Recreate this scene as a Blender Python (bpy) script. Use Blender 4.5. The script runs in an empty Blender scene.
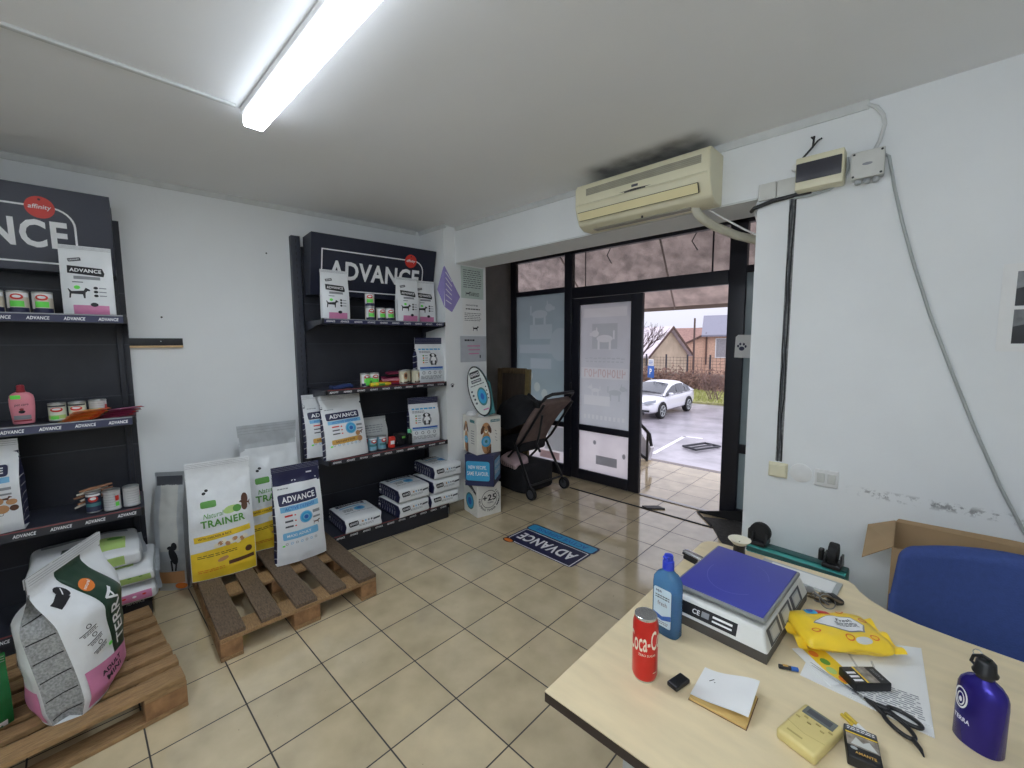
LAMP = 63.0; SKY = 0.92; EXPO = 0.12
import bpy, bmesh, math, random
from mathutils import Vector, Matrix, noise as mnoise
random.seed(7)
C = bpy.context.scene.collection
PI = math.pi
# ------------------------------------------------------------------ helpers
def lin(c):
    c = c / 255.0
    return c / 12.92 if c <= 0.04045 else ((c + 0.055) / 1.055) ** 2.4

def nd(nt, t, **kw):
    n = nt.nodes.new(t)
    for k, v in kw.items():
        setattr(n, k, v)
    return n

MATS = {}
def mat(name, rgb, rough=0.5, metal=0.0, var=0.06, scale=14.0, bump=0.0, bscale=90.0, spec=0.5, coat=0.0, stretch=None):
    """procedural principled material: base colour varied by noise, optional noise bump"""
    if name in MATS:
        return MATS[name]
    m = bpy.data.materials.new(name); m.use_nodes = True
    nt = m.node_tree; b = nt.nodes['Principled BSDF']
    col = [lin(v) for v in rgb]
    tc = nd(nt, 'ShaderNodeTexCoord')
    vec = tc.outputs['Object']
    if stretch:
        mp = nd(nt, 'ShaderNodeMapping'); mp.inputs['Scale'].default_value = stretch
        nt.links.new(vec, mp.inputs['Vector']); vec = mp.outputs['Vector']
    nz = nd(nt, 'ShaderNodeTexNoise'); nz.inputs['Scale'].default_value = scale; nz.inputs['Detail'].default_value = 5
    nt.links.new(vec, nz.inputs['Vector'])
    rp = nd(nt, 'ShaderNodeValToRGB')
    rp.color_ramp.elements[0].position = 0.3; rp.color_ramp.elements[1].position = 0.7
    rp.color_ramp.elements[0].color = [max(0, v * (1 - var)) for v in col] + [1]
    rp.color_ramp.elements[1].color = [min(1, v * (1 + var)) for v in col] + [1]
    nt.links.new(nz.outputs['Fac'], rp.inputs['Fac'])
    nt.links.new(rp.outputs['Color'], b.inputs['Base Color'])
    b.inputs['Roughness'].default_value = rough; b.inputs['Metallic'].default_value = metal
    b.inputs['Specular IOR Level'].default_value = spec; b.inputs['Coat Weight'].default_value = coat
    if bump:
        n2 = nd(nt, 'ShaderNodeTexNoise'); n2.inputs['Scale'].default_value = bscale; n2.inputs['Detail'].default_value = 4
        nt.links.new(vec, n2.inputs['Vector'])
        bp = nd(nt, 'ShaderNodeBump'); bp.inputs['Strength'].default_value = bump; bp.inputs['Distance'].default_value = 0.01
        nt.links.new(n2.outputs['Fac'], bp.inputs['Height']); nt.links.new(bp.outputs['Normal'], b.inputs['Normal'])
    MATS[name] = m
    return m

def emat(name, rgb, strength):
    m = bpy.data.materials.new(name); m.use_nodes = True; nt = m.node_tree
    nt.nodes.remove(nt.nodes['Principled BSDF'])
    e = nd(nt, 'ShaderNodeEmission'); e.inputs['Color'].default_value = [lin(v) for v in rgb] + [1]
    e.inputs['Strength'].default_value = strength
    nt.links.new(e.outputs[0], nt.nodes['Material Output'].inputs['Surface'])
    MATS[name] = m
    return m

class MB:
    """collects geometry for ONE mesh object"""
    def __init__(s):
        s.v = []; s.f = []; s.m = []; s.mats = []; s.T = Matrix.Identity(4)
    def mi(s, mt):
        if mt not in s.mats: s.mats.append(mt)
        return s.mats.index(mt)
    def add(s, vs, fs, mt):
        o = len(s.v); i = s.mi(mt); T = s.T
        s.v += [T @ Vector(p) for p in vs]
        s.f += [[o + k for k in f] for f in fs]; s.m += [i] * len(fs)
        return s
    def grid(s, F, us, vs, mt):
        nu, nv = len(us), len(vs)
        P = [F(u, v) for v in vs for u in us]
        fs = [(j * nu + i, j * nu + i + 1, (j + 1) * nu + i + 1, (j + 1) * nu + i) for j in range(nv - 1) for i in range(nu - 1)]
        return s.add(P, fs, mt)
    def box(s, c, size, mt, r=0.0, rz=0.0, seg=2, defo=None, sub=0, mats=None):
        """axis box (optionally rounded, subdivided and deformed); mats: per face (x-,x+,y-,y+,z-,z+)"""
        h = [v / 2 for v in size]; r = min(r, min(h) * 0.999)
        R = Matrix.Rotation(rz, 3, 'Z'); c = Vector(c)
        def axis(k):
            a = [-h[k]]
            if r > 0:
                cor = [r * math.tan(PI / 4 * i / seg) for i in range(1, seg + 1)]
                a = [-(h[k] - r) - x for x in reversed(cor)] + [-(h[k] - r)]
                inner = sub if sub else 1
                a += [-(h[k] - r) + 2 * (h[k] - r) * i / inner for i in range(1, inner + 1)]
                a += [(h[k] - r) + x for x in cor]
            else:
                n = max(1, sub)
                a = [-h[k] + 2 * h[k] * i / n for i in range(n + 1)]
            return a
        def pos(p):
            p = Vector(p)
            if r > 0:
                q = Vector([max(-(h[k] - r), min(h[k] - r, p[k])) for k in range(3)])
                d = p - q
                if d.length > 1e-9: p = q + d.normalized() * r
            if defo: p = Vector(defo(p))
            return c + R @ p
        ax = [axis(0), axis(1), axis(2)]
        idx = 0
        for k in range(3):
            i, j = (k + 1) % 3, (k + 2) % 3
            for sg in (-1, 1):
                def F(u, v):
                    p = [0, 0, 0]; p[k] = sg * h[k]; p[i] = u; p[j] = v
                    return pos(p)
                s.grid(F, ax[i] if sg > 0 else ax[i][::-1], ax[j], mats[idx] if mats else mt)
                idx += 1
        return s
    def lathe(s, prof, mt, c=(0, 0, 0), n=24, M=None, mats=None, cap=True):
        c = Vector(c); M = M or Matrix.Identity(3)
        for k in range(len(prof) - 1):
            (r0, z0), (r1, z1) = prof[k], prof[k + 1]
            vs = []; fs = []
            for i in range(n):
                a = 2 * PI * i / n
                vs.append(c + M @ Vector((r0 * math.cos(a), r0 * math.sin(a), z0)))
                vs.append(c + M @ Vector((r1 * math.cos(a), r1 * math.sin(a), z1)))
            for i in range(n):
                j = (i + 1) % n
                fs.append((2 * i, 2 * j, 2 * j + 1, 2 * i + 1))
            s.add(vs, fs, mats[k] if mats else mt)
        if cap:
            for (r, z), fl in ((prof[0], True), (prof[-1], False)):
                if r > 1e-6:
                    vs = [c + M @ Vector((r * math.cos(2 * PI * i / n), r * math.sin(2 * PI * i / n), z)) for i in range(n)]
                    f = list(range(n)); s.add(vs, [f[::-1] if fl else f], (mats[0] if fl else mats[-1]) if mats else mt)
        return s
    def tube(s, pts, r, mt, n=8, closed=False, rr=None):
        P = [Vector(p) for p in pts]; N = len(P); vs = []; fs = []
        up = None
        for i, p in enumerate(P):
            if closed: t = (P[(i + 1) % N] - P[i - 1])
            else: t = P[min(i + 1, N - 1)] - P[max(i - 1, 0)]
            t.normalize()
            if up is None:
                up = Vector((0, 0, 1)) if abs(t.z) < 0.9 else Vector((1, 0, 0))
            a = t.cross(up)
            if a.length < 1e-6: a = t.orthogonal()
            a.normalize(); b = a.cross(t).normalized(); up = b
            rad = rr[i] if rr else r
            for k in range(n):
                g = 2 * PI * k / n
                vs.append(p + (a * math.cos(g) + b * math.sin(g)) * rad)
        for i in range(N if closed else N - 1):
            j = (i + 1) % N
            for k in range(n):
                l = (k + 1) % n
                fs.append((i * n + k, i * n + l, j * n + l, j * n + k))
        if not closed:
            fs.append(tuple(range(n))[::-1]); fs.append(tuple((N - 1) * n + k for k in range(n)))
        return s.add(vs, fs, mt)
    def prism(s, poly, mt, vec, side=None):
        """polygon of 3-D points extruded along vec"""
        vec = Vector(vec); P = [Vector(p) for p in poly]; n = len(P)
        s.add(P + [p + vec for p in P], [tuple(range(n))[::-1], tuple(range(n, 2 * n))], mt)
        s.add(P + [p + vec for p in P], [(i, (i + 1) % n, n + (i + 1) % n, n + i) for i in range(n)], side or mt)
        return s
    def quad(s, a, b, c, d, mt):
        return s.add([a, b, c, d], [(0, 1, 2, 3)], mt)
    def build(s, name, parent=None, smooth=35, loc=None, rot=None, label=None, merge=1e-5):
        me = bpy.data.meshes.new(name)
        me.from_pydata([tuple(p) for p in s.v], [], s.f)
        for mt in s.mats: me.materials.append(mt)
        me.polygons.foreach_set('material_index', s.m)
        bm = bmesh.new(); bm.from_mesh(me)
        if merge: bmesh.ops.remove_doubles(bm, verts=bm.verts, dist=merge)
        bmesh.ops.recalc_face_normals(bm, faces=bm.faces)
        bm.to_mesh(me); bm.free()
        if smooth:
            me.polygons.foreach_set('use_smooth', [True] * len(me.polygons))
            me.set_sharp_from_angle(angle=math.radians(smooth))
        me.update()
        o = bpy.data.objects.new(name, me); C.objects.link(o)
        if parent: o.parent = parent
        if loc is not None: o.location = loc
        if rot is not None: o.rotation_euler = rot if hasattr(rot, '__len__') else (0, 0, rot)
        if label: o['label'] = label
        return o

def tag(o, label, cat, group=None, kind=None):
    o['label'] = label; o['category'] = cat
    if group: o['group'] = group
    if kind: o['kind'] = kind
    return o
def thing(name, label, cat, loc=(0, 0, 0), rot=0, group=None):
    o = bpy.data.objects.new(name, None); C.objects.link(o); o.empty_display_size = 0.05
    o.location = loc; o.rotation_euler = rot if hasattr(rot, '__len__') else (0, 0, rot)
    return tag(o, label, cat, group)
def struct(o):
    o['kind'] = 'structure'; return o
def kids(o): return [c for c in bpy.data.objects if c.parent == o]
def dup(root, loc, rot, label, group=None):
    r = root.copy(); C.objects.link(r); r.location = loc
    r.rotation_euler = rot if hasattr(rot, '__len__') else (0, 0, rot)
    r['label'] = label
    if group: r['group'] = group
    for ch in kids(root):
        c = ch.copy(); C.objects.link(c); c.parent = r
        for g in kids(ch):
            d = g.copy(); C.objects.link(d); d.parent = c
    return r

# ---- flat lettering taken from the built-in font, as triangles
TXT = {}
def tg(st, bold=0.0, shear=0.0):
    k = (st, bold, shear)
    if k in TXT: return TXT[k]
    cu = bpy.data.curves.new('lettering', 'FONT'); cu.body = st; cu.offset = bold; cu.shear = shear
    cu.fill_mode = 'FRONT'; cu.resolution_u = 3; cu.space_character = 1.0 + bold * 3
    ob = bpy.data.objects.new('lettering', cu); C.objects.link(ob)
    dg = bpy.context.evaluated_depsgraph_get(); dg.update()
    me = bpy.data.meshes.new_from_object(ob.evaluated_get(dg))
    bm = bmesh.new(); bm.from_mesh(me); bmesh.ops.triangulate(bm, faces=bm.faces)
    bm.verts.ensure_lookup_table(); bm.verts.index_update()
    V = [(v.co.x, v.co.y) for v in bm.verts]; F = [[v.index for v in f.verts] for f in bm.faces]
    bm.free(); bpy.data.objects.remove(ob); bpy.data.meshes.remove(me); bpy.data.curves.remove(cu)
    x0 = min(p[0] for p in V); x1 = max(p[0] for p in V); y0 = min(p[1] for p in V); y1 = max(p[1] for p in V)
    TXT[k] = (V, F, x0, y0, x1, y1)
    return TXT[k]

class Dec:
    """draws print (shapes, lettering) on a surface F(a,b) -> point; a right, b up, metres"""
    def __init__(s, mb, F, off=0.0009, mx=0.02):
        s.mb = mb; s.F = F; s.off = off; s.mx = mx
    def pt(s, a, b, L):
        e = 0.002
        p = Vector(s.F(a, b))
        n = (Vector(s.F(a + e, b)) - Vector(s.F(a - e, b))).cross(Vector(s.F(a, b + e)) - Vector(s.F(a, b - e)))
        if n.length > 1e-12: n.normalize()
        return p + n * (s.off * L)
    def tris(s, V, T, mt, L=1):
        mx = s.mx; out = []; st = [tuple(V[i] for i in t) for t in T]
        while st:
            a, b, c = st.pop()
            e = [((a[0] - b[0]) ** 2 + (a[1] - b[1]) ** 2, 0), ((b[0] - c[0]) ** 2 + (b[1] - c[1]) ** 2, 1), ((c[0] - a[0]) ** 2 + (c[1] - a[1]) ** 2, 2)]
            d, k = max(e)
            if d <= mx * mx: out.append((a, b, c)); continue
            if k == 0: m = ((a[0] + b[0]) / 2, (a[1] + b[1]) / 2); st += [(a, m, c), (m, b, c)]
            elif k == 1: m = ((b[0] + c[0]) / 2, (b[1] + c[1]) / 2); st += [(a, b, m), (a, m, c)]
            else: m = ((a[0] + c[0]) / 2, (a[1] + c[1]) / 2); st += [(a, b, m), (m, b, c)]
        idx = {}; vs = []; fs = []
        for t in out:
            f = []
            for p in t:
                k = (round(p[0], 6), round(p[1], 6))
                if k not in idx: idx[k] = len(vs); vs.append(s.pt(p[0], p[1], L))
                f.append(idx[k])
            if len(set(f)) == 3: fs.append(f)
        s.mb.add(vs, fs, mt)
    def poly(s, P, mt, L=1):
        n = len(P); cx = sum(p[0] for p in P) / n; cy = sum(p[1] for p in P) / n
        s.tris([(cx, cy)] + list(P), [(0, i + 1, (i + 1) % n + 1) for i in range(n)], mt, L)
    def rect(s, a, b, w, h, mt, L=1, rot=0, r=0):
        c, sn = math.cos(rot), math.sin(rot)
        if r:
            P = []
            for (sx, sy, a0) in ((1, -1, -PI / 2), (1, 1, 0), (-1, 1, PI / 2), (-1, -1, PI)):
                for i in range(5):
                    g = a0 + PI / 2 * i / 4
                    P.append((sx * (w / 2 - r) + r * math.cos(g), sy * (h / 2 - r) + r * math.sin(g)))
        else: P = [(-w / 2, -h / 2), (w / 2, -h / 2), (w / 2, h / 2), (-w / 2, h / 2)]
        s.poly([(a + c * x - sn * y, b + sn * x + c * y) for x, y in P], mt, L)
    def ell(s, a, b, ra, rb, mt, L=1, n=20, rot=0):
        c, sn = math.cos(rot), math.sin(rot)
        s.poly([(a + c * ra * math.cos(2 * PI * i / n) - sn * rb * math.sin(2 * PI * i / n), b + sn * ra * math.cos(2 * PI * i / n) + c * rb * math.sin(2 * PI * i / n)) for i in range(n)], mt, L)
    def ring(s, a, b, ra, rb, w, mt, L=1, n=28, a0=0, a1=2 * PI):
        V = []; T = []
        for i in range(n + 1):
            g = a0 + (a1 - a0) * i / n
            V += [(a + ra * math.cos(g), b + rb * math.sin(g)), (a + (ra - w) * math.cos(g), b + (rb - w) * math.sin(g))]
        for i in range(n): T += [(2 * i, 2 * i + 2, 2 * i + 1), (2 * i + 1, 2 * i + 2, 2 * i + 3)]
        s.tris(V, T, mt, L)
    def path(s, P, w, mt, L=1, closed=False):
        n = len(P)
        for i in range(n if closed else n - 1):
            p, q = P[i], P[(i + 1) % n]
            d = math.hypot(q[0] - p[0], q[1] - p[1]) or 1e-9
            nx, ny = -(q[1] - p[1]) / d * w / 2, (q[0] - p[0]) / d * w / 2
            ex, ey = (q[0] - p[0]) / d * w / 4, (q[1] - p[1]) / d * w / 4
            V = [(p[0] + nx - ex, p[1] + ny - ey), (p[0] - nx - ex, p[1] - ny - ey), (q[0] - nx + ex, q[1] - ny + ey), (q[0] + nx + ex, q[1] + ny + ey)]
            s.tris(V, [(0, 1, 2), (0, 2, 3)], mt, L)
    def text(s, st, a, b, w, h, mt, L=2, rot=0, bold=0.02, shear=0.0, arc=None):
        """lettering centred on (a,b), stretched to w x h"""
        V, F, x0, y0, x1, y1 = tg(st, bold, shear)
        if h is None: h = w * (y1 - y0) / (x1 - x0)
        if w is None: w = h * (x1 - x0) / (y1 - y0)
        c, sn = math.cos(rot), math.sin(rot); W = []
        for x, y in V:
            X = ((x - x0) / (x1 - x0) - 0.5) * w; Y = ((y - y0) / (y1 - y0) - 0.5) * h
            if arc:
                g = arc[1] + X / arc[0] * arc[2]; rr = arc[0] + Y * (-arc[2])
                W.append((a + rr * math.cos(g), b + rr * math.sin(g)))
            else: W.append((a + c * X - sn * Y, b + sn * X + c * Y))
        s.tris(W, F, mt, L)
    def lines(s, a, b, w, h, n, mt, L=2, seed=1, thick=0.5, rot=0):
        """n short rows of small print"""
        rd = random.Random(seed); c, sn = math.cos(rot), math.sin(rot)
        for i in range(n):
            y = h / 2 - h * (i + 0.5) / n; x = -w / 2
            while x < w / 2 - w * 0.05:
                l = min(w * rd.uniform(0.08, 0.22), w / 2 - x)
                s.rect(a + c * (x + l / 2) - sn * y, b + sn * (x + l / 2) + c * y, l, h / n * thick, mt, L, rot)
                x += l + w * 0.035

AZ = 0.0797
LTv = Vector((math.sin(AZ), math.cos(AZ), 0)); LNv = Vector((math.cos(AZ), -math.sin(AZ), 0)); LP0 = Vector((-1.725, 0.9, 0))
LROT = PI / 2 - AZ
def LW(s, d, z): return LP0 + LTv * s + LNv * d + Vector((0, 0, z))
def at(name): return MATS[name]
# ------------------------------------------------------------------ materials
white = mat('white_plastic', (228, 228, 226), 0.4)
wht_bag = mat('bag_white', (226, 228, 229), 0.36, bump=0.3, bscale=22, var=0.03)
silver_bag = mat('bag_silver', (186, 190, 193), 0.3, metal=0.35, bump=0.3, bscale=18, var=0.1)
navy = mat('navy_print', (36, 38, 72), 0.4)
navy_bag = mat('navy_gusset', (33, 35, 70), 0.38, bump=0.15, bscale=25)
ink = mat('black_ink', (26, 26, 30), 0.5)
grey_ink = mat('grey_ink', (140, 142, 146), 0.5)
dgrey = mat('dark_grey_print', (74, 76, 82), 0.5)
pink_print = mat('pink_print', (206, 128, 166), 0.45)
cream = mat('cream_print', (238, 230, 205), 0.45)
ltblue = mat('light_blue_print', (118, 180, 216), 0.4)
skyblue = mat('sky_blue_print', (60, 160, 205), 0.4)
blue_p = mat('blue_print', (45, 96, 178), 0.4)
red_p = mat('red_print', (205, 52, 40), 0.4)
orange_p = mat('orange_print', (222, 122, 46), 0.45)
yellow_p = mat('yellow_print', (236, 200, 52), 0.4, bump=0.1, bscale=25)
gold_p = mat('gold_print', (206, 160, 74), 0.45)
green_p = mat('green_print', (88, 150, 62), 0.45)
dkgreen = mat('dark_green_print', (34, 62, 46), 0.4, bump=0.1, bscale=25)
ltgreen = mat('light_green_print', (176, 204, 120), 0.42, bump=0.1, bscale=25)
lime = mat('lime_sticker', (108, 224, 84), 0.5)
brown_p = mat('brown_print', (92, 58, 40), 0.5)
tan_p = mat('tan_print', (190, 140, 96), 0.5)
teal_p = mat('teal_print', (70, 128, 130), 0.45)
shelf_m = mat('anthracite_metal', (50, 53, 64), 0.45, metal=0.0, var=0.05, bump=0.03, bscale=300)
shelf_dk = mat('dark_backboard', (30, 32, 41), 0.5, var=0.1)
rail_m = mat('price_rail_black', (34, 34, 40), 0.35)
railred = mat('price_rail_red', (128, 60, 62), 0.4)
header_m = mat('header_navy', (30, 33, 50), 0.35)
logo_w = mat('logo_white', (236, 236, 236), 0.5)
steel = mat('tin_steel', (176, 178, 178), 0.3, metal=0.7, var=0.1)
tin_lab = mat('tin_label_grey', (200, 200, 200), 0.4)
wood = mat('pallet_wood', (150, 118, 80), 0.75, var=0.28, scale=9, bump=0.35, bscale=30, stretch=(3, 24, 12))
wood_dk = mat('old_pallet_wood', (106, 88, 70), 0.8, var=0.4, scale=10, bump=0.45, bscale=34, stretch=(4, 14, 14))
wood_blk = mat('pallet_block_wood', (146, 108, 72), 0.8, var=0.3, scale=22, bump=0.4, bscale=60)
card = mat('cardboard', (168, 140, 104), 0.75, var=0.08, scale=8)
blk_pl = mat('black_plastic', (22, 22, 24), 0.4)
blk_rub = mat('black_rubber', (20, 20, 22), 0.7, bump=0.2)
ivory = mat('ivory_plastic', (222, 216, 186), 0.4, var=0.04, scale=4)
ivory_y = mat('yellowed_plastic', (226, 214, 166), 0.4, var=0.05, scale=4)
grey_pl = mat('grey_plastic', (176, 180, 180), 0.45)
ltgrey_pl = mat('light_grey_plastic', (204, 204, 198), 0.45)
paper = mat('paper', (232, 232, 230), 0.7, var=0.02)
frame_m = mat('door_frame_navy', (28, 29, 40), 0.4, var=0.08)
# ------------------------------------------------------------------ setting materials
H = 2.67
def mix_wall(name, rgb, scuffs=False):
    m = mat(name, rgb, 0.75, var=0.035, scale=2.2, bump=0.05, bscale=60, spec=0.25)
    nt = m.node_tree; b = nt.nodes['Principled BSDF']
    src = b.inputs['Base Color'].links[0].from_socket
    geo = nd(nt, 'ShaderNodeNewGeometry')
    n = nd(nt, 'ShaderNodeTexNoise'); n.inputs['Scale'].default_value = 26; n.inputs['Detail'].default_value = 8; n.inputs['Roughness'].default_value = 0.7
    nt.links.new(geo.outputs['Position'], n.inputs['Vector'])
    th = nd(nt, 'ShaderNodeMapRange'); th.inputs['From Min'].default_value = 0.60; th.inputs['From Max'].default_value = 0.72
    nt.links.new(n.outputs['Fac'], th.inputs['Value'])
    fac = th.outputs['Result']
    if scuffs:
        sp = nd(nt, 'ShaderNodeSeparateXYZ'); nt.links.new(geo.outputs['Position'], sp.inputs[0])
        def band(sock, lo, hi, soft):
            a = nd(nt, 'ShaderNodeMapRange'); a.inputs['From Min'].default_value = lo; a.inputs['From Max'].default_value = lo + soft
            bb = nd(nt, 'ShaderNodeMapRange'); bb.inputs['From Min'].default_value = hi; bb.inputs['From Max'].default_value = hi - soft
            nt.links.new(sock, a.inputs['Value']); nt.links.new(sock, bb.inputs['Value'])
            mu = nd(nt, 'ShaderNodeMath', operation='MULTIPLY'); nt.links.new(a.outputs[0], mu.inputs[0]); nt.links.new(bb.outputs[0], mu.inputs[1])
            return mu.outputs[0]
        m1 = nd(nt, 'ShaderNodeMath', operation='MULTIPLY'); nt.links.new(band(sp.outputs['X'], 1.55, 2.15, 0.1), m1.inputs[0]); nt.links.new(band(sp.outputs['Z'], 0.885, 0.935, 0.02), m1.inputs[1])
        th.inputs['From Min'].default_value = 0.50; th.inputs['From Max'].default_value = 0.56
        m2 = nd(nt, 'ShaderNodeMath', operation='MULTIPLY'); nt.links.new(m1.outputs[0], m2.inputs[0]); nt.links.new(fac, m2.inputs[1]); fac = m2.outputs[0]
    sc = nd(nt, 'ShaderNodeMath', operation='MULTIPLY'); sc.inputs[1].default_value = 0.75 if scuffs else 0.0
    nt.links.new(fac, sc.inputs[0])
    mx = nd(nt, 'ShaderNodeMixRGB'); mx.inputs['Color2'].default_value = (0.16, 0.16, 0.16, 1)
    nt.links.new(sc.outputs[0], mx.inputs['Fac']); nt.links.new(src, mx.inputs['Color1']); nt.links.new(mx.outputs[0], b.inputs['Base Color'])
    return m
wall_m = mat('wall_paint', (232, 234, 234), 0.75, var=0.03, scale=1.7, bump=0.06, bscale=50, spec=0.25)
wall_sc = mix_wall('wall_paint_scuffed', (232, 234, 234), True)
ceil_m = mat('ceiling_paint', (240, 241, 242), 0.85, var=0.02, scale=1.2, bump=0.05, bscale=40, spec=0.2)
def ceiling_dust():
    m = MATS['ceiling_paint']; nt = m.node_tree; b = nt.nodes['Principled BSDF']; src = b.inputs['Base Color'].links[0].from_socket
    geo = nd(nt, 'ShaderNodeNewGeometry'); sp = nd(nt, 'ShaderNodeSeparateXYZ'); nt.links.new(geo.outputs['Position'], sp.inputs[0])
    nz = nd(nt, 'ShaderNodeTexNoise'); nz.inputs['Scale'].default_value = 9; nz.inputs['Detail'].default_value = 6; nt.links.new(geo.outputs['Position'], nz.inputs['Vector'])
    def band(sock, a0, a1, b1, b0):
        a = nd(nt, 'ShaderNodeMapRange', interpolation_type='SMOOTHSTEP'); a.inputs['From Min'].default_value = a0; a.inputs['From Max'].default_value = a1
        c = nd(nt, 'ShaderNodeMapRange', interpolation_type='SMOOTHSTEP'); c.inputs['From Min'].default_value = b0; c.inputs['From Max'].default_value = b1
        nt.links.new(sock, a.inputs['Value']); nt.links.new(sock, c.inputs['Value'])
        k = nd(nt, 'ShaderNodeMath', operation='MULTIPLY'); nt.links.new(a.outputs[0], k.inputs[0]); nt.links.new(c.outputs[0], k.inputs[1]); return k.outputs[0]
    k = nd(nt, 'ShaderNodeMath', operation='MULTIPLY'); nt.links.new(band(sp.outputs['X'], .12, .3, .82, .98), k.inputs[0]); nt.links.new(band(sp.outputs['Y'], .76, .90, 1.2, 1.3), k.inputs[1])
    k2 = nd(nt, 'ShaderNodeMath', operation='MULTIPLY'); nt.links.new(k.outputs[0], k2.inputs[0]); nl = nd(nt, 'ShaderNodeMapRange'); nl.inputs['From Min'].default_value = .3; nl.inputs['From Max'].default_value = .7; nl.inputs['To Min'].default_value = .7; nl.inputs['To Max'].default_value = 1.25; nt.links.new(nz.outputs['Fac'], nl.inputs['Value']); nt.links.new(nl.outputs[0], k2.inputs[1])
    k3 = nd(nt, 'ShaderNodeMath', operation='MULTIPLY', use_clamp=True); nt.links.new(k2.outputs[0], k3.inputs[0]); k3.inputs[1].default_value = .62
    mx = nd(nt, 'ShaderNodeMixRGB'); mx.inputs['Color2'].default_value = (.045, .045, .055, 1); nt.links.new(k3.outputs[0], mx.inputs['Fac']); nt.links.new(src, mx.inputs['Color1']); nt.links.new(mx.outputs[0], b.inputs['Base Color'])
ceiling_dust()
brown_wall = mat('grey_brown_wall', (128, 122, 118), 0.8, var=0.1, scale=5, bump=0.1, bscale=30)
trim_m = mat('trim_white', (206, 208, 206), 0.6)
skirt_m = mat('skirting_tile', (134, 124, 106), 0.2)

def floor_mat():
    m = mat('floor_tiles', (200, 183, 150), 0.1, var=0.14, scale=5)
    nt = m.node_tree; b = nt.nodes['Principled BSDF']
    src = b.inputs['Base Color'].links[0].from_socket
    geo = nd(nt, 'ShaderNodeNewGeometry'); sp = nd(nt, 'ShaderNodeSeparateXYZ'); nt.links.new(geo.outputs['Position'], sp.inputs[0])
    T = 1 / 3.0
    def ping(s):
        p = nd(nt, 'ShaderNodeMath', operation='PINGPONG'); p.inputs[1].default_value = T / 2; nt.links.new(s, p.inputs[0]); return p.outputs[0]
    mn = nd(nt, 'ShaderNodeMath', operation='MINIMUM'); nt.links.new(ping(sp.outputs['X']), mn.inputs[0]); nt.links.new(ping(sp.outputs['Y']), mn.inputs[1])
    mr = nd(nt, 'ShaderNodeMapRange'); mr.inputs['From Min'].default_value = 0.0026; mr.inputs['From Max'].default_value = 0.0036
    nt.links.new(mn.outputs[0], mr.inputs['Value'])
    # tone of the single tile
    def cell(s):
        d = nd(nt, 'ShaderNodeMath', operation='DIVIDE'); d.inputs[1].default_value = T; nt.links.new(s, d.inputs[0])
        f = nd(nt, 'ShaderNodeMath', operation='FLOOR'); nt.links.new(d.outputs[0], f.inputs[0]); return f.outputs[0]
    cb = nd(nt, 'ShaderNodeCombineXYZ'); nt.links.new(cell(sp.outputs['X']), cb.inputs[0]); nt.links.new(cell(sp.outputs['Y']), cb.inputs[1])
    wn = nd(nt, 'ShaderNodeTexWhiteNoise'); nt.links.new(cb.outputs[0], wn.inputs['Vector'])
    vr = nd(nt, 'ShaderNodeMapRange'); vr.inputs['To Min'].default_value = 0.92; vr.inputs['To Max'].default_value = 1.06; nt.links.new(wn.outputs['Value'], vr.inputs['Value'])
    ml = nd(nt, 'ShaderNodeVectorMath', operation='SCALE'); nt.links.new(src, ml.inputs[0]); nt.links.new(vr.outputs[0], ml.inputs['Scale'])
    # specks of dirt
    n3 = nd(nt, 'ShaderNodeTexNoise'); n3.inputs['Scale'].default_value = 45; n3.inputs['Detail'].default_value = 2; nt.links.new(geo.outputs['Position'], n3.inputs['Vector'])
    s3 = nd(nt, 'ShaderNodeMapRange'); s3.inputs['From Min'].default_value = 0.76; s3.inputs['From Max'].default_value = 0.79; nt.links.new(n3.outputs['Fac'], s3.inputs['Value'])
    mx0 = nd(nt, 'ShaderNodeMixRGB'); mx0.inputs['Color2'].default_value = (0.05, 0.045, 0.04, 1); nt.links.new(s3.outputs[0], mx0.inputs['Fac']); nt.links.new(ml.outputs[0], mx0.inputs['Color1'])
    mx = nd(nt, 'ShaderNodeMixRGB'); mx.inputs['Color1'].default_value = (0.022, 0.018, 0.014, 1)
    nt.links.new(mr.outputs[0], mx.inputs['Fac']); nt.links.new(mx0.outputs[0], mx.inputs['Color2']); nt.links.new(mx.outputs[0], b.inputs['Base Color'])
    rr = nd(nt, 'ShaderNodeMapRange'); rr.inputs['To Min'].default_value = 0.7; rr.inputs['To Max'].default_value = 0.05
    nt.links.new(mr.outputs[0], rr.inputs['Value'])
    n4 = nd(nt, 'ShaderNodeTexNoise'); n4.inputs['Scale'].default_value = 3.5; n4.inputs['Detail'].default_value = 4; nt.links.new(geo.outputs['Position'], n4.inputs['Vector'])
    r4 = nd(nt, 'ShaderNodeMapRange'); r4.inputs['To Min'].default_value = 0.0; r4.inputs['To Max'].default_value = 0.09; nt.links.new(n4.outputs['Fac'], r4.inputs['Value'])
    ad = nd(nt, 'ShaderNodeMath', operation='ADD'); nt.links.new(rr.outputs[0], ad.inputs[0]); nt.links.new(r4.outputs[0], ad.inputs[1])
    nt.links.new(ad.outputs[0], b.inputs['Roughness']); b.inputs['Specular IOR Level'].default_value = 0.85
    bp = nd(nt, 'ShaderNodeBump'); bp.inputs['Strength'].default_value = 0.25; bp.inputs['Distance'].default_value = 0.003
    nt.links.new(mr.outputs[0], bp.inputs['Height']); nt.links.new(bp.outputs[0], b.inputs['Normal'])
    return m
floor_m = floor_mat()

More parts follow.
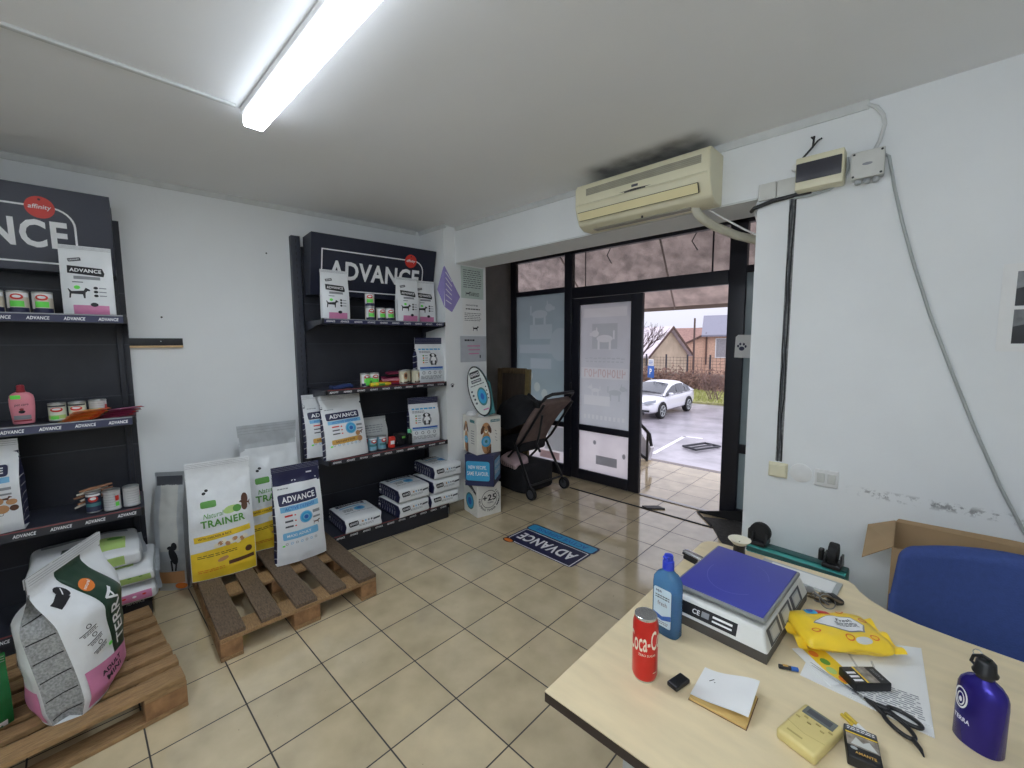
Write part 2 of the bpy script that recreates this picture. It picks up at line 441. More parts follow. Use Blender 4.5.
def glass_mat(name, tint, gloss=0.12):
    m = bpy.data.materials.new(name); m.use_nodes = True; nt = m.node_tree; nt.nodes.remove(nt.nodes['Principled BSDF'])
    t = nd(nt, 'ShaderNodeBsdfTransparent'); t.inputs[0].default_value = [lin(v) for v in tint] + [1]
    g = nd(nt, 'ShaderNodeBsdfGlossy'); g.inputs['Roughness'].default_value = 0.03
    lw = nd(nt, 'ShaderNodeLayerWeight'); lw.inputs['Blend'].default_value = gloss
    # faint dirt on the pane
    nz = nd(nt, 'ShaderNodeTexNoise'); nz.inputs['Scale'].default_value = 9; nz.inputs['Detail'].default_value = 7
    mr = nd(nt, 'ShaderNodeMapRange'); mr.inputs['From Min'].default_value = 0.45; mr.inputs['From Max'].default_value = 0.8; mr.inputs['To Max'].default_value = 0.25
    df = nd(nt, 'ShaderNodeBsdfDiffuse'); df.inputs[0].default_value = (0.35, 0.32, 0.3, 1)
    tc = nd(nt, 'ShaderNodeTexCoord'); nt.links.new(tc.outputs['Object'], nz.inputs['Vector']); nt.links.new(nz.outputs['Fac'], mr.inputs['Value'])
    a = nd(nt, 'ShaderNodeMixShader'); nt.links.new(mr.outputs[0], a.inputs[0]); nt.links.new(t.outputs[0], a.inputs[1]); nt.links.new(df.outputs[0], a.inputs[2])
    x = nd(nt, 'ShaderNodeMixShader'); nt.links.new(lw.outputs['Fresnel'], x.inputs[0]); nt.links.new(a.outputs[0], x.inputs[1]); nt.links.new(g.outputs[0], x.inputs[2])
    nt.links.new(x.outputs[0], nt.nodes['Material Output'].inputs['Surface'])
    MATS[name] = m; return m
def translucent_mat(name, rgb, trans=0.6, gloss=0.06, rough=0.25, var=0.05, scale=4, clear=0.0):
    m = bpy.data.materials.new(name); m.use_nodes = True; nt = m.node_tree; nt.nodes.remove(nt.nodes['Principled BSDF'])
    col = [lin(v) for v in rgb]
    nz = nd(nt, 'ShaderNodeTexNoise'); nz.inputs['Scale'].default_value = scale; nz.inputs['Detail'].default_value = 6
    tc = nd(nt, 'ShaderNodeTexCoord'); nt.links.new(tc.outputs['Object'], nz.inputs['Vector'])
    rp = nd(nt, 'ShaderNodeValToRGB'); rp.color_ramp.elements[0].position = .35; rp.color_ramp.elements[1].position = .65
    rp.color_ramp.elements[0].color = [v * (1 - var) for v in col] + [1]; rp.color_ramp.elements[1].color = [min(1, v * (1 + var)) for v in col] + [1]
    nt.links.new(nz.outputs['Fac'], rp.inputs['Fac'])
    d = nd(nt, 'ShaderNodeBsdfDiffuse'); t = nd(nt, 'ShaderNodeBsdfTranslucent')
    nt.links.new(rp.outputs[0], d.inputs[0]); nt.links.new(rp.outputs[0], t.inputs[0])
    a = nd(nt, 'ShaderNodeMixShader'); a.inputs[0].default_value = trans; nt.links.new(d.outputs[0], a.inputs[1]); nt.links.new(t.outputs[0], a.inputs[2])
    g = nd(nt, 'ShaderNodeBsdfGlossy'); g.inputs['Roughness'].default_value = rough
    x = nd(nt, 'ShaderNodeMixShader'); x.inputs[0].default_value = gloss; nt.links.new(a.outputs[0], x.inputs[1]); nt.links.new(g.outputs[0], x.inputs[2])
    if clear:
        tr = nd(nt, 'ShaderNodeBsdfTransparent'); y = nd(nt, 'ShaderNodeMixShader'); y.inputs[0].default_value = clear; nt.links.new(x.outputs[0], y.inputs[1]); nt.links.new(tr.outputs[0], y.inputs[2]); x = y
    nt.links.new(x.outputs[0], nt.nodes['Material Output'].inputs['Surface'])
    MATS[name] = m; return m
def film_mat(name, base, shapes, trans=0.9):
    """frosted film; shapes = (kind, cx, cz, half w, half h, rgb) printed on it, in world x / z"""
    m = translucent_mat(name, base, trans, 0.05, 0.25, 0.03, 3, 0.10)
    nt = m.node_tree; geo = nd(nt, 'ShaderNodeNewGeometry'); sp = nd(nt, 'ShaderNodeSeparateXYZ'); nt.links.new(geo.outputs['Position'], sp.inputs[0])
    ramp = [n for n in nt.nodes if n.bl_idname == 'ShaderNodeValToRGB'][0]; cur = ramp.outputs[0]
    def mth(op, a, b=None):
        n = nd(nt, 'ShaderNodeMath', operation=op)
        for i, v in enumerate((a, b)):
            if v is None: continue
            if isinstance(v, (int, float)): n.inputs[i].default_value = v
            else: nt.links.new(v, n.inputs[i])
        return n.outputs[0]
    for kind, cx, cz, hw_, hh, rgb in shapes:
        u = mth('DIVIDE', mth('ABSOLUTE', mth('SUBTRACT', sp.outputs['X'], cx)), hw_); v = mth('DIVIDE', mth('ABSOLUTE', mth('SUBTRACT', sp.outputs['Z'], cz)), hh)
        dd = mth('MAXIMUM', u, v) if kind == 'r' else mth('ADD', mth('POWER', u, 2.0), mth('POWER', v, 2.0))
        fac = mth('LESS_THAN', dd, 1.0)
        mx = nd(nt, 'ShaderNodeMixRGB'); nt.links.new(fac, mx.inputs['Fac']); nt.links.new(cur, mx.inputs['Color1']); mx.inputs['Color2'].default_value = [lin(q) for q in rgb] + [1]; cur = mx.outputs[0]
    for n in nt.nodes:
        if n.bl_idname in ('ShaderNodeBsdfDiffuse', 'ShaderNodeBsdfTranslucent'): nt.links.new(cur, n.inputs[0])
    return m
def fdog(cx, cz, s_, rgb, fl=1):
    return [('e', cx, cz, .30 * s_, .12 * s_, rgb), ('e', cx + fl * .36 * s_, cz + .17 * s_, .14 * s_, .11 * s_, rgb), ('r', cx + fl * .47 * s_, cz + .15 * s_, .10 * s_, .05 * s_, rgb), ('r', cx - .22 * s_, cz - .2 * s_, .04 * s_, .16 * s_, rgb), ('r', cx + .2 * s_, cz - .2 * s_, .04 * s_, .16 * s_, rgb), ('r', cx - fl * .34 * s_, cz + .12 * s_, .03 * s_, .14 * s_, rgb), ('e', cx + fl * .30 * s_, cz + .26 * s_, .03 * s_, .12 * s_, rgb)]
PL, GR, RS = (238, 242, 242), (215, 222, 223), (226, 212, 210)
film_side = film_mat('film_side_print', (184, 200, 203), fdog(-1.68, 1.98, .42, (202, 214, 216)) + [('r', -1.66, 1.76, .18, .09, (198, 211, 213)), ('r', -1.66, 1.545, .36, .055, (198, 210, 213)), ('e', -1.36, 1.60, .15, .20, (196, 209, 211)), ('r', -1.66, 1.36, .17, .065, (199, 211, 214))]
    + [('e', x, z, .05, .06, (208, 218, 214)) for x, z in ((-1.98, 1.15), (-1.84, 1.2), (-1.9, 1.0), (-1.72, 1.06), (-1.99, .88), (-1.78, .88), (-1.6, .98))], .88)
XL0, XL1 = -1.065, -.42
def lx(u): return XL0 + (XL1 - XL0) * u
def lz(v): return .665 + 1.385 * v
sh = [('r', lx(.5), lz(.93), .27, .05, PL), ('r', lx(.5), lz(.74), .16, .14, GR)] + fdog(lx(.5), lz(.72), .34, PL, -1)
for i in range(9): sh.append(('r', lx(.14 + .09 * i), lz(.56 + .004 * (i % 2)), .022, .006, GR)); sh.append(('r', lx(.16 + .085 * i), lz(.535), .018, .006, GR))
sh.append(('r', lx(.5), lz(.44), .30, .062, PL))
for i in range(9):
    cx = lx(.13 + .093 * i)
    if i in (1, 4, 6): sh += [('e', cx, lz(.44), .024, .045, RS), ('e', cx, lz(.44), .013, .032, PL)]
    else: sh += [('r', cx - .014, lz(.44), .006, .045, RS), ('r', cx + .004, lz(.44) + (.039, -.039, 0)[i % 3], .018, .006, RS), ('r', cx + .018, lz(.44) + .015, .005, .03 if i % 2 else .012, RS)]
sh += fdog(lx(.72), lz(.29), .26, GR) + [('r', lx(.36), lz(.215), .17, .055, PL)] + fdog(lx(.33), lz(.30), .18, PL, -1)
for i in range(10): sh.append(('r', lx(.12 + .085 * i), lz(.075), .016, .024, PL))
film_leaf = film_mat('film_leaf_print', (228, 233, 235), sh, .92)
clear_glass = glass_mat('clear_glass', (236, 238, 238))
frost = translucent_mat('frosted_film', (232, 236, 238), 0.7)
frost_dk = translucent_mat('frosted_film_teal', (176, 190, 192), 0.62)
frost_l = translucent_mat('film_print_pale', (240, 242, 240), 0.68)
frost_g = translucent_mat('film_print_grey', (200, 208, 208), 0.68)
frost_r = translucent_mat('film_print_rose', (214, 190, 188), 0.5)
lower_panel = translucent_mat('white_panel', (250, 248, 251), 0.92, clear=.14)
hatch_m = translucent_mat('panel_patch', (176, 178, 182), 0.5)

# ------------------------------------------------------------------ setting
def slab(name, c, size, mt, r=0): return struct(MB().box(c, size, mt, r).build(name))
f = MB(); f.box((0.45, -0.31, -0.06), (5.7, 5.98, 0.12), floor_m); struct(f.build('floor'))
f = MB(); f.box((0.3, 3.27, -0.06), (6.6, 1.18, 0.12), floor_m)
f.box((0.3, 3.93, -0.25), (6.6, 0.14, 0.5), floor_m)
struct(f.build('porch_floor'))
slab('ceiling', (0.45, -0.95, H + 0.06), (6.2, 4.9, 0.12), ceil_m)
w = MB(); w.prism([LW(-4.3, 0, 0), LW(0.5, 0, 0), LW(0.5, -0.2, 0), LW(-4.3, -0.2, 0)], wall_m, (0, 0, H)); struct(w.build('wall_left'))
w = MB()
w.prism([(-2.3, 0.95, 0), (-1.36, 0.95, 0), (-1.36, 1.46, 0), (-2.3, 1.46, 0)], wall_m, (0, 0, H))
struct(w.build('column'))
w = MB()
w.box((-0.12, 1.2485, 2.512), (2.478, 0.343, 0.316), wall_sc)                 # lintel over the opening
w.box((2.26, 1.22, H / 2), (2.282, 0.286, H), wall_sc)                    # wall to the right of the opening
struct(w.build('wall_front'))
slab('wall_back', (0.45, -3.3, H / 2), (6.2, 0.1, H), wall_m)
slab('wall_right', (3.38, -1.1, H / 2), (0.1, 4.5, H), wall_m)
slab('wall_vestibule_left', (-2.22, 2.04, 1.4), (0.12, 1.36, 2.8), brown_wall)
slab('wall_vestibule_right', (1.62, 2.04, 1.4), (0.12, 1.36, 2.8), wall_m)
slab('ceiling_vestibule', (-0.3, 2.06, 2.8), (4.0, 1.4, 0.1), ceil_m)
# cornices
def cornice(name, p, q, hh=0.035, dd=0.02):
    p = Vector(p); q = Vector(q); t = (q - p).normalized(); n = Vector((t.y, -t.x, 0))
    m = MB(); m.prism([p, p + n * dd, p + n * dd * 0.5 - Vector((0, 0, hh)), p - Vector((0, 0, hh))], trim_m, q - p)
    return struct(m.build(name))
cornice('trim_1', (-1.333, 1.077, H), (1.545, 1.077, H))
cornice('trim_2', LW(-4.2, 0, H), LW(0.0, 0, H))
cornice('trim_3', (-1.8, 0.95, H), (-1.315, 0.95, H), 0.03)
m = MB(); m.box((-0.485, -1.9, H - 0.006), (0.022, 2.1, 0.012), trim_m, 0.003); struct(m.build('trim_4'))
m = MB(); m.box((-1.353, 1.205, 0.05), (0.014, 0.51, 0.1), skirt_m, 0.003); struct(m.build('baseboard_column'))
m = MB(); m.box((2.2, 1.07, 0.05), (2.1, 0.014, 0.1), skirt_m, 0.003); struct(m.build('baseboard_front'))
m = MB(); m.prism([LW(-4.2, 0, 0), LW(-4.2, 0.012, 0), LW(-0.02, 0.012, 0), LW(-0.02, 0, 0)], skirt_m, (0, 0, 0.09)); struct(m.build('baseboard_left'))
m = MB(); m.box((-0.108, 1.075, 2.35), (2.45, 0.012, 0.01), trim_m); struct(m.build('trim_5'))
# ------------------------------------------------------------------ shop front (plane y = 2.68)
YD = 2.68; FD = 0.07
def bar(mb, x0, x1, z0, z1, mt=None, d=FD, y=YD): mb.box(((x0 + x1) / 2, y, (z0 + z1) / 2), (x1 - x0, d, z1 - z0), mt or frame_m, 0.006)
m = MB()
bar(m, -2.15, -2.07, 0, 2.78); bar(m, -1.275, -1.17, 0, 2.78); bar(m, 0.525, 0.665, 0, 2.78); bar(m, 1.47, 1.56, 0, 2.78)
bar(m, -2.07, 1.47, 2.64, 2.78); bar(m, -2.07, -1.275, 2.215, 2.275); bar(m, -1.17, 0.525, 2.13, 2.255); bar(m, 0.665, 1.47, 2.215, 2.275)
struct(m.build('door_frame_1'))
def pane(name, x0, x1, z0, z1, mt, parent=None, dec=None, y=YD, lab=None):
    mb = MB(); mb.box(((x0 + x1) / 2, y, (z0 + z1) / 2), (x1 - x0, 0.008, z1 - z0), mt)
    if dec: dec(Dec(mb, lambda a, b: Vector((x0 + a, y - 0.004, z0 + b)), 0.0006, 0.3), x1 - x0, z1 - z0)
    return struct(mb.build(name, parent, smooth=0))
def holes(d, w, h): pass
# transom panes
def seam(d, w, h):
    d.rect(0.17, h / 2, 0.012, h, frame_m, 1); d.rect(w - 0.15, h / 2, 0.016, h, frame_m, 1)
pane('window_1', -2.07, -1.275, 2.275, 2.64, clear_glass)
pane('window_2', -1.17, 0.525, 2.255, 2.64, clear_glass, None, seam)
pane('window_3', 0.665, 1.47, 2.275, 2.64, clear_glass)
def dogshape(d, cx, cy, s, mt, L=2, fl=1):
    P = [(-.5, -.3), (-.42, -.3), (-.38, -.02), (.18, -.04), (.22, -.3), (.3, -.3), (.32, .08), (.42, .2), (.55, .2), (.56, .28), (.42, .38), (.34, .42), (.24, .22), (-.36, .16), (-.5, .34), (-.54, .32), (-.46, .08)]
    q = [(cx + fl * x * s, cy + y * s) for x, y in P]
    idx = [(0, 1, 2), (0, 2, 16), (16, 2, 13), (2, 3, 13), (3, 12, 13), (3, 4, 5), (3, 5, 6), (3, 6, 12), (6, 7, 12), (7, 11, 12), (7, 10, 11), (7, 8, 10), (8, 9, 10), (13, 14, 16), (14, 15, 16)]
    d.tris(q, idx, mt, L)
pane('window_4', -2.07, -1.275, 0.66, 2.215, film_side)
def film_low(d, w, h):
    d.poly([(w * .60, h * .3), (w * .98, h * .3), (w * .98, h * .95), (w * .7, h * .95)], frost_g, 1); d.rect(w * .7, h * .15, w * .4, h * .2, frost_r, 1)
pane('window_5', -2.07, -1.275, 0.14, 0.6, lower_panel, None, film_low)
m = MB(); bar(m, -2.07, -1.275, 0.0, 0.14); bar(m, -2.07, -1.275, 0.6, 0.66); bar(m, 0.665, 1.47, 0, 0.1); bar(m, 0.665, 1.47, 0.62, 0.7); struct(m.build('door_frame_2'))
pane('window_6', 0.665, 1.47, 0.7, 2.215, frost_dk); pane('window_7', 0.665, 1.47, 0.1, 0.62, frost_dk)
def leaf(name, x0, x1, full, parent_y=YD):
    m = MB(); s = 0.1; r = 0.13
    bar(m, x0, x0 + s, 0.006, 2.125, d=0.05); bar(m, x1 - r, x1, 0.006, 2.125, d=0.05)
    for a, b in ((0.006, 0.125), (0.595, 0.665), (2.05, 2.125)): bar(m, x0 + s, x1 - r, a, b, d=0.05)
    o = struct(m.build(name))
    def low(d, w, h):
        d.rect(w * .57, h * .32, w * .42, h * .22, hatch_m, 1, 0.0); d.ell(w * .33, h * .74, .022, .026, hatch_m, 1); d.ell(w * .91, h * .52, .02, .03, hatch_m, 1)
    pane('pane', x0 + s, x1 - r, 0.665, 2.05, film_leaf, o); pane('lower_panel', x0 + s, x1 - r, 0.125, 0.595, lower_panel, o, low)
    for k in range(3):
        hm = MB(); hm.lathe([(0.012, 0), (0.012, 0.1)], blk_pl, (x0 - 0.004, YD - 0.035, 0.25 + 0.8 * k), 10); struct(hm.build('hinge', o))
    return o
leaf('door_1', -1.165, -0.29, True)
# second leaf, opened outwards beyond the right post
m = MB()
for a, b in ((2.74, 2.84), (3.45, 3.55)): m.box((0.62, (a + b) / 2, 1.075), (0.05, b - a, 2.1), frame_m, 0.006)
for a, b in ((0.025, 0.125), (0.595, 0.665), (2.05, 2.125)): m.box((0.62, 3.145, (a + b) / 2), (0.05, 0.61, b - a), frame_m, 0.006)
d2 = struct(m.build('door_2'))
m = MB(); m.box((0.62, 3.145, 1.36), (0.008, 0.61, 1.39), frost); struct(m.build('pane', d2, smooth=0))
m = MB(); m.box((0.62, 3.145, 0.36), (0.008, 0.61, 0.47), lower_panel); struct(m.build('lower_panel', d2, smooth=0))
# threshold strip
m = MB(); m.box((-0.12, 2.33, 0.003), (1.66, 0.022, 0.006), blk_rub, 0.002); struct(m.build('trim_6'))
m = MB(); m.box((0.12, 2.67, 0.004), (0.8, 0.05, 0.008), mat('threshold_metal', (150, 146, 142), 0.35, metal=0.6), 0.002); struct(m.build('threshold_1'))
# lamps: slim ceiling fittings
lamp_w = emat('lamp_diffuser_light', (233, 243, 255), LAMP)
lamp_s = emat('lamp_diffuser_side', (233, 243, 255), LAMP * .09)
def lamp(label, x0, x1, y, grp):
    t = thing('ceiling_light', label, 'ceiling light', ((x0 + x1) / 2, y, H), 0, grp)
    L = x1 - x0
    m = MB(); m.box((0, 0, -0.014), (L + .004, 0.092, 0.026), white, 0.004); m.build('housing', t)
    m = MB(); m.box((0, 0, -0.054), (L - 0.004, 0.084, 0.052), white, 0.012, mats=(lamp_s, lamp_s, lamp_s, lamp_s, lamp_w, white)); m.build('diffuser', t)
lamp('long white batten light glowing on the ceiling, the only one in view', -0.495, 0.705, -0.785, 'ceiling battens')
# added tube light behind the camera, put in to brighten ceiling and walls
t = thing('added_fill_light', 'added unseen tube light on two wires behind the camera, brightening the ceiling', 'ceiling light', (1.7, -2.3, 2.3))
m = MB(); m.lathe([(.02, -.75), (.02, .75)], emat('fill_tube_glow', (233, 243, 255), LAMP * 1.25), (0, 0, 0), 16, Matrix.Rotation(PI / 2, 3, 'Y')); m.build('tube', t)
for x in (-.7, .7): m = MB(); m.tube([(x, 0, .02), (x, 0, .37)], .004, white, 6); m.build('wire', t)
# ------------------------------------------------------------------ shelving units against the left wall
def strip_text(d, x0, x1, z, n, h, mt=logo_w):
    st = (x1 - x0) / n
    for i in range(n):
        d.text('ADVANCE', x0 + st * (i + 0.5), z, st * 0.62, h, mt, 2, bold=0.02, shear=0.15)
def gondola(label, sc, xl, xr, ul, ur, shelves, rh, red, ntext, hdr, fx=0.0, um=None):
    """unit in its own frame: x along the wall, -y into the room"""
    t = thing('display_shelf', label, 'shelving unit', LW(sc, 0, 0), LROT)
    m = MB(); m.box(((xl + xr) / 2, -0.015, 1.2), (xr - xl, 0.02, 2.36), shelf_dk)
    for z in (0.35, 0.66, 0.98, 1.3, 1.62, 1.94): m.box(((xl + xr) / 2, -0.0265, z), (xr - xl, 0.004, 0.006), shelf_m)
    m.build('back_panel', t)
    for (a, b) in ((ul), (ur)):
        m = MB(); m.box(((a + b) / 2, -0.03, 1.225), (b - a, 0.06, 2.45), um or shelf_m, 0.004)
        for k in range(48): m.box(((a + b) / 2, -0.0605, 0.2 + k * 0.047), (0.006, 0.002, 0.024), ink)
        m.build('upright', t)
    D = 0.40
    for i, z in enumerate(shelves):
        m = MB(); m.box(((xl + xr) / 2, -0.03 - D / 2 + 0.015, z - 0.016), (xr - xl, D - 0.01, 0.022), shelf_m, 0.003)
        s = m.build('shelf', t)
        for x in (xl - 0.002, xr + 0.002):
            m = MB(); m.prism([(x, -0.035, z - 0.004), (x, -D - 0.015, z - 0.004), (x, -D - 0.015, z - 0.035), (x, -0.30, z - 0.045), (x, -0.035, z - 0.085)], shelf_m, (0.003 if x < 0 else -0.003, 0, 0)); m.build('bracket', s)
        m = MB()
        y0 = -D - 0.018
        top = (xl, y0, z + 0.004); m.prism([(xl, y0, z + 0.006), (xl, y0 - 0.006, z + 0.006), (xl, y0 - 0.014, z + 0.006 - rh), (xl, y0, z + 0.006 - rh)], rail_m, (xr - xl, 0, 0))
        F = lambda a, b, z=z: Vector((a, y0 - 0.006 - 0.008 * (1 - (b / rh)), z + 0.006 - rh + b))
        d = Dec(m, F, 0.0006, 0.4)
        d.rect((xl + xr) / 2, rh - 0.004, xr - xl, 0.006, railred if i in red else grey_ink, 1)
        if i not in red: d.rect((xl + xr) / 2, rh * 0.45, xr - xl - 0.01, rh * 0.72, navy, 1)
        strip_text(d, xl + 0.01, xr - 0.01, rh * 0.44, ntext, rh * 0.36)
        m.box((xl + 0.008, y0 - 0.008, z + 0.006 - rh / 2), (0.014, 0.02, rh), blk_pl, 0.002); m.box((xr - 0.008, y0 - 0.008, z + 0.006 - rh / 2), (0.014, 0.02, rh), blk_pl, 0.002)
        m.build('price_rail', s)
    # plinth under the lowest shelf
    m = MB(); m.box(((xl + xr) / 2, -0.215, (shelves[-1] - 0.03) / 2), (xr - xl - 0.004, 0.41, shelves[-1] - 0.032), shelf_dk, 0.003); m.build('plinth', t)
    # header board leaning out
    hl, hr, zt, zb, yt, yb = hdr
    m = MB()
    m.prism([(hl, -0.06, zt - 0.005), (hl, yt, zt), (hl, yb, zb), (hl, -0.06, zb)], shelf_m, (hr - hl, 0, 0))
    up = Vector((0, yt - yb, zt - zb)); hh = up.length; up.normalize()
    F = lambda a, b: Vector((a, yb, zb)) + up * b
    d = Dec(m, F, 0.0012, 0.5); cx = (hl + hr) / 2; W = hr - hl
    d.rect(cx, hh / 2, W - 0.002, hh - 0.002, header_m, 1)
    x0, x1, y0, y1, r = hl + 0.08, hr - 0.125 - fx, hh * 0.1, hh * 0.76, 0.09
    P = [(x0, y1), (x0, y0), (x1 - 0.03, y0), (x1, y0 + 0.03)] + [(x1 - r + r * math.cos(g * PI / 16), y1 - r + r * math.sin(g * PI / 16)) for g in range(0, 9)]
    d.path(P, 0.009, logo_w, 2, True)
    d.text('ADVANCE', (x0 + x1) / 2 + 0.01, hh * 0.44, (x1 - x0) * 0.90, 0.145, logo_w, 3, bold=0.03)
    d.ell(x1 - 0.125, y1 - 0.005, 0.056, 0.056, red_p, 4, 28); d.text('affinity', x1 - 0.125, y1 - 0.005, 0.085, 0.03, logo_w, 5, bold=0.01, shear=0.2)
    d.ell(x1 - 0.125, y1 + 0.035, 0.006, 0.006, ink, 5, 8)
    m.build('header_panel', t)
    return t
gondola('dark shelving unit with slanted brand header, in the corner by the column', -0.5, -0.52, 0.535, (-0.60, -0.535), (0.54, 0.57), (1.80, 1.27, 0.735, 0.135), 0.038, (1, 2, 3), 10, (-0.515, 0.56, 2.45, 2.0, -0.27, -0.17))
gondola('dark shelving unit cut off at the edge of the view, with pink shampoo bottle', -2.6, -0.53, 0.53, (-0.565, -0.535), (0.472, 0.502), (1.777, 1.205, 0.668, 0.135), 0.047, (2, 3), 8, (-0.535, 0.5, 2.46, 2.02, -0.25, -0.21), 0.025, shelf_dk)

# ------------------------------------------------------------------ bags of dry food
def sm(x): x = max(0.0, min(1.0, x)); return x * x * (3 - 2 * x)
class Bag:
    """side-gusseted bag, front at -y, standing on z=0"""
    def __init__(s, w, h, d, seal=0.05, edge=0.55, seed=1, wr=0.003, taper=0.45, pinch=0.0, flare=0.0, bend=None, bulge=0.0):
        s.w, s.h, s.d, s.seal, s.edge, s.wr, s.taper, s.pinch, s.flare, s.bend, s.bulge = w, h, d, seal, edge, wr, taper, pinch, flare, bend, bulge
        s.o = Vector((seed * 13.7, seed * 5.1, seed * 3.3))
    def prof(s, t):
        ts = 1 - s.seal / s.h
        bot = 0.78 + 0.22 * sm(t / 0.10)
        top = 1 - sm((t - s.taper) / (ts - s.taper))
        return max(0.018, bot * top)
    def hw(s, t):
        return s.w / 2 * (1 - s.pinch * math.sin(PI * min(1, max(0, (t - 0.35) / 0.65))) + s.flare * (1 - sm(t / 0.3)))
    def nz(s, a, b, k): return mnoise.noise(Vector((a * 9, b * 9, k)) + s.o) + 0.5 * mnoise.noise(Vector((a * 22, b * 22, k + 3)) + s.o)
    def fin(s, p):
        return Vector(s.bend(p)) if s.bend else p
    def face(s, a, b, sg):
        t = b / s.h; u = max(-1, min(1, a / (s.w / 2))); D = s.d / 2 * s.prof(t)
        e = max(0.0, 1 - u * u)
        y = D * (s.edge + (1 - s.edge) * e ** 0.8 + s.bulge * e * math.sin(PI * min(1, t * 1.3))) + s.wr * s.nz(a, b, sg * 2) * min(1, e * 3) * (0.6 + sm((t - .4) / .4)) * (1 - sm((t - (1 - s.seal / s.h) + .12) / .10)) + 0.0006
        return s.fin(Vector((u * s.hw(t), -y if sg > 0 else y, b)))
    def front(s, a, b): return s.face(a, b, 1)
    def back(s, a, b): return s.face(-a, b, -1)
    def side(s, c, b, sg):
        """c in metres across the gusset, seen from outside"""
        t = b / s.h; k = max(-1, min(1, c / (s.d / 2))); P = s.prof(t)
        g = (1 - P) * s.d * 0.42 + 0.006
        y = k * (s.d / 2 * P * s.edge + 0.0006)
        x = s.hw(t) - g * (1 - abs(k)) ** 1.0 + s.wr * 0.8 * s.nz(c + 3, b, 9) * (1 - abs(k))
        return s.fin(Vector((sg * x, y * sg, b)))
    def grids(s, step=0.016):
        n = max(6, int(s.w / step)); k = max(8, int(s.h / step))
        return [-s.w / 2 + s.w * i / n for i in range(n + 1)], [s.h * i / k for i in range(k + 1)]
    def bodymesh(s, mt, step=0.016, zones=None):
        m = MB(); us, vs = s.grids(step)
        m.grid(s.front, us, vs, mt); m.grid(s.back, us, vs, mt)
        # bottom
        n = len(us)
        B = [s.front(u, 0) for u in us] + [s.back(-u, 0) for u in us]
        m.add(B, [(i, i + 1, n + i + 1, n + i) for i in range(n - 1)], mt)
        return m
    def sidemesh(s, mt, sg, step=0.02, stripes=None, n=0):
        m = MB(); k = max(8, int(s.h / step)); vs = [s.h * i / k for i in range(k + 1)]
        cs = [s.d / 2 * x for x in (-1, -.5, 0, .5, 1)]
        F = lambda c, b: s.side(c, b, sg)
        m.grid(F, cs, vs, mt)
        if stripes:
            d = Dec(m, F, 0.0012, 0.03)
            for i in range(n): d.rect(0, s.h * (0.06 + 0.8 * i / n), s.d * 0.9, 0.005, stripes, 1, 0.12)
        return m
def lab_advance(d, w, h, band, seed=1):
    """print of the blue and white sack"""
    if band == 'blue': d.rect(0, h * .905, w * .985, h * .19, navy_bag, 1); d.rect(w * .27, h * .90, w * .12, h * .016, logo_w, 4)
    d.lines(-w * .3, h * .775, w * .22, h * .012, 1, grey_ink, 1, 2, 1.0)
    d.rect(-w * .02, h * .665, w * .80, h * .115, navy, 2, .03, .012); d.text('ADVANCE', -w * .01, h * .665, w * .68, h * .062, logo_w, 4, .03, .025)
    d.rect(0, h * .572, w * .80, h * .055, ltblue, 2, .03); d.text('ACTIVE DEFENSE', 0, h * .572, w * .62, h * .03, blue_p, 3, .03, .01)
    for k, (r, mt) in enumerate(((.135, ltblue), (.112, skyblue), (.07, ltblue), (.045, blue_p))): d.ell(w * .1, h * .455, w * r, w * r, mt, 2 + k, 22)
    for i in range(3):
        d.rect(-w * .25, h * (.5 - .055 * i), w * .16, h * .018, red_p if i < 1 else dgrey, 2, .03); d.ell(-w * .12, h * (.498 - .055 * i), w * .02, w * .016, red_p, 2, 8)
    d.rect(w * .33, h * .49, w * .16, h * .03, grey_ink, 2); d.rect(w * .33, h * .43, w * .16, h * .02, grey_ink, 2)
    dogshape(d, w * .33, h * .37, w * .14, brown_p, 2)
    if band == 'blue': d.rect(-w * .02, h * .295, w * .74, h * .075, ltblue, 2, .02, .01); d.text('MAXI ADULT', -w * .06, h * .295, w * .5, h * .026, logo_w, 3, .02)
    else:
        d.rect(-w * .04, h * .27, w * .66, h * .075, gold_p, 2, .05, .01); d.text('SENSITIVE', -w * .06, h * .27, w * .46, h * .03, brown_p, 3, .05)
        d.ell(w * .3, h * .27, w * .07, w * .07, tan_p, 3, 14); d.ell(w * .26, h * .36, w * .06, w * .06, tan_p, 3, 14)
    for i in range(7): d.ring(-w * .32 + w * .1 * i, h * .215, w * .028, w * .028, w * .009, ltblue if i % 2 else grey_ink, 2, 10)
    d.ell(-w * .38, h * .2, w * .03, w * .02, lime, 2, 8)
def lab_small(d, w, h):
    """print of the small white bag with the pink foot"""
    d.rect(-w * .22, h * .80, w * .25, h * .05, dgrey, 2, .22, .004); d.text('URINARY', -w * .22, h * .80, w * .2, h * .022, logo_w, 3, .22)
    d.poly([(-w * .36, h * .71), (w * .30, h * .69), (w * .34, h * .62), (w * .32, h * .57), (-w * .36, h * .60)], ink, 2); d.text('ADVANCE', -w * .02, h * .645, w * .6, h * .052, logo_w, 3, -.02, .03)
    d.rect(0, h * .54, w * .5, h * .045, grey_ink, 2); d.rect(-w * .18, h * .475, w * .2, h * .012, dgrey, 2)
    d.ell(-w * .2, h * .40, w * .06, w * .05, lime, 1, 12); dogshape(d, -w * .17, h * .31, w * .38, ink, 2)
    for i in range(3): d.ell(w * .15, h * (.40 - .055 * i), w * .045, w * .038, ink, 2, 10); d.rect(w * .28, h * (.40 - .055 * i), w * .14, h * .014, grey_ink, 2)
    d.rect(w * .04, h * .085, w * .68, h * .13, pink_print, 1); d.ell(w * .1, h * .16, w * .075, w * .055, ink, 2, 14)
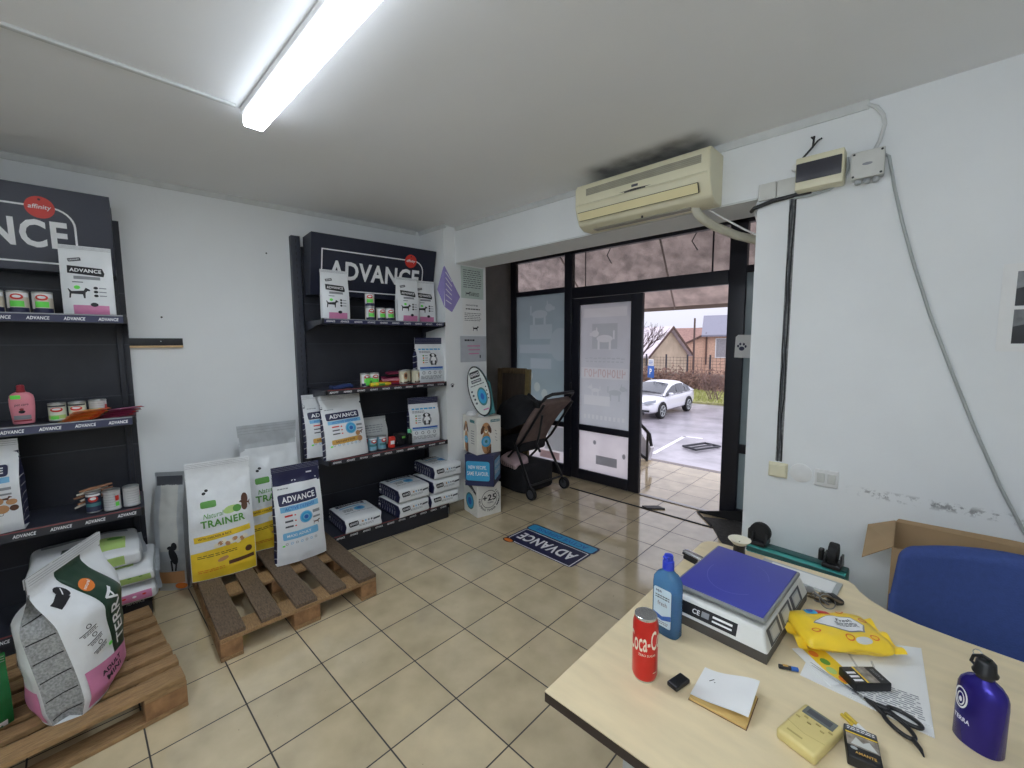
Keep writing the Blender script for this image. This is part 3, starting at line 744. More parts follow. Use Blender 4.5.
def lab_trainer(d, w, h):
    d.ell(-w * .25, h * .735, w * .03, h * .012, ink, 2, 8); d.ell(-w * .21, h * .755, w * .03, h * .012, ink, 2, 8)
    d.rect(-w * .19, h * .645, w * .24, h * .055, green_p, 2, .04, .01)
    d.ell(w * .15, h * .575, w * .12, h * .03, ltgreen, 2, 14, .2); d.ell(w * .25, h * .575, w * .07, h * .03, green_p, 3, 14)
    d.text('Natural', -w * .12, h * .555, w * .32, h * .04, green_p, 3, .1, .005, .3); d.text('TRAINER', w * .02, h * .49, w * .68, h * .062, green_p, 3, .04, .03)
    dogshape(d, w * .38, h * .6, w * .16, brown_p, 2, -1); d.ell(w * .38, h * .64, w * .055, h * .05, brown_p, 2, 12); d.ell(w * .37, h * .585, w * .05, h * .04, brown_p, 3, 12)
    d.rect(0, h * .375, w * .86, h * .05, yellow_p, 2, .08); d.text('WITH CHICKEN & RICE', -w * .12, h * .372, w * .5, h * .018, brown_p, 3, .08)
    d.poly([(-w * .49, h * .005), (w * .49, h * .005), (w * .49, h * .30), (-w * .49, h * .245)], yellow_p, 1)
    for i in range(9): d.ell(w * (-.1 + .055 * i), h * (.29 + .014 * ((i * 7) % 3)), w * .045, h * .018, tan_p if i % 2 else cream, 3, 10, i * .7)
    d.lines(-w * .1, h * .215, w * .6, h * .03, 2, brown_p, 3, 4, .35, .06); d.ell(w * .38, h * .2, w * .055, h * .026, brown_p, 3, 14)
    d.rect(w * .26, h * .125, w * .40, h * .032, brown_p, 3, .08); d.ell(-w * .02, h * .165, w * .09, h * .018, tan_p, 3, 10, .3); d.lines(-w * .2, h * .09, w * .4, h * .03, 2, orange_p, 3, 6, .35, .06)
def lab_puppy(d, w, h):
    """print seen on the sacks on the right of the shelves"""
    d.lines(0, h * .74, w * .8, h * .03, 1, skyblue, 2, 3, 1); d.lines(-w * .2, h * .68, w * .4, h * .05, 2, grey_ink, 2, 6, .6)
    d.ell(w * .05, h * .6, w * .13, h * .05, ink, 2, 14); d.ell(w * .05, h * .61, w * .06, h * .03, logo_w, 3, 10); d.ell(w * .05, h * .5, w * .16, h * .11, grey_ink, 2, 16); d.ell(w * .05, h * .5, w * .1, h * .08, logo_w, 3, 14); d.rect(-w * .02, h * .44, w * .05, h * .1, ink, 4); d.rect(w * .12, h * .44, w * .05, h * .1, ink, 4)
    for i in range(4): d.ell(-w * .3, h * (.6 - .05 * i), w * .03, w * .025, orange_p if i % 2 else green_p, 2, 8); d.rect(-w * .2, h * (.6 - .05 * i), w * .1, h * .015, grey_ink, 2)
    d.rect(0, h * .33, w * .84, h * .04, blue_p, 2); d.rect(0, h * .29, w * .84, h * .02, ltblue, 2)
    for i in range(4): d.ring(-w * .3 + w * .2 * i, h * .22, w * .05, w * .05, w * .014, dgrey, 2, 12)
    d.lines(0, h * .12, w * .8, h * .08, 3, grey_ink, 2, 8, .5)
def make_bag(name, label, loc, rot, bag, front_mt, side_mt, lab, group=None, cat='pet food bag', step=0.016, stripes=None, ns=0, seal_mt=None, mx=0.018):
    t = thing(name, label, cat, loc, rot, group)
    m = bag.bodymesh(front_mt, step)
    if lab: lab(Dec(m, bag.front, 0.0011, mx), bag.w, bag.h)
    m.build('bag_body', t, smooth=60)
    for sg in (-1, 1): bag.sidemesh(side_mt, sg, 0.02, stripes, ns).build('side_gusset', t, smooth=60)
    sb = MB(); y = 0.0022
    F = lambda a, b: bag.front(a, b) + Vector((0, -0.0035, 0))
    G = lambda a, b: bag.back(a, b) + Vector((0, 0.0035, 0))
    us = [-bag.w / 2 + bag.w * i / 12 for i in range(13)]; b0 = bag.h - bag.seal * 0.8
    vs = [b0 + (bag.h - b0) * i / 8 for i in range(9)]
    sb.grid(F, us, vs, seal_mt or front_mt); sb.grid(G, us, vs, seal_mt or front_mt)
    for k in (2, 4, 6):
        Dec(sb, F, 0.0012, 0.04).rect(0, vs[k], bag.w * .98, 0.0016, grey_ink, 1)
    sb.build('top_seal', t, smooth=60)
    return t
# on the corner unit -----------------------------------------------------------
S1, S2, S3, S0 = 1.80, 1.27, 0.735, 0.135
bs = Bag(0.205, 0.375, 0.085, 0.03, 0.5, 2, 0.004, 0.35)
small = make_bag('dog_food_bag', 'small white bag with pink foot at the bare wall end of the top shelf', LW(-0.878, 0.31, S1), LROT, bs, wht_bag, wht_bag, lab_small, 'small white bags with pink foot', step=0.02)
dup(small, LW(-0.28, 0.33, S1), LROT + 0.05, 'small white bag with pink foot just right of the tin pyramid')
dup(small, LW(-0.075, 0.26, S1), LROT - 0.06, 'small white bag with pink foot, last on the top shelf beside the column')
dup(small, LW(-2.215, 0.34, 1.777), LROT - 0.03, 'small white bag with pink foot standing in front of the cut-off header letters')
bA = Bag(0.325, 0.49, 0.13, 0.05, 0.5, 4, 0.005, 0.42, flare=0.04)
adv = make_bag('dog_food_bag', 'white and navy sack with orange label strip, leaning at the front of the third shelf', LW(-0.862, 0.365, S3), (-0.17, 0, LROT + 0.08), bA, wht_bag, navy_bag, lambda d, w, h: lab_advance(d, w, h, 'gold'), 'leaning sacks on the third shelf', stripes=logo_w, ns=8, seal_mt=wht_bag)
dup(adv, LW(-0.945, 0.195, S3), (-0.12, 0, LROT + 0.03), 'white and navy sack half hidden behind the one with the orange strip')
bL = Bag(.31, .47, .17, .05, .8, 21, .007, .5)
make_bag('dog_food_bag', 'tall white sack with striped navy side on the third shelf of the cut-off unit', LW(-2.69, 0.325, 0.668), LROT - .02, bL, wht_bag, navy_bag, lambda d, w, h: (lab_advance(d, w, h, 'gold'), d.ell(w * .40, h * .34, w * .06, w * .05, tan_p, 3, 12), d.ell(w * .42, h * .27, w * .05, w * .05, brown_p, 3, 12)), stripes=logo_w, ns=8)
bP = Bag(0.275, 0.40, 0.12, 0.07, 0.7, 6, 0.005, 0.55)
pup = make_bag('dog_food_bag', 'white and navy sack on the second shelf, right end beside the column', LW(-0.06, 0.29, S2), LROT - 0.02, bP, wht_bag, navy_bag, lab_puppy, 'sacks at the column end of the shelves', stripes=logo_w, ns=6, seal_mt=navy_bag)
dup(pup, LW(-0.13, 0.29, S3), LROT - 0.22, 'white and navy sack on the third shelf, beside the small jumble of packs')
# sacks lying on the lowest shelf: soft boxes, printed on top, end and side
def lying(name, label, loc, rot, w, dd, h, seed, group, ndec=True):
    t = thing(name, label, 'pet food bag', loc, rot, group)
    off = Vector((seed * 7.3, seed * 2.1, 0))
    def defo(p):
        u, v, k = p.x / (w / 2), p.y / (dd / 2), p.z / (h / 2)
        q = Vector(p); e = max(0, (1 - u * u)) * max(0, (1 - v * v))
        q.z += (0.014 if p.z > 0 else -0.0) * e ** 0.7 + 0.004 * mnoise.noise(Vector((p.x * 14, p.y * 14, 0)) + off) * (p.z > 0) * min(1, 2 * e)
        q.x -= 0.012 * u * (1 - abs(k)) * 1.2; q.y *= 1 - 0.04 * max(0, k)
        if v > 0.6 and k > 0: q.z -= (v - 0.6) ** 2 * 0.12
        return q
    r = 0.024
    m = MB(); m.box((0, 0, h / 2), (w, dd, h), wht_bag, r, seg=3, defo=defo, sub=9, mats=(navy_bag, navy_bag, wht_bag, wht_bag, wht_bag, wht_bag))
    def surf(k, sg):
        hx, hy, hz = w / 2, dd / 2, h / 2
        def P(p):
            q = Vector([max(-(a - r), min(a - r, b)) for a, b in zip((hx, hy, hz), p)]); d = Vector(p) - q
            if d.length > 1e-9: q = q + d.normalized() * r
            return defo(q) + Vector((0, 0, h / 2))
        if k == 'top': return lambda a, b: P((a, b, hz))
        if k == 'front': return lambda a, b: P((a, -hy, b))
        if k == 'left': return lambda a, b: P((-hx, -a, b))
        return lambda a, b: P((hx, a, b))
    d = Dec(m, surf('top', 1), 0.001, 0.02)
    d.rect(-w * .02, dd * .26, w * .72, dd * .16, navy, 1, 0, .01); d.text('ADVANCE', -w * .02, dd * .26, w * .6, dd * .08, logo_w, 2)
    d.rect(0, dd * .1, w * .7, dd * .05, ltblue, 1); d.ell(w * .08, -dd * .08, w * .14, w * .14, ltblue, 1); d.ell(w * .08, -dd * .08, w * .1, w * .1, skyblue, 2); d.ell(w * .08, -dd * .08, w * .05, w * .05, blue_p, 3)
    d.lines(-w * .2, -dd * .08, w * .25, dd * .15, 3, dgrey, 1, seed, .5); d.lines(0, -dd * .24, w * .7, dd * .05, 2, grey_ink, 1, seed + 3, .5)
    d = Dec(m, surf('front', 1), 0.001, 0.02)
    d.rect(-w * .28, h * .12, w * .26, h * .34, ink, 1, .05, .012); d.text('ADVANCE', -w * .28, h * .12, w * .22, h * .16, logo_w, 2, .05)
    for i in range(4): d.ell(-w * .04 + w * .08 * i, h * .16, w * .025, h * .07, (tan_p, ltblue, grey_ink, dgrey)[i], 1, 10)
    d.lines(w * .05, -h * .06, w * .4, h * .16, 2, grey_ink, 1, seed + 1); d.rect(w * .34, h * .14, w * .18, h * .12, dgrey, 1, .12)
    m.build('bag_body', t, smooth=50)
    for sg, k in ((-1, 'left'), (1, 'right')):
        s2 = MB(); F = surf(k, sg)
        us = [(-dd * .46 + dd * .92 * i / 10) for i in range(11)]; vs = [-h * .38 + h * .76 * i / 5 for i in range(6)]
        G = lambda a, b: F(a, b) + Vector((sg * 0.0012, 0, 0))
        s2.grid(G, us, vs, navy_bag); d = Dec(s2, G, 0.001, 0.03)
        for i in range(7): d.rect(-dd * .36 + dd * .11 * i, 0, 0.005, h * .68, logo_w, 1, .15)
        d.rect(dd * .40 * (-sg) * -1, 0, 0.03, h * .4, logo_w, 1)
        s2.build('side_gusset', t, smooth=50)
    return t
lie = lying('dog_food_bag', 'single sack lying flat on the lowest shelf, nearest the pallet', LW(-0.775, 0.255, S0 + 0.005), LROT, 0.32, 0.39, 0.115, 3, 'sacks lying on the lowest shelf')
for (s, z, a, lb) in ((-0.335, 0.0, 0.05, 'lower of the two sacks stacked flat in the middle of the lowest shelf'), (-0.325, 0.128, 0.02, 'upper of the two sacks stacked flat in the middle of the lowest shelf'),
                      (-0.005, 0.0, -0.03, 'bottom one of the three sacks stacked beside the column'), (0.008, 0.128, 0.03, 'middle one of the three sacks stacked beside the column'), (0.03, 0.256, -0.02, 'top one of the three sacks stacked beside the column')):
    dup(lie, LW(s, 0.255, S0 + 0.005 + z), LROT + a, lb)
# tins ----------------------------------------------------------------------------
def tin(name, label, loc, rot, r, h, lab_mt, deco, group, cat='tin'):
    t = thing(name, label, cat, loc, rot, group)
    m = MB(); m.lathe([(r * .94, 0), (r, 0.003), (r, 0.006), (r * .975, 0.008), (r * .975, h - 0.008), (r, h - 0.006), (r, h - 0.002), (r * .96, h)], steel, mats=[steel, steel, steel, lab_mt, steel, steel, steel], n=28)
    F = lambda a, b: Vector((r * .977 * math.sin(a / r), -r * .977 * math.cos(a / r), b))
    deco(Dec(m, F, 0.0006, 0.012), r, h)
    m.build('tin_body', t, smooth=40)
    m = MB(); m.lathe([(r * .9, 0.0005), (r * .88, -0.002), (r * .3, -0.0015), (0.0, -0.0015)], steel, (0, 0, h), n=28, cap=False)
    m.tube([(r * .2 * math.cos(g), -r * .45 + r * .28 * math.sin(g), h + 0.0005) for g in [PI * 2 * i / 12 for i in range(12)]], 0.0015, steel, 6, True)
    m.build('lid', t)
    return t
def deco_a(d, r, h):
    d.rect(0, h * .82, r * 2.6, h * .18, logo_w, 1); d.ell(0, h * .74, r * .62, h * .13, red_p, 2, 16); d.ell(0, h * .75, r * .4, h * .06, logo_w, 3, 12)
    d.rect(0, h * .44, r * 1.3, h * .25, lime, 3); d.rect(0, h * .18, r * 2.6, h * .2, navy, 1); d.rect(-r * 1.0, h * .5, r * .5, h * .5, logo_w, 2)
def deco_g(d, r, h):
    d.ell(0, h * .64, r * .72, h * .13, red_p, 2, 16); d.ell(0, h * .67, r * .5, h * .06, logo_w, 3, 12); d.rect(0, h * .84, r * 2.4, h * .1, dgrey, 1)
    d.rect(0, h * .24, r * 2.2, h * .2, ltgreen, 1); d.rect(-r * .25, h * .2, r * .9, h * .18, lime, 3)
def deco_b(d, r, h):
    for i in range(6): d.rect(0, h * (.2 + .12 * i), r * 1.8, h * .012, grey_ink, 1)
    d.rect(r * 1.15, h * .3, r * .5, h * .2, lime, 2); d.rect(r * 1.15, h * .6, r * .5, h * .25, red_p, 2)
def deco_n(d, r, h):
    d.ell(0, h * .68, r * .66, h * .14, red_p, 2, 16); d.ell(0, h * .71, r * .4, h * .07, logo_w, 3, 12); d.rect(0, h * .40, r * 2.2, h * .16, teal_p, 1); d.rect(0, h * .86, r * 2.2, h * .1, logo_w, 1)
labA = mat('tin_label_red_blue', (206, 196, 178), 0.4)
labG = mat('tin_label_white_green', (214, 220, 200), 0.4)
labN = mat('tin_label_navy', (44, 48, 72), 0.4)
labY = mat('tin_label_ivory', (214, 208, 180), 0.4)
rt, ht = 0.0375, 0.11
ta = tin('food_tin', 'dog food tin with lime sticker, left end of the pyramid base row', LW(-0.612, 0.325, S1), LROT, rt, ht, labA, deco_a, 'tins on the top shelf of the corner unit')
dup(ta, LW(-0.52, 0.325, S1), LROT + .1, 'dog food tin with lime sticker, middle of the pyramid base row')
dup(ta, LW(-0.442, 0.325, S1), LROT - .1, 'dog food tin with lime sticker, right end of the pyramid base row')
dup(ta, LW(-0.61, 0.325, S1 + ht + .001), LROT - .35, 'dog food tin perched alone on top of the small pyramid')
dup(ta, LW(-0.665, 0.305, S2), LROT + .1, 'dog food tin on the second shelf, left of the pair behind the yellow tube')
dup(ta, LW(-0.585, 0.305, S2), LROT - .1, 'dog food tin on the second shelf, right of the pair behind the yellow tube')
ty = tin('food_tin', 'ivory and brown tin on the second shelf, just right of the sticks', LW(-0.325, 0.305, S2), LROT, rt, ht * 1.08, labY, lambda d, r, h: (d.ell(r * .2, h * .6, r * .6, h * .26, tan_p, 1, 14), d.ell(r * .2, h * .62, r * .35, h * .14, brown_p, 2, 12), d.rect(-r * .6, h * .4, r * .5, h * .6, cream, 1), d.rect(0, h * .12, r * 2.4, h * .12, brown_p, 1)), 'ivory tins on the second shelf')
dup(ty, LW(-0.205, 0.305, S2), LROT + .5, 'ivory and brown tin on the second shelf, touching the sack')
dup(ty, LW(-0.255, 0.235, S2), LROT + .9, 'ivory and brown tin on the second shelf, half hidden behind the other two')
# tins on the other unit
G1, G2, G3 = 1.777, 1.205, 0.668
tb = tin('food_tin', 'tin with lime sticker on the upper shelf, right beside the small white bag', LW(-2.392, 0.325, G1), LROT, 0.039, 0.118, labA, deco_a, 'tins in front of the cut-off header')
dup(tb, LW(-2.478, 0.325, G1), LROT, 'tin with lime sticker on the upper shelf, second from the small white bag')
dup(tb, LW(-2.562, 0.325, G1), LROT, 'tin with lime sticker on the upper shelf, third from the bag, cut off')
tw = tin('food_tin', 'white and green tin nearest the pink shampoo bottle', LW(-2.388, 0.275, G2), LROT, 0.036, 0.098, labG, deco_g, 'short tins behind the sachets')
dup(tw, LW(-2.31, 0.275, G2), LROT - .1, 'white and green tin in the middle of the row behind the sachets')
tin('food_tin', 'plain grey labelled tin at the end of the row behind the maroon sachets', LW(-2.228, 0.275, G2), LROT, 0.038, 0.102, tin_lab, deco_b, 'short tins behind the sachets')
tin('food_tin', 'navy and teal tin on the third shelf of the cut-off unit', LW(-2.282, 0.31, G3), LROT, 0.034, 0.118, labN, deco_n, 'tins beside the chew sticks')
tg3 = tin('food_tin', 'grey labelled tin between the navy tin and the end tin', LW(-2.205, 0.335, G3), LROT - .5, 0.038, 0.118, tin_lab, deco_b, 'tins beside the chew sticks')
dup(tg3, LW(-2.122, 0.325, G3), LROT + .4, 'grey labelled tin at the very end of the third shelf')
# pink shampoo bottle
t = thing('shampoo_bottle', 'pink shampoo bottle with red cap and lime sticker', 'bottle', LW(-2.512, 0.275, G2), LROT)
pinkb = mat('pink_bottle', (226, 140, 152), 0.35); redcap = mat('dark_red_cap', (150, 40, 52), 0.35)
m = MB()
prof = [(.036, 0), (.040, .006), (.043, .05), (.046, .09), (.046, .13), (.042, .15), (.030, .163), (.018, .168)]
for k in range(len(prof) - 1):
    (r0, z0), (r1, z1) = prof[k], prof[k + 1]; n = 28
    vs = [(r * math.cos(2 * PI * i / n), r * .58 * math.sin(2 * PI * i / n), z) for (r, z) in (prof[k], prof[k + 1]) for i in range(n)]
    m.add(vs, [(i, (i + 1) % n, n + (i + 1) % n, n + i) for i in range(n)], pinkb)
Fb = lambda a, b: Vector((a, -math.sqrt(max(1e-6, 1 - (a / .047) ** 2)) * .0272, b))
d = Dec(m, Fb, 0.0006, 0.01); d.text('pet care', 0, .10, .05, .014, ink, 2, .05, .005, .3); d.ell(0, .065, .012, .009, ink, 2, 10); d.ell(.0, .078, .008, .006, redcap, 2, 10); d.rect(0, .035, .06, .022, grey_ink, 1); d.rect(0, .018, .062, .006, redcap, 1)
d.rect(-.018, .143, .036, .02, lime, 3)
m.build('bottle_body', t, smooth=50)
m = MB(); m.lathe([(.017, .166), (.017, .176), (.015, .178), (.015, .20), (.011, .205), (0, .206)], redcap); m.build('cap', t)
# sachets lying in an untidy row
def sachet(name, label, loc, rot, mt, L, Wd, group):
    o = MB(); n = 10
    def F(sg):
        return lambda a, b: Vector((a, b, 0.004 + sg * 0.0035 * (1 - (2 * a / L) ** 4) * (1 - (2 * b / Wd) ** 4) + 0.0022 * mnoise.noise(Vector((a * 40, b * 40, L * 100)))))
    us = [-L / 2 + L * i / n for i in range(n + 1)]; vs = [-Wd / 2 + Wd * i / 6 for i in range(7)]
    o.grid(F(1), us, vs, mt); o.grid(F(-1), us, vs, mt)
    d = Dec(o, F(1), 0.0006, 0.02); d.rect(0, 0, L * .5, Wd * .3, yellow_p if 'orange' in name else pink_print, 1); d.rect(L * .38, 0, L * .1, Wd * .9, red_p, 1)
    ob = o.build('treat_sachet', None, smooth=50, loc=loc, rot=rot)
    return tag(ob, label, 'sachet', group)
osm = mat('orange_foil', (216, 112, 48), 0.3, var=.15); msm = mat('maroon_foil', (132, 44, 74), 0.3, var=.15)
for k in range(5):
    sachet('orange', ['orange treat sachet at the bottom of the heap beside the tins', 'orange treat sachet second from the bottom of the heap', 'orange treat sachet in the middle of the heap', 'orange treat sachet fourth from the bottom of the heap', 'orange treat sachet on top of the heap'][k], LW(-2.30 + .012 * k, 0.36 - .01 * k, G2 + .002 + k * .0105), (0.05 * (k % 2), -0.06, LROT + .12 * (k - 2)), osm, .15, .09, 'orange sachets')
for k in range(4):
    sachet('maroon', ['maroon treat sachet at the bottom of the shelf-end heap', 'maroon treat sachet second from the bottom of the shelf-end heap', 'maroon treat sachet third from the bottom of the shelf-end heap', 'maroon treat sachet on top of the shelf-end heap'][k], LW(-2.148 + .012 * k, 0.34 - .012 * k, G2 + .002 + k * .0115), (0, -0.05, LROT + .1 * (k - 1)), msm, .16, .09, 'maroon sachets')
# chew sticks behind the lower tins
stick = mat('chew_stick', (150, 104, 74), 0.6, var=.2); stick2 = mat('chew_stick_pale', (206, 196, 182), 0.6)
for k in range(6):
    m = MB(); a = LW(-2.36 + .012 * (k % 3), 0.30, G3 + .035 + .018 * k); b = LW(-2.22 + .02 * (k % 2), 0.22 + .012 * k, G3 + .075 + .013 * k)
    m.tube([a, a.lerp(b, .3), a.lerp(b, .7), b], .007, stick if k % 2 else stick2, 8, rr=[.005, .008, .008, .005])
    tag(m.build('chew_stick'), ['lowest pale chew stick poking out behind the navy tin', 'lowest brown chew stick poking out behind the navy tin', 'middle pale chew stick poking out behind the navy tin', 'middle brown chew stick poking out behind the navy tin', 'upper pale chew stick poking out behind the navy tin', 'uppermost brown chew stick poking out behind the navy tin'][k], 'chew', 'chew sticks')
# second shelf of the corner unit: sticks, yellow tube, green pack, blue pack
for k in range(6):
    m = MB(); a = LW(-0.53 + .01 * k, 0.24 + .02 * (k % 3), S2 + .012 + .016 * k); b = LW(-0.36 + .008 * k, 0.30 - .015 * (k % 2), S2 + .012 + .016 * k + (.015 if k > 3 else 0))
    m.box((0, 0, 0), ((b - a).length, .045, .012), (msm, red_p, pinkb, msm, ink, msm)[k], .004)
    o = m.build('treat_stick_pack'); o.location = (a + b) / 2; o.rotation_euler = (0.3, 0, LROT - .25 + .12 * k)
    tag(o, ['maroon snack stick pack at the bottom of the untidy pile', 'red snack stick pack second in the untidy pile', 'pink snack stick pack third in the untidy pile', 'maroon snack stick pack fourth in the untidy pile', 'black snack stick pack near the top of the untidy pile', 'maroon snack stick pack on top of the untidy pile'][k], 'snack pack', 'snack stick packs')
m = MB(); m.lathe([(.0, 0), (.016, 0), (.017, .02), (.017, .15), (.012, .158), (.012, .172), (0, .173)], yellow_p, n=18)
F = lambda a, b: Vector((.0175 * math.sin(a / .0175), -.0175 * math.cos(a / .0175), b)); d = Dec(m, F, .0005, .02); d.rect(0, .09, .02, .06, green_p, 1); d.rect(0, .03, .03, .02, lime, 1)
o = m.build('yellow_tube', None, 40); o.location = LW(-0.655, 0.385, S2 + .019); o.rotation_euler = (0, PI / 2, LROT); tag(o, 'yellow tube lying on the front edge of the second shelf', 'tube')
m = MB(); m.box((0, 0, .03), (.06, .03, .06), lime, .008, defo=lambda p: p + Vector((0, .006 * math.sin(p.x * 90), 0)), sub=4); m.box((0, -.0155, .03), (.03, .002, .02), green_p, .0008)
o = m.build('green_treat_pack', None, 50, LW(-0.645, .345, S2 + .012), LROT); tag(o, 'small lime green pack just behind the yellow tube', 'snack pack')
m = MB(); m.box((0, 0, .014), (.17, .07, .028), mat('blue_pack', (46, 62, 110), .4), .01, defo=lambda p: p + Vector((0, 0, .006 * math.sin(p.x * 40))), sub=6); m.box((.05, 0, .031), (.04, .05, .003), ltblue, .001)
o = m.build('blue_treat_pack', None, 50, LW(-0.855, .30, S2), LROT + .1); tag(o, 'flat blue pack lying alone on the second shelf', 'snack pack')
# jumble on the third shelf
for k, (s, dd, z, lb) in enumerate(((-0.625, .34, 0, 'teal and white tin tray pack at the front of the third shelf jumble'), (-0.545, .34, 0, 'teal and white tin tray pack beside the red pack on the third shelf'))):
    t = tin('food_tin', lb, LW(s, dd - .03, S3), LROT + .2 * k, .038, .115, mat('tin_label_teal', (120, 168, 186), .4), deco_n, 'tins in the third shelf jumble')
tin('food_tin', 'dark tin behind the two teal tins on the third shelf', LW(-0.665, .225, S3), LROT, .037, .11, labN, deco_n, 'tins in the third shelf jumble')
b3 = Bag(.26, .25, .09, .03, .7, 9, .012, .5)
make_bag('treat_bag', 'crumpled pale grey bag lying over the tins on the third shelf', LW(-0.56, .165, S3 + .0), (-.12, 0, LROT - .04), b3, mat('bag_pale_grey', (188, 190, 188), .45, bump=.3, bscale=20), wht_bag, lambda d, w, h: d.lines(0, h * .6, w * .7, h * .3, 4, grey_ink, 1, 3, .4), cat='treat bag')
m = MB(); m.box((0, 0, .05), (.055, .035, .10), red_p, .012, defo=lambda p: p + Vector((.004 * math.sin(p.z * 70), 0, 0)), sub=5); m.box((0, -.0185, .05), (.035, .002, .03), logo_w, .0008)
tag(m.build('treat_pouch', None, 50, LW(-0.472, .345, S3), LROT), 'upright red pouch beside the teal tins', 'snack pack')
m = MB(); m.box((0, 0, .055), (.11, .05, .11), ink, .014, defo=lambda p: p + Vector((0, .008 * math.sin(p.x * 60 + p.z * 40), 0)), sub=6); m.box((.03, -.026, .07), (.03, .003, .02), green_p, .001); m.box((-.02, -.026, .04), (.02, .003, .03), logo_w, .001)
tag(m.build('treat_pouch', None, 50, LW(-0.375, .295, S3), LROT - .1), 'black pouch with green mark right of the red pouch', 'snack pack')
t = thing('spray_bottle', 'slim dark bottle with mint green cap on the third shelf', 'bottle', LW(-0.295, .33, S3), LROT)
m = MB(); m.lathe([(.0, 0), (.02, 0), (.021, .004), (.021, .085), (.009, .1), (.009, .108)], blk_pl); m.build('bottle_body', t)
m = MB(); m.lathe([(.0, .105), (.019, .105), (.019, .132), (.014, .136), (0, .137)], mat('mint_cap', (120, 212, 166), .4)); m.build('cap', t)
# ------------------------------------------------------------------ pallets
def pallet(name, label, loc, rot, L, W, widths, bm_, sm_, blk):
    t = thing(name, label, 'pallet', loc, rot)
    gap = (W - sum(widths)) / (len(widths) - 1); y = -W / 2; rd = random.Random(len(widths))
    for w in widths:
        m = MB(); m.box((rd.uniform(-.004, .004), y + w / 2, 0.133), (L - rd.uniform(0, .015), w, 0.022), bm_, 0.003, defo=lambda p: p + Vector((0, 0.003 * mnoise.noise(Vector((p.x * 5, 0, w * 99))), 0.0015 * mnoise.noise(Vector((p.x * 9, p.y * 20, y))))), sub=10)
        m.build('deck_board', t, smooth=40); y += w + gap
    for x in (-L / 2 + .0725, 0, L / 2 - .0725):
        m = MB(); m.box((x, 0, 0.111), (0.145, W, 0.021), sm_, 0.003); m.build('cross_board', t)
        for yy, bw in ((-W / 2 + .05, .1), (0, .145), (W / 2 - .05, .1)):
            m = MB(); m.box((x, yy, 0.0605), (0.145, bw, 0.078), blk, 0.004); m.build('block', t)
    for yy, bw in ((-W / 2 + .05, .1), (0, .145), (W / 2 - .05, .1)):
        m = MB(); m.box((0, yy, 0.011), (L, bw, 0.021), sm_, 0.003); m.build('bottom_board', t)
    return t
pallet('wooden_pallet', 'light wooden pallet under the big pink and green sack', (-0.885, -1.80, 0), PI / 2 + 0.05, 1.2, 0.80, (.10, .07, .075, .07, .075, .07, .105), wood, wood, wood_blk)
pallet('wooden_pallet', 'dark weathered pallet with wide gaps carrying three sacks', (-1.20, -0.575, 0), -0.044, 1.03, 0.84, (.115, .10, .115, .10, .115), wood_dk, wood, wood_blk)
ZP = 0.1445
# sacks on the far pallet
bt = Bag(.345, .735, .17, .05, .62, 11, .009, .5, pinch=.03)
make_bag('dog_food_bag', 'yellow and white sack with green lettering, front left on the dark pallet', (-1.412, -0.835, ZP), (-.05, 0, math.radians(79.6)), bt, wht_bag, silver_bag, lab_trainer, 'yellow and white sacks')
bt2 = Bag(.385, .90, .17, .10, .6, 12, .012, .42, pinch=.05)
def lab_tr2(d, w, h): lab_trainer(d, w, h * .86); d.rect(0, h * .9, w * .97, h * .17, silver_bag, 1)
make_bag('dog_food_bag', 'tall silver topped sack standing against the wall behind the navy topped one', (-1.60, -0.475, ZP), (-.06, 0, math.radians(86)), bt2, wht_bag, silver_bag, lab_tr2, 'yellow and white sacks', seal_mt=silver_bag)
ba = Bag(.30, .655, .13, .05, .55, 13, .010, .45, flare=.06)
make_bag('dog_food_bag', 'navy topped white sack with blue label strip, front right on the dark pallet', (-1.245, -0.425, ZP), (-.04, 0, math.radians(87)), ba, wht_bag, navy_bag, lambda d, w, h: lab_advance(d, w, h, 'blue'), stripes=logo_w, ns=9, seal_mt=navy_bag)
bg = Bag(.17, .785, .11, .03, .8, 14, .006, .6)
def lab_grey(d, w, h):
    d.rect(0, h * .62, w * .62, h * .55, ltgrey_pl, 1); d.ell(w * .12, h * .30, w * .13, h * .075, ink, 2, 14, .25); d.ell(w * .16, h * .385, w * .10, h * .035, ink, 3, 12); d.ell(w * .02, h * .375, w * .09, h * .016, ink, 3, 10, .2); d.rect(w * .06, h * .22, w * .06, h * .09, ink, 3, .1); d.rect(w * .2, h * .22, w * .06, h * .09, ink, 3, -.1); d.rect(0, h * .93, w * .9, h * .08, dgrey, 1); d.rect(0, h * .12, w * .9, h * .1, tan_p, 1); d.ell(w * .3, h * .04, w * .2, h * .03, orange_p, 2, 12)
make_bag('dog_food_bag', 'narrow grey sack with black dog standing on the floor against the wall', (-1.735, -1.045, 0), (-.02, 0, math.radians(52)), bg, silver_bag, silver_bag, lab_grey)
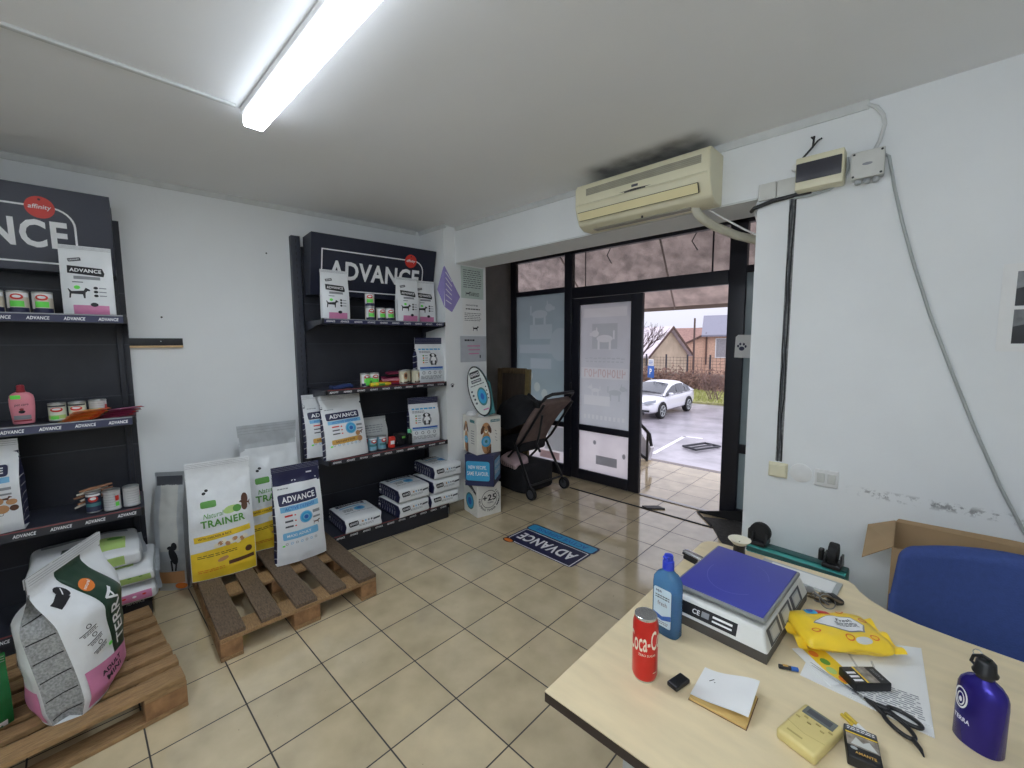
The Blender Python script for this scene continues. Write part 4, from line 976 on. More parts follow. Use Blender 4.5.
# big sack on the near pallet, turned so that its gusset faces the table
greyg = mat('gusset_small_print', (150, 152, 152), .45, var=.35, scale=120, bump=.15, bscale=30)
bb = Bag(.43, .60, .29, .05, .36, 15, .009, .62, pinch=.0, bend=lambda p: Matrix.Rotation(-.34 * sm(p.z / .6), 3, 'Z') @ p)
def lab_terra(d, w, h):
    d.rect(-w * .01, h * .60, w * .36, h * .80, dkgreen, 1); d.poly([(-w * .47, h * .02), (w * .47, h * .02), (w * .47, h * .20), (-w * .47, h * .27)], pink_print, 2)
    d.text('TERRA', -w * .06, h * .50, h * .42, w * .14, logo_w, 4, PI / 2, .01); d.ell(-w * .08, h * .77, w * .09, h * .033, orange_p, 3, 16, .2); d.text('natural', -w * .08, h * .77, w * .14, h * .015, logo_w, 4, .2)
    d.rect(-w * .36, h * .78, w * .15, h * .05, ink, 2, .35); d.ell(-w * .28, h * .815, w * .045, h * .035, ink, 3, 12, .5); d.path([(-w * .30, h * .80), (-w * .26, h * .83)], .003, logo_w, 4)
    for i in range(3): d.rect(-w * (.36 - .02 * i), h * (.53 - .075 * i), w * .14, h * .005, ink, 2, .3); d.lines(-w * (.35 - .02 * i), h * (.515 - .075 * i), w * .12, h * .02, 2, ink, 2, i, .4, .3); d.ring(-w * (.35 - .02 * i), h * (.56 - .075 * i), w * .022, w * .022, w * .006, ink, 2, 10)
    d.text('ADULT', -w * .25, h * .19, w * .24, h * .034, ink, 4, .12, .03); d.text('MINI', -w * .24, h * .14, w * .2, h * .036, ink, 4, .12, .03); d.ell(-w * .22, h * .345, w * .025, h * .014, lime, 4, 8)
    
t = make_bag('dog_food_bag', 'huge white sack with dark green band and pink foot on the light pallet', (-0.786, -1.508, ZP), (0, 0.0, math.radians(170)), bb, wht_bag, greyg, lab_terra, stripes=ink, ns=6)
m = MB(); Fk = lambda a, b: bb.back(a, b); d = Dec(m, Fk, .0014, .018); w, h = bb.w, bb.h
d.rect(0, h * .13, w * .96, h * .22, pink_print, 1)
for (x, y, l, r_) in ((.30, .62, .22, .5), (.28, .5, .28, .25), (.3, .36, .2, -.5)): d.poly([(w * (x - l / 2), h * y), (w * x, h * (y + .02 + .03 * r_)), (w * (x + l / 2), h * (y + .07 * r_)), (w * x, h * (y - .012))], ink, 2)
d.ring(w * .32, h * .44, w * .06, w * .06, w * .012, ink, 2); d.lines(w * .3, h * .39, w * .22, h * .06, 4, grey_ink, 2, 7, .35)
m.build('back_print', t, smooth=60)
bgn = Bag(.34, .27, .16, .05, .6, 16, .01, .4)
make_bag('dog_food_bag', 'shiny dark green sack just entering the picture beside the huge white sack', (-0.74, -1.865, ZP), (0, 0, math.radians(100)), bgn, mat('green_foil', (28, 104, 52), .25, bump=.3, bscale=20), mat('green_foil', (28, 104, 52)), lambda d, w, h: (d.rect(0, h * .06, w * .9, h * .1, logo_w, 1), d.rect(0, h * .5, w * .6, h * .12, logo_w, 1)))
# three sacks lying on the base of the cut-off unit
def flat_bag(label, loc, rot, w, dd, h, seed, top, front, fl, topfl):
    t = thing('cat_food_bag', label, 'pet food bag', loc, rot, 'sacks piled on the base of the cut-off unit')
    off = Vector((seed * 3.7, seed, 0))
    def defo(p):
        u, v, k = p.x / (w / 2), p.y / (dd / 2), p.z / (h / 2); q = Vector(p); e = max(0, 1 - u ** 4) * max(0, 1 - v ** 4)
        if p.z > 0: q.z += .02 * e + .016 * mnoise.noise(Vector((p.x * 7, p.y * 7, seed)) + off) * e
        q.z *= 1 - .35 * max(0, abs(v) - .55) / .45 * (k > 0); q.y += .012 * mnoise.noise(Vector((p.x * 6, p.z * 9, seed)) + off); q.x += .010 * mnoise.noise(Vector((p.y * 6, p.z * 9, seed + 4)) + off)
        return q
    m = MB(); m.box((0, 0, h / 2), (w, dd, h), top, .03, seg=3, sub=12, defo=defo, mats=(silver_bag, silver_bag, front, top, top, top))
    def P(p):
        q = Vector([max(-(a - .03), min(a - .03, b)) for a, b in zip((w / 2, dd / 2, h / 2), p)]); d = Vector(p) - q
        if d.length > 1e-9: q = q + d.normalized() * .03
        return defo(q) + Vector((0, 0, h / 2))
    d = Dec(m, lambda a, b: P((a, -dd / 2, b)), .001, .02); fl(d, w, h)
    d = Dec(m, lambda a, b: P((a, b, h / 2)), .001, .02); topfl(d, w, dd)
    m.build('bag_body', t, smooth=50)
    sb = MB(); us = [-dd * .45 + dd * .9 * i / 12 for i in range(13)]
    F = lambda a, b: P((w / 2, a, 0)) + Vector((b, 0, .004 * math.sin(a * 40 + seed)))
    sb.grid(F, us, [0, .008, .014, .02], silver_bag); sb.grid(lambda a, b: F(a, b) + Vector((0, 0, .003)), us, [0, .008, .014, .02], silver_bag); sb.build('end_seal', t, smooth=50)
    return t
def fp(d, w, h): d.rect(-w * .12, 0, w * .24, h * .7, dgrey, 1); d.rect(w * .23, 0, w * .42, h * .7, pink_print, 1); d.text('VEGGIE', -w * .12, 0, w * .16, h * .22, logo_w, 3, .1); [d.ell(w * (.1 + .09 * i), h * (.05 * (i % 2)), w * .02, h * .09, red_p if i % 2 else logo_w, 3, 10) for i in range(4)]
def fg(d, w, h): d.rect(-w * .05, -h * .05, w * .2, h * .62, dkgreen, 1); d.rect(w * .26, -h * .05, w * .38, h * .5, ltgreen, 1); d.lines(-w * .05, 0, w * .14, h * .2, 1, logo_w, 3, 2, 1); [d.ell(w * (.16 + .1 * i), h * .12, w * .02, h * .05, green_p, 3, 10) for i in range(3)]
def ft(d, w, h): d.rect(-w * .06, 0, w * .22, h * .6, dkgreen, 1); d.rect(w * .2, 0, w * .26, h * .62, ltgreen, 1); d.lines(0, -h * .35, w * .5, h * .1, 1, grey_ink, 1, 3)
def tp0(d, w, h): pass
def tp1(d, w, h): d.rect(w * .1, -h * .1, w * .4, h * .5, ltgreen, 1)
def tp2(d, w, h): d.rect(-w * .1, -h * .22, w * .26, h * .4, dkgreen, 1); d.path([(-w * .2, -h * .2), (-w * .1, -h * .1), (0, -h * .22)], .012, logo_w, 2); d.path([(-w * .18, -h * .28), (-w * .02, -h * .16)], .01, logo_w, 2); d.rect(w * .2, -h * .2, w * .3, h * .36, ltgreen, 1); d.ell(w * .25, -h * .1, w * .08, h * .06, green_p, 2, 12, .4); d.rect(0, h * .3, w * .8, h * .2, grey_ink, 1)
flat_bag('pink fronted sack at the bottom of the pile under the cut-off shelves', LW(-2.285, .29, .142), LROT + .02, .48, .44, .085, 1, wht_bag, wht_bag, fp, tp0)
flat_bag('light green sack in the middle of the pile under the cut-off shelves', LW(-2.275, .285, .25), LROT - .02, .47, .44, .085, 2, wht_bag, wht_bag, fg, tp1)
flat_bag('crumpled sack with dark green badge on top of the pile', LW(-2.33, .275, .36), LROT + .06, .45, .43, .10, 3, wht_bag, wht_bag, ft, tp2)
# ------------------------------------------------------------------ the three display boxes and the oval sign
E1 = Vector((-.978, .207, 0)); A0 = Vector((-1.088, 1.07, 0)); E2 = Vector((.207, .978, 0))
wbox = mat('printed_carton_white', (222, 220, 212), .55, var=.03); nbox = mat('printed_carton_navy', (40, 44, 82), .5)
def carton(label, c, rot, sz, h, mt, fr, rt, inner=None):
    t = thing('display_carton', label, 'cardboard box', c, rot, 'stacked display cartons'); s2 = sz / 2
    m = MB(); m.box((0, 0, h / 2), (sz, sz, h), mt, .003)
    fr(Dec(m, lambda a, b: Vector((a, -s2, b)), .0008, .1), sz, h); rt(Dec(m, lambda a, b: Vector((s2, a, b)), .0008, .1), sz, h)
    m.build('carton_body', t, smooth=0)
    if inner: inner(t, sz, h)
    return t
def b1f(d, w, h):
    d.ell(-.01, h * .42, w * .30, h * .27, teal_p, 1, 22); d.ell(-.01, h * .42, w * .25, h * .22, skyblue, 2, 22); d.ell(-.01, h * .42, w * .13, h * .12, blue_p, 3, 16); d.poly([(-w * .45, h * .97), (w * .1, h * .97), (w * .42, h * .78), (w * .42, h * .70)], ink, 1); d.text('ADVANCE', -w * .05, h * .85, w * .6, h * .05, logo_w, 3, -.25)
def b1r(d, w, h):
    d.text('+25', 0, h * .57, w * .56, h * .2, ink, 2, 0, .025); d.text('YEARS', .01, h * .41, w * .26, h * .05, dgrey, 2); d.ring(0, h * .52, w * .33, w * .33, .005, ink, 1, 36)
    d.text('HELPING THEIR IMMUNITY', 0, h * .52, w * 1.75, h * .07, ink, 2, arc=(w * .41, -PI / 2 + .35, 1), bold=.02)
carton('white carton printed +25, at the bottom of the three stacked cartons', A0 + E1 * .13 + E2 * .13, math.radians(-12), .26, .30, wbox, b1f, b1r)
def b2f(d, w, h): d.rect(-w * .05, h * .48, w * .82, h * .62, skyblue, 1, 0, .02); d.text('NEW RECIPE,', -w * .06, h * .59, w * .62, h * .13, logo_w, 2, 0, .015); d.text('SAME FLAVOUR.', -w * .05, h * .40, w * .74, h * .13, logo_w, 2, 0, .015)
def b2r(d, w, h): d.rect(0, h * .5, w * .8, h * .64, ltblue, 1, 0, .02); d.text('NEW RECIPE,', 0, h * .62, w * .6, h * .14, logo_w, 2); d.text('SAME FLAVOUR.', 0, h * .42, w * .7, h * .14, logo_w, 2)
carton('navy carton reading new recipe same flavour, in the middle of the three', (-1.157, 1.212, .301), math.radians(32), .275, .295, nbox, b2f, b2r)
def dogpic(d, cx, w, h, k):
    d.ell(cx, h * .30, w * .16 * k, h * .3, tan_p, 1, 16); d.ell(cx, h * .34, w * .17 * k, w * .17 * k, skyblue, 2, 20); d.ell(cx, h * .34, w * .12 * k, w * .12 * k, ltblue, 3, 16); d.ell(cx, h * .34, w * .05 * k, w * .05 * k, teal_p, 4, 12)
    d.ell(cx, h * .70, w * .15 * k, h * .15, tan_p, 2, 18); d.ell(cx - w * .13 * k, h * .66, w * .055 * k, h * .12, brown_p, 3, 12, -.3); d.ell(cx + w * .13 * k, h * .66, w * .055 * k, h * .12, brown_p, 3, 12, .3); d.ell(cx, h * .62, w * .055 * k, h * .05, cream, 3, 12); d.ell(cx, h * .645, w * .025 * k, h * .02, ink, 4, 10)
    d.ell(cx - w * .05 * k, h * .73, w * .015 * k, h * .014, ink, 4, 8); d.ell(cx + w * .05 * k, h * .73, w * .015 * k, h * .014, ink, 4, 8); d.rect(cx + w * .1 * k, h * .12, w * .16 * k, h * .24, brown_p, 1)
def b3f(d, w, h): dogpic(d, -w * .25, w, h, .8); d.rect(w * .2, h * .88, w * .34, h * .08, teal_p, 1); d.lines(w * .22, h * .45, w * .24, h * .4, 6, dgrey, 1, 3, .25)
def b3r(d, w, h): dogpic(d, -w * .12, w, h, 1.15); d.rect(w * .26, h * .88, w * .38, h * .07, teal_p, 1); d.text('ACTIVE DEFENSE', w * .26, h * .88, w * .32, h * .03, logo_w, 2); [d.rect(w * (.28 + .03 * (i % 2)), h * (.6 - .09 * i), w * .08, h * .012, dgrey, 1, -.6) for i in range(4)]
def b3i(t, sz, h):
    m = MB()
    for x, y, r_ in ((-.06, -.08, .4), (.07, -.02, -.3), (-.02, .07, .9)): m.lathe([(.05, 0), (.046, .02), (.03, .035), (0, .04)], white, (x, y, h), 14)
    m.build('white_flap', t)
carton('white carton with brown puppy picture, top of the three stacked cartons', A0 + E1 * .125 + E2 * .13 + Vector((0, 0, .597)), math.radians(-12), .262, .345, wbox, b3f, b3r, b3i)
t = thing('oval_sign', 'leaning oval cardboard sign with black rim on top of the stacked cartons', 'sign', (-1.045, 1.155, .955), (math.radians(-6), math.radians(-20), math.radians(20)))
m = MB(); n = 40; ra, rb = .112, .24
poly = [(ra * math.cos(2 * PI * i / n), 0.008, rb + rb * math.sin(2 * PI * i / n)) for i in range(n)]
m.prism(poly, teal_p, (0, -.012, 0)); d = Dec(m, lambda a, b: Vector((a, -.004, b)), .0007, .2)
d.ell(0, rb, ra, rb, ink, 1, 40); d.ell(0, rb, ra * .9, rb * .94, mat('sign_pale', (214, 220, 216), .5), 2, 40)
d.rect(0, rb * 1.66, ra * .95, rb * .26, ink, 3, 0, .012); d.text('ADVANCE', 0, rb * 1.66, ra * .85, rb * .13, logo_w, 4); d.rect(0, rb * 1.40, ra * .95, rb * .13, dgrey, 3); d.text('ACTIVE DEFENSE', 0, rb * 1.40, ra * .8, rb * .06, logo_w, 4); d.lines(0, rb * 1.25, ra * 1.3, rb * .07, 1, dgrey, 3, 5)
d.ell(.02, rb * .76, ra * .46, rb * .36, teal_p, 3, 28); d.ell(.02, rb * .76, ra * .36, rb * .28, skyblue, 4, 26); d.ell(.02, rb * .76, ra * .16, rb * .13, blue_p, 5, 18)
for i in range(4): d.ell(-ra * .66 + .006 * i, rb * (1.05 - .16 * i), ra * .1, rb * .045, dgrey, 3, 10); d.ell(ra * .70, rb * (1.08 - .15 * i), ra * .06, rb * .03, dgrey, 3, 8)
d.rect(ra * .2, rb * .25, ra * .5, rb * .05, pink_print, 3)
m.build('sign_board', t, smooth=30)
m = MB(); m.prism([(-.03, .012, .0), (.09, .012, .0), (.125, .012, .28), (.05, .012, .40)], teal_p, (0, .006, 0)); m.build('rear_support', t)
# ------------------------------------------------------------------ papers on the column
lilac = mat('lilac_paper', (150, 138, 196), .7); mint = mat('mint_paper', (188, 202, 194), .7); plq = mat('grey_plaque', (182, 186, 192), .45)
def sheet(name, label, a0, z0, a1, z1, mt, fn, th=.0015, x=-1.36, cat='paper', grp=None):
    a0, a1, z0, z1 = YS(a0) + .085, YS(a1) + .085, 1.61 + (z0 - 1.61) * 1.0367, 1.61 + (z1 - 1.61) * 1.0367
    m = MB(); m.box((x + th / 2 + .0008, (a0 + a1) / 2, (z0 + z1) / 2), (th, abs(a1 - a0), z1 - z0), mt)
    fn(Dec(m, lambda a, b: Vector((x + th + .0008, a0 + a, z0 + b)), .0007, .3), a1 - a0, z1 - z0)
    return tag(m.build(name, None, 0), label, cat, grp)
YS = lambda y: -1.442 + (y + 1.442) * 1.030   # readings taken on x = -1.25
sheet('notice_sheet', 'pale green printed notice, uppermost on the column', .985, 2.03, 1.26, 2.315, mint, lambda d, w, h: (d.lines(w * .5, h * .62, w * .8, h * .6, 9, dgrey, 1, 2, .3), dogshape(d, w * .3, h * .14, .06, dgrey), d.lines(w * .6, h * .14, w * .4, h * .12, 3, ink, 1, 4)), grp='notices on the column')
sheet('notice_sheet', 'white typed notice hanging below the pale green one', 1.0, 1.70, 1.25, 2.025, paper, lambda d, w, h: (d.text('OBAVESTENJE', w * .45, h * .82, w * .6, h * .05, dgrey, 1), d.lines(w * .5, h * .72, w * .7, h * .05, 1, ink, 1, 3, .6), d.lines(w * .5, h * .5, w * .84, h * .25, 5, dgrey, 1, 8, .3), dogshape(d, w * .62, h * .16, .07, ink)), grp='notices on the column')
sheet('wall_plaque', 'grey plaque with faint red lettering on the column', .965, 1.445, 1.285, 1.685, plq, lambda d, w, h: (d.lines(w * .35, h * .84, w * .4, h * .08, 1, ink, 1, 2, .8), [d.rect(w * (.5 + .02 * (i % 2)), h * (.62 - .15 * i), w * (.5 - .05 * i), h * .045, pink_print, 1) for i in range(3)], d.rect(w * .75, h * .2, w * .05, h * .12, dgrey, 1)), .006, cat='plaque')
m = MB()
m.add([(-1.3575, y, z) for y, z in ((.955, 2.315), (.955, 1.945), (1.03, 1.905), (1.13, 2.05))], [(0, 1, 2, 3)], lilac)
m.add([(-1.357, .955, 2.315), (-1.363, .944, 2.30), (-1.40, .93, 2.19), (-1.44, .93, 2.11), (-1.395, .936, 2.03), (-1.363, .944, 1.955), (-1.357, .955, 1.945)], [(0, 1, 2, 3, 4, 5, 6)], lilac)
d = Dec(m, lambda a, b: Vector((-1.3572, .965 + a, 1.93 + b)), .0006, .2)
for i in range(6): d.path([(.0, .33 - .05 * i), (.07 - .002 * i, .25 - .04 * i)], .007, logo_w, 1)
tag(m.build('notice_sheet', None, 30), 'lilac sheet stuck on askew as a diamond round the column edge', 'paper', 'notices on the column')
m = MB(); m.box((-2.155, 2.05, 1.86), (.006, .1, .1), ink); m.box((-2.1515, 2.05, 1.86), (.003, .06, .06), logo_w); tag(m.build('wall_sign', None, 0), 'tiny black and white pictogram on the brown vestibule wall', 'sign')

pm = MB(); pd = Dec(pm, lambda a, b: Vector((-1.359, 1.02 + a, 1.22 + b)), .0006, .05)
pd.ell(0, 0, .014, .012, ink, 1, 12); [pd.ell(.013 * math.cos(g) * 1.4, .004 + .016 * math.sin(g) * 1.2, .005, .006, ink, 1, 8) for g in (.5, 1.2, 1.9, 2.6)]
tag(pm.build('paw_sticker', None, 0), 'small black paw sticker low on the column', 'sticker')
# ------------------------------------------------------------------ floor sticker, doormat
ang = math.radians(1)
fx = lambda a, b: Vector((-.28, 1.135, .0014)) + Matrix.Rotation(PI - .02, 3, 'Z') @ Vector((a, b, 0))
m = MB(); W_, H_ = .70, .40
d = Dec(m, fx, .0005, .3)
d.rect(0, -.14, W_, .12, navy, 1, 0, .03); d.rect(0, .05, W_ - .02, H_ - .12, navy, 1, 0, .03); d.rect(0, -.135, W_ - .035, .10, skyblue, 2, 0, .02); d.text('ACTIVE DEFENSE', 0, -.135, .52, .05, blue_p, 3)
d.path([(-.32, -.065), (.32, -.065), (.32, .15), (.29, .178), (-.32, .178)], .008, logo_w, 2, True); d.text('ADVANCE', 0, .055, .56, .12, logo_w, 3, 0, .03)
d.ell(.29, .19, .055, .035, ink, 3, 16); d.ell(.29, .192, .045, .024, orange_p, 4, 16)


tag(m.build('floor_sticker', None, 0), 'navy and blue brand sticker on the tiles in front of the door', 'floor sticker')
matm = mat('doormat_fabric', (70, 68, 66), .9, var=.3, scale=40, bump=.4, bscale=150)
t = thing('doormat', 'dark wet doormat with curled up black edge by the right door post', 'doormat', (0, 0, 0))
m = MB(); m.prism([(.44, 2.50, .001), (.56, 2.36, .001), (.70, 2.12, .001), (1.05, 1.65, .001), (1.45, 1.75, .001), (1.45, 2.62, .001), (.7, 2.62, .001)], matm, (0, 0, .008)); m.build('mat_pile', t)
m = MB(); m.prism([(.345, 2.60, .002), (.80, 2.63, .002), (.84, 2.635, .11), (.70, 2.63, .10), (.36, 2.603, .012)], blk_rub, (0, -.014, 0)); m.tube([(.35, 2.59, .008), (.46, 2.46, .008), (.56, 2.34, .008)], .006, blk_rub); m.build('rubber_edge', t)
m = MB(); m.prism([(-.10, 2.36, .001), (-.03, 2.33, .001), (.10, 2.44, .001), (.02, 2.47, .001)], mat('brush_strip', (58, 54, 52), .6), (0, 0, .012)); tag(m.build('doorstop_wedge'), 'flat dark wedge lying on the tiles by the threshold strip', 'doorstop')
# ------------------------------------------------------------------ old framed board in the corner of the vestibule
t = thing('framed_board', 'old brown wooden framed board leaning in the corner behind the stroller', 'board', (-1.885, 2.37, 0), (-.05, 0, math.radians(5)))
bw = mat('old_board_brown', (82, 70, 60), .6, var=.2, scale=6, stretch=(8, 8, 1)); bf = mat('old_frame_wood', (112, 92, 66), .6, var=.25, scale=10, stretch=(6, 6, 1)); bfl = mat('old_frame_edge', (140, 122, 80), .6, var=.2)
m = MB(); m.box((0, 0, .64), (.42, .02, 1.24), bw, .003); m.build('panel', t)
for x in (-.22, .22): m = MB(); m.box((x, 0, .65), (.07, .045, 1.30), bfl if x > 0 else bf, .005); m.build('stile', t)
for z in (.035, 1.275): m = MB(); m.box((0, -.002, z), (.37, .04, .07), bf, .005); m.build('frame_rail', t)
# ------------------------------------------------------------------ stroller
t = thing('baby_stroller', 'black and brown folded-back baby stroller parked by the glass front', 'stroller', (-1.30, 2.03, 0), math.radians(-4))
cloth = mat('stroller_black_fabric', (30, 30, 34), .85, var=.15, bump=.2, bscale=120); brown = mat('stroller_brown_fabric', (118, 100, 94), .85, var=.15, bump=.2, bscale=120); tub = mat('stroller_frame_black', (24, 24, 27), .4)
hw = .21
m = MB()                                                         # hood: ribbed quarter dome
def hoodF(u, v):
    g = math.radians(20 + 150 * u); R = .33
    e = 1 - .35 * abs(2 * v - 1) ** 3
    return Vector((-.10 - .02 + R * math.cos(g) * 1.0 * e, -hw + 2 * hw * v, .66 + R * math.sin(g) * 1.12 * e + .012 * math.cos(u * PI * 8)))
m.grid(hoodF, [i / 24 for i in range(25)], [i / 12 for i in range(13)], cloth)
for v in (0, 1):
    c = Vector((-.12, -hw + 2 * hw * v, .66)); P = [hoodF(i / 24, v) for i in range(25)]
    m.add([c] + P, [(0, i + 1, i + 2) for i in range(24)], cloth)
m.build('hood', t, smooth=50)
m = MB(); m.box((0, 0, 0), (.07, .42, .66), brown, .025, seg=2, sub=6, defo=lambda p: p + Vector((.03 * (p.z / .31) ** 2, 0, 0)))
o = m.build('backrest', t, 50); o.location = (.20, 0, .80); o.rotation_euler = (0, math.radians(38), 0)
m = MB(); m.box((-.12, 0, .50), (.42, .40, .12), cloth, .04, sub=4); m.box((-.30, 0, .42), (.10, .36, .20), cloth, .03, sub=3); m.build('seat', t, 50)
m = MB(); m.tube([(.36, -.2, .98), (.45, -.2, 1.08), (.50, -.16, 1.11), (.50, .16, 1.11), (.45, .2, 1.08), (.36, .2, .98)], .017, tub); m.build('handle', t)
m = MB(); m.tube([(.26, -.26, 1.10), (.34, -.24, 1.04), (.40, -.23, 1.02)], .02, cloth); m.box((.33, -.2, 1.0), (.10, .06, .08), cloth, .02); m.build('grip_strap', t, 50)
m = MB(); m.tube([(.42, -.22, .9), (.40, -.24, .72), (.36, -.24, .6), (.40, -.23, .52)], .012, tub); m.build('harness_strap', t)
for s_ in (-1, 1):
    m = MB(); m.tube([(.44, s_ * .22, 1.0), (.14, s_ * .22, .60), (-.38, s_ * .22, .10)], .014, tub); m.build('frame_tube', t)
    m = MB(); m.tube([(.02, s_ * .235, .56), (.26, s_ * .25, .16), (.30, s_ * .25, .07)], .014, tub); m.build('frame_tube', t)
    for (x, r_) in ((-.36, .085), (.30, .065)):
        m = MB(); c = Vector((x, s_ * .26, r_)); Mx = Matrix.Rotation(PI / 2, 3, 'X')
        m.lathe([(r_ * .72, -.018), (r_ * .95, -.02), (r_, -.01), (r_, .01), (r_ * .95, .02), (r_ * .72, .018)], blk_rub, c, 22, Mx, cap=False); m.lathe([(.0, -.014), (r_ * .2, -.016), (r_ * .72, -.01), (r_ * .72, .01), (r_ * .2, .016), (0, .014)], dgrey, c, 22, Mx, cap=False)
        m.build('wheel', t)
m = MB(); m.tube([(.27, -.25, .14), (.27, .25, .14)], .012, tub); m.tube([(-.36, -.24, .12), (-.36, .24, .12)], .012, tub); m.build('axle', t)
m = MB(); m.box((-.10, -.02, .17), (.60, .46, .30), cloth, .06, sub=6, defo=lambda p: p + Vector((0, 0, -.02 * math.cos(p.x * 5) + .012 * mnoise.noise(p * 9)))); bk = m.build('basket', t, 50)
m = MB(); m.box((0, 0, 0), (.26, .22, .10), mat('striped_cloth', (206, 178, 182), .8, var=.1), .04, sub=8, defo=lambda p: p + Vector((0, 0, .03 * mnoise.noise(p * 12))))
d = Dec(m, lambda a, b: Vector((a, -.113, b)), .002, .04); [d.rect(-.1 + .03 * i, 0, .008, .075, ink, 1, .25) for i in range(7)]
o = m.build('striped_cloth', bk, 50); o.location = (-.06, -.16, .33); o.rotation_euler = (.3, .2, .1)
# ------------------------------------------------------------------ things on the front wall
YW = 1.077
def WX(x): return 1.75 + (x - 1.75) * 1.019
def WZ(z): return 1.61 + (z - 1.61) * 1.019
def wp(x, z, d=0.0): return Vector((WX(x), YW - d, WZ(z)))
# air conditioner
t = thing('air_conditioner', 'yellowed split air conditioner high above the door opening', 'air conditioner', (.53, YW, 2.35))
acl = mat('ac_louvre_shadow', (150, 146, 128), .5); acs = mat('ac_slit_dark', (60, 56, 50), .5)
L = .415
prof = [(0, 0), (-.10, -.005), (-.155, .02), (-.185, .075), (-.20, .125), (-.20, .235), (-.185, .262), (0, .268)]
m = MB(); m.prism([(-L, y, z) for y, z in prof], ivory, (2 * L, 0, 0))
o = m.build('casing', t, 30); bv = o.modifiers.new('soft_edges', 'BEVEL'); bv.width = .008; bv.segments = 2; bv.limit_method = 'ANGLE'
m = MB(); m.box((.02, -.2012, .205), (.70, .003, .040), acl); [m.box((.02, -.2025, .1905 + .0095 * i), (.70, .002, .0015), mat('ac_louvre_blade', (172, 168, 148), .5)) for i in range(4)]; m.build('intake_grille', t, 0)
m = MB(); m.prism([(-.40, -.2005, .135), (.40, -.2005, .135), (.40, -.207, .128), (-.40, -.207, .128)], ivory, (0, 0, .004)); m.box((0, -.2012, .14), (.13, .003, .012), acs); m.prism([(-.10, -.2015, .145), (0, -.2015, .150), (.10, -.2015, .145), (0, -.2015, .138)], acs, (0, -.001, 0)); m.build('trim_line', t, 0)
m = MB(); d = Dec(m, lambda a, b: Vector((a, -.2013, b)), .0004, .1); d.rect(0, .166, .04, .014, dgrey, 1); m.build('maker_mark', t, 0)
q0, q1 = Vector((0, -.201, .088)), Vector((0, -.182, .044))
m = MB(); n_ = Vector((0, -.9, -.35)).normalized()
m.prism([Vector((-.385, 0, 0)) + q0, Vector((.355, 0, 0)) + q0, Vector((.355, 0, 0)) + q1, Vector((-.385, 0, 0)) + q1], ivory_y, n_ * .006); m.build('louvre_flap', t, 0)
m = MB()
for a, b in (((-.388, q0), (.358, q0)), ((-.388, q1), (.358, q1)), ((.358, q0), (.358, q1))):
    m.tube([Vector((a[0], 0, 0)) + a[1] + n_ * .003, Vector((b[0], 0, 0)) + b[1] + n_ * .003], .0028, acs, 6)
m.build('flap_gap', t)
m = MB(); m.box((-.02, -.09, -.003), (.62, .05, .006), acl); m.lathe([(0, -.012), (.006, -.012), (.006, 0)], acs, (.02, -.14, .004), 8); m.build('outlet_underside', t)
# wrapped pipe and its thin cable
foam = mat('wrapped_pipe_foam', (206, 202, 184), .8, bump=.35, bscale=60)
m = MB(); P = [wp(.845, 2.375, .09), wp(.848, 2.345, .085), wp(.855, 2.31, .06), wp(.87, 2.285, 0.0), wp(.90, 2.26, -.08), wp(.98, 2.22, -.22), wp(1.08, 2.19, -.34), wp(1.17, 2.16, -.45)]
m.tube(P, .024, foam, 12); tag(m.build('wrapped_pipe'), 'pale foam wrapped pipe dropping from the air conditioner into the door recess', 'pipe')
m = MB(); m.tube([wp(.86, 2.37, .05), wp(.88, 2.345, .01), wp(.95, 2.29, -.05), wp(1.05, 2.22, -.12), wp(1.10, 2.19, -.14), wp(1.12, 2.22, -.1), wp(1.11, 2.28, -.04), wp(1.13, 2.31, .005)], .005, white, 8); tag(m.build('thin_white_cable'), 'thin white cable looping beside the wrapped pipe', 'cable')
# fuse box, junction box, blank plates
t = thing('fuse_box', 'cream fuse box with smoked dark window above the cable slot', 'fuse box', wp(1.392, 2.385))
m = MB(); m.box((0, -.035, 0), (.186, .07, .15), ivory, .012, seg=3); m.box((0, -.074, 0), (.182, .012, .146), ivory, .005); m.build('casing', t, 30)
m = MB(); m.box((-.002, -.082, .004), (.172, .008, .082), mat('smoked_window', (58, 58, 66), .2), .003); m.build('window_flap', t)
m = MB(); m.lathe([(0, 0), (.018, 0), (.016, .012), (0, .014)], white, (-.10, -.03, .05), 14, Matrix.Rotation(PI / 2, 3, 'X')); m.build('cable_gland', t)
t = thing('junction_box', 'square grey junction box right of the fuse box', 'junction box', wp(1.56, 2.37))
m = MB(); m.box((0, -.026, 0), (.112, .052, .112), grey_pl, .008); m.box((0, -.056, 0), (.114, .010, .114), ltgrey_pl, .004); m.build('casing', t, 30)
m = MB(); [m.lathe([(0, 0), (.005, 0), (.004, .003), (0, .003)], ink, (x * .047, -.0605, z * .047), 10, Matrix.Rotation(PI / 2, 3, 'X')) for x in (-1, 1) for z in (-1, 1)]; m.build('screw_caps', t)
m = MB(); m.prism([(.018 * math.cos(2 * PI * i / 14) , -.0612, .006 * math.sin(2 * PI * i / 14)) for i in range(14)], grey_ink, (0, -.0006, 0)); m.build('embossed_mark', t, 0)
m = MB(); [m.lathe([(.013, 0), (.013, .014), (.009, .018)], grey_pl, (-.03 + .03 * i, -.028, -.057), 12, Matrix.Rotation(PI, 3, 'X')) for i in range(3)]; m.build('cable_entry', t)
for k, (x, lb) in enumerate(((1.176, 'square blank cover plate nearest the door opening'), (1.256, 'square blank cover plate touching the fuse box'))):
    m = MB(); m.box((0, -.010, 0), (.079, .02, .082), ltgrey_pl, .004); tag(m.build('cover_plate', None, 30, wp(x, 2.358)), lb, 'cover plate', 'blank cover plates')
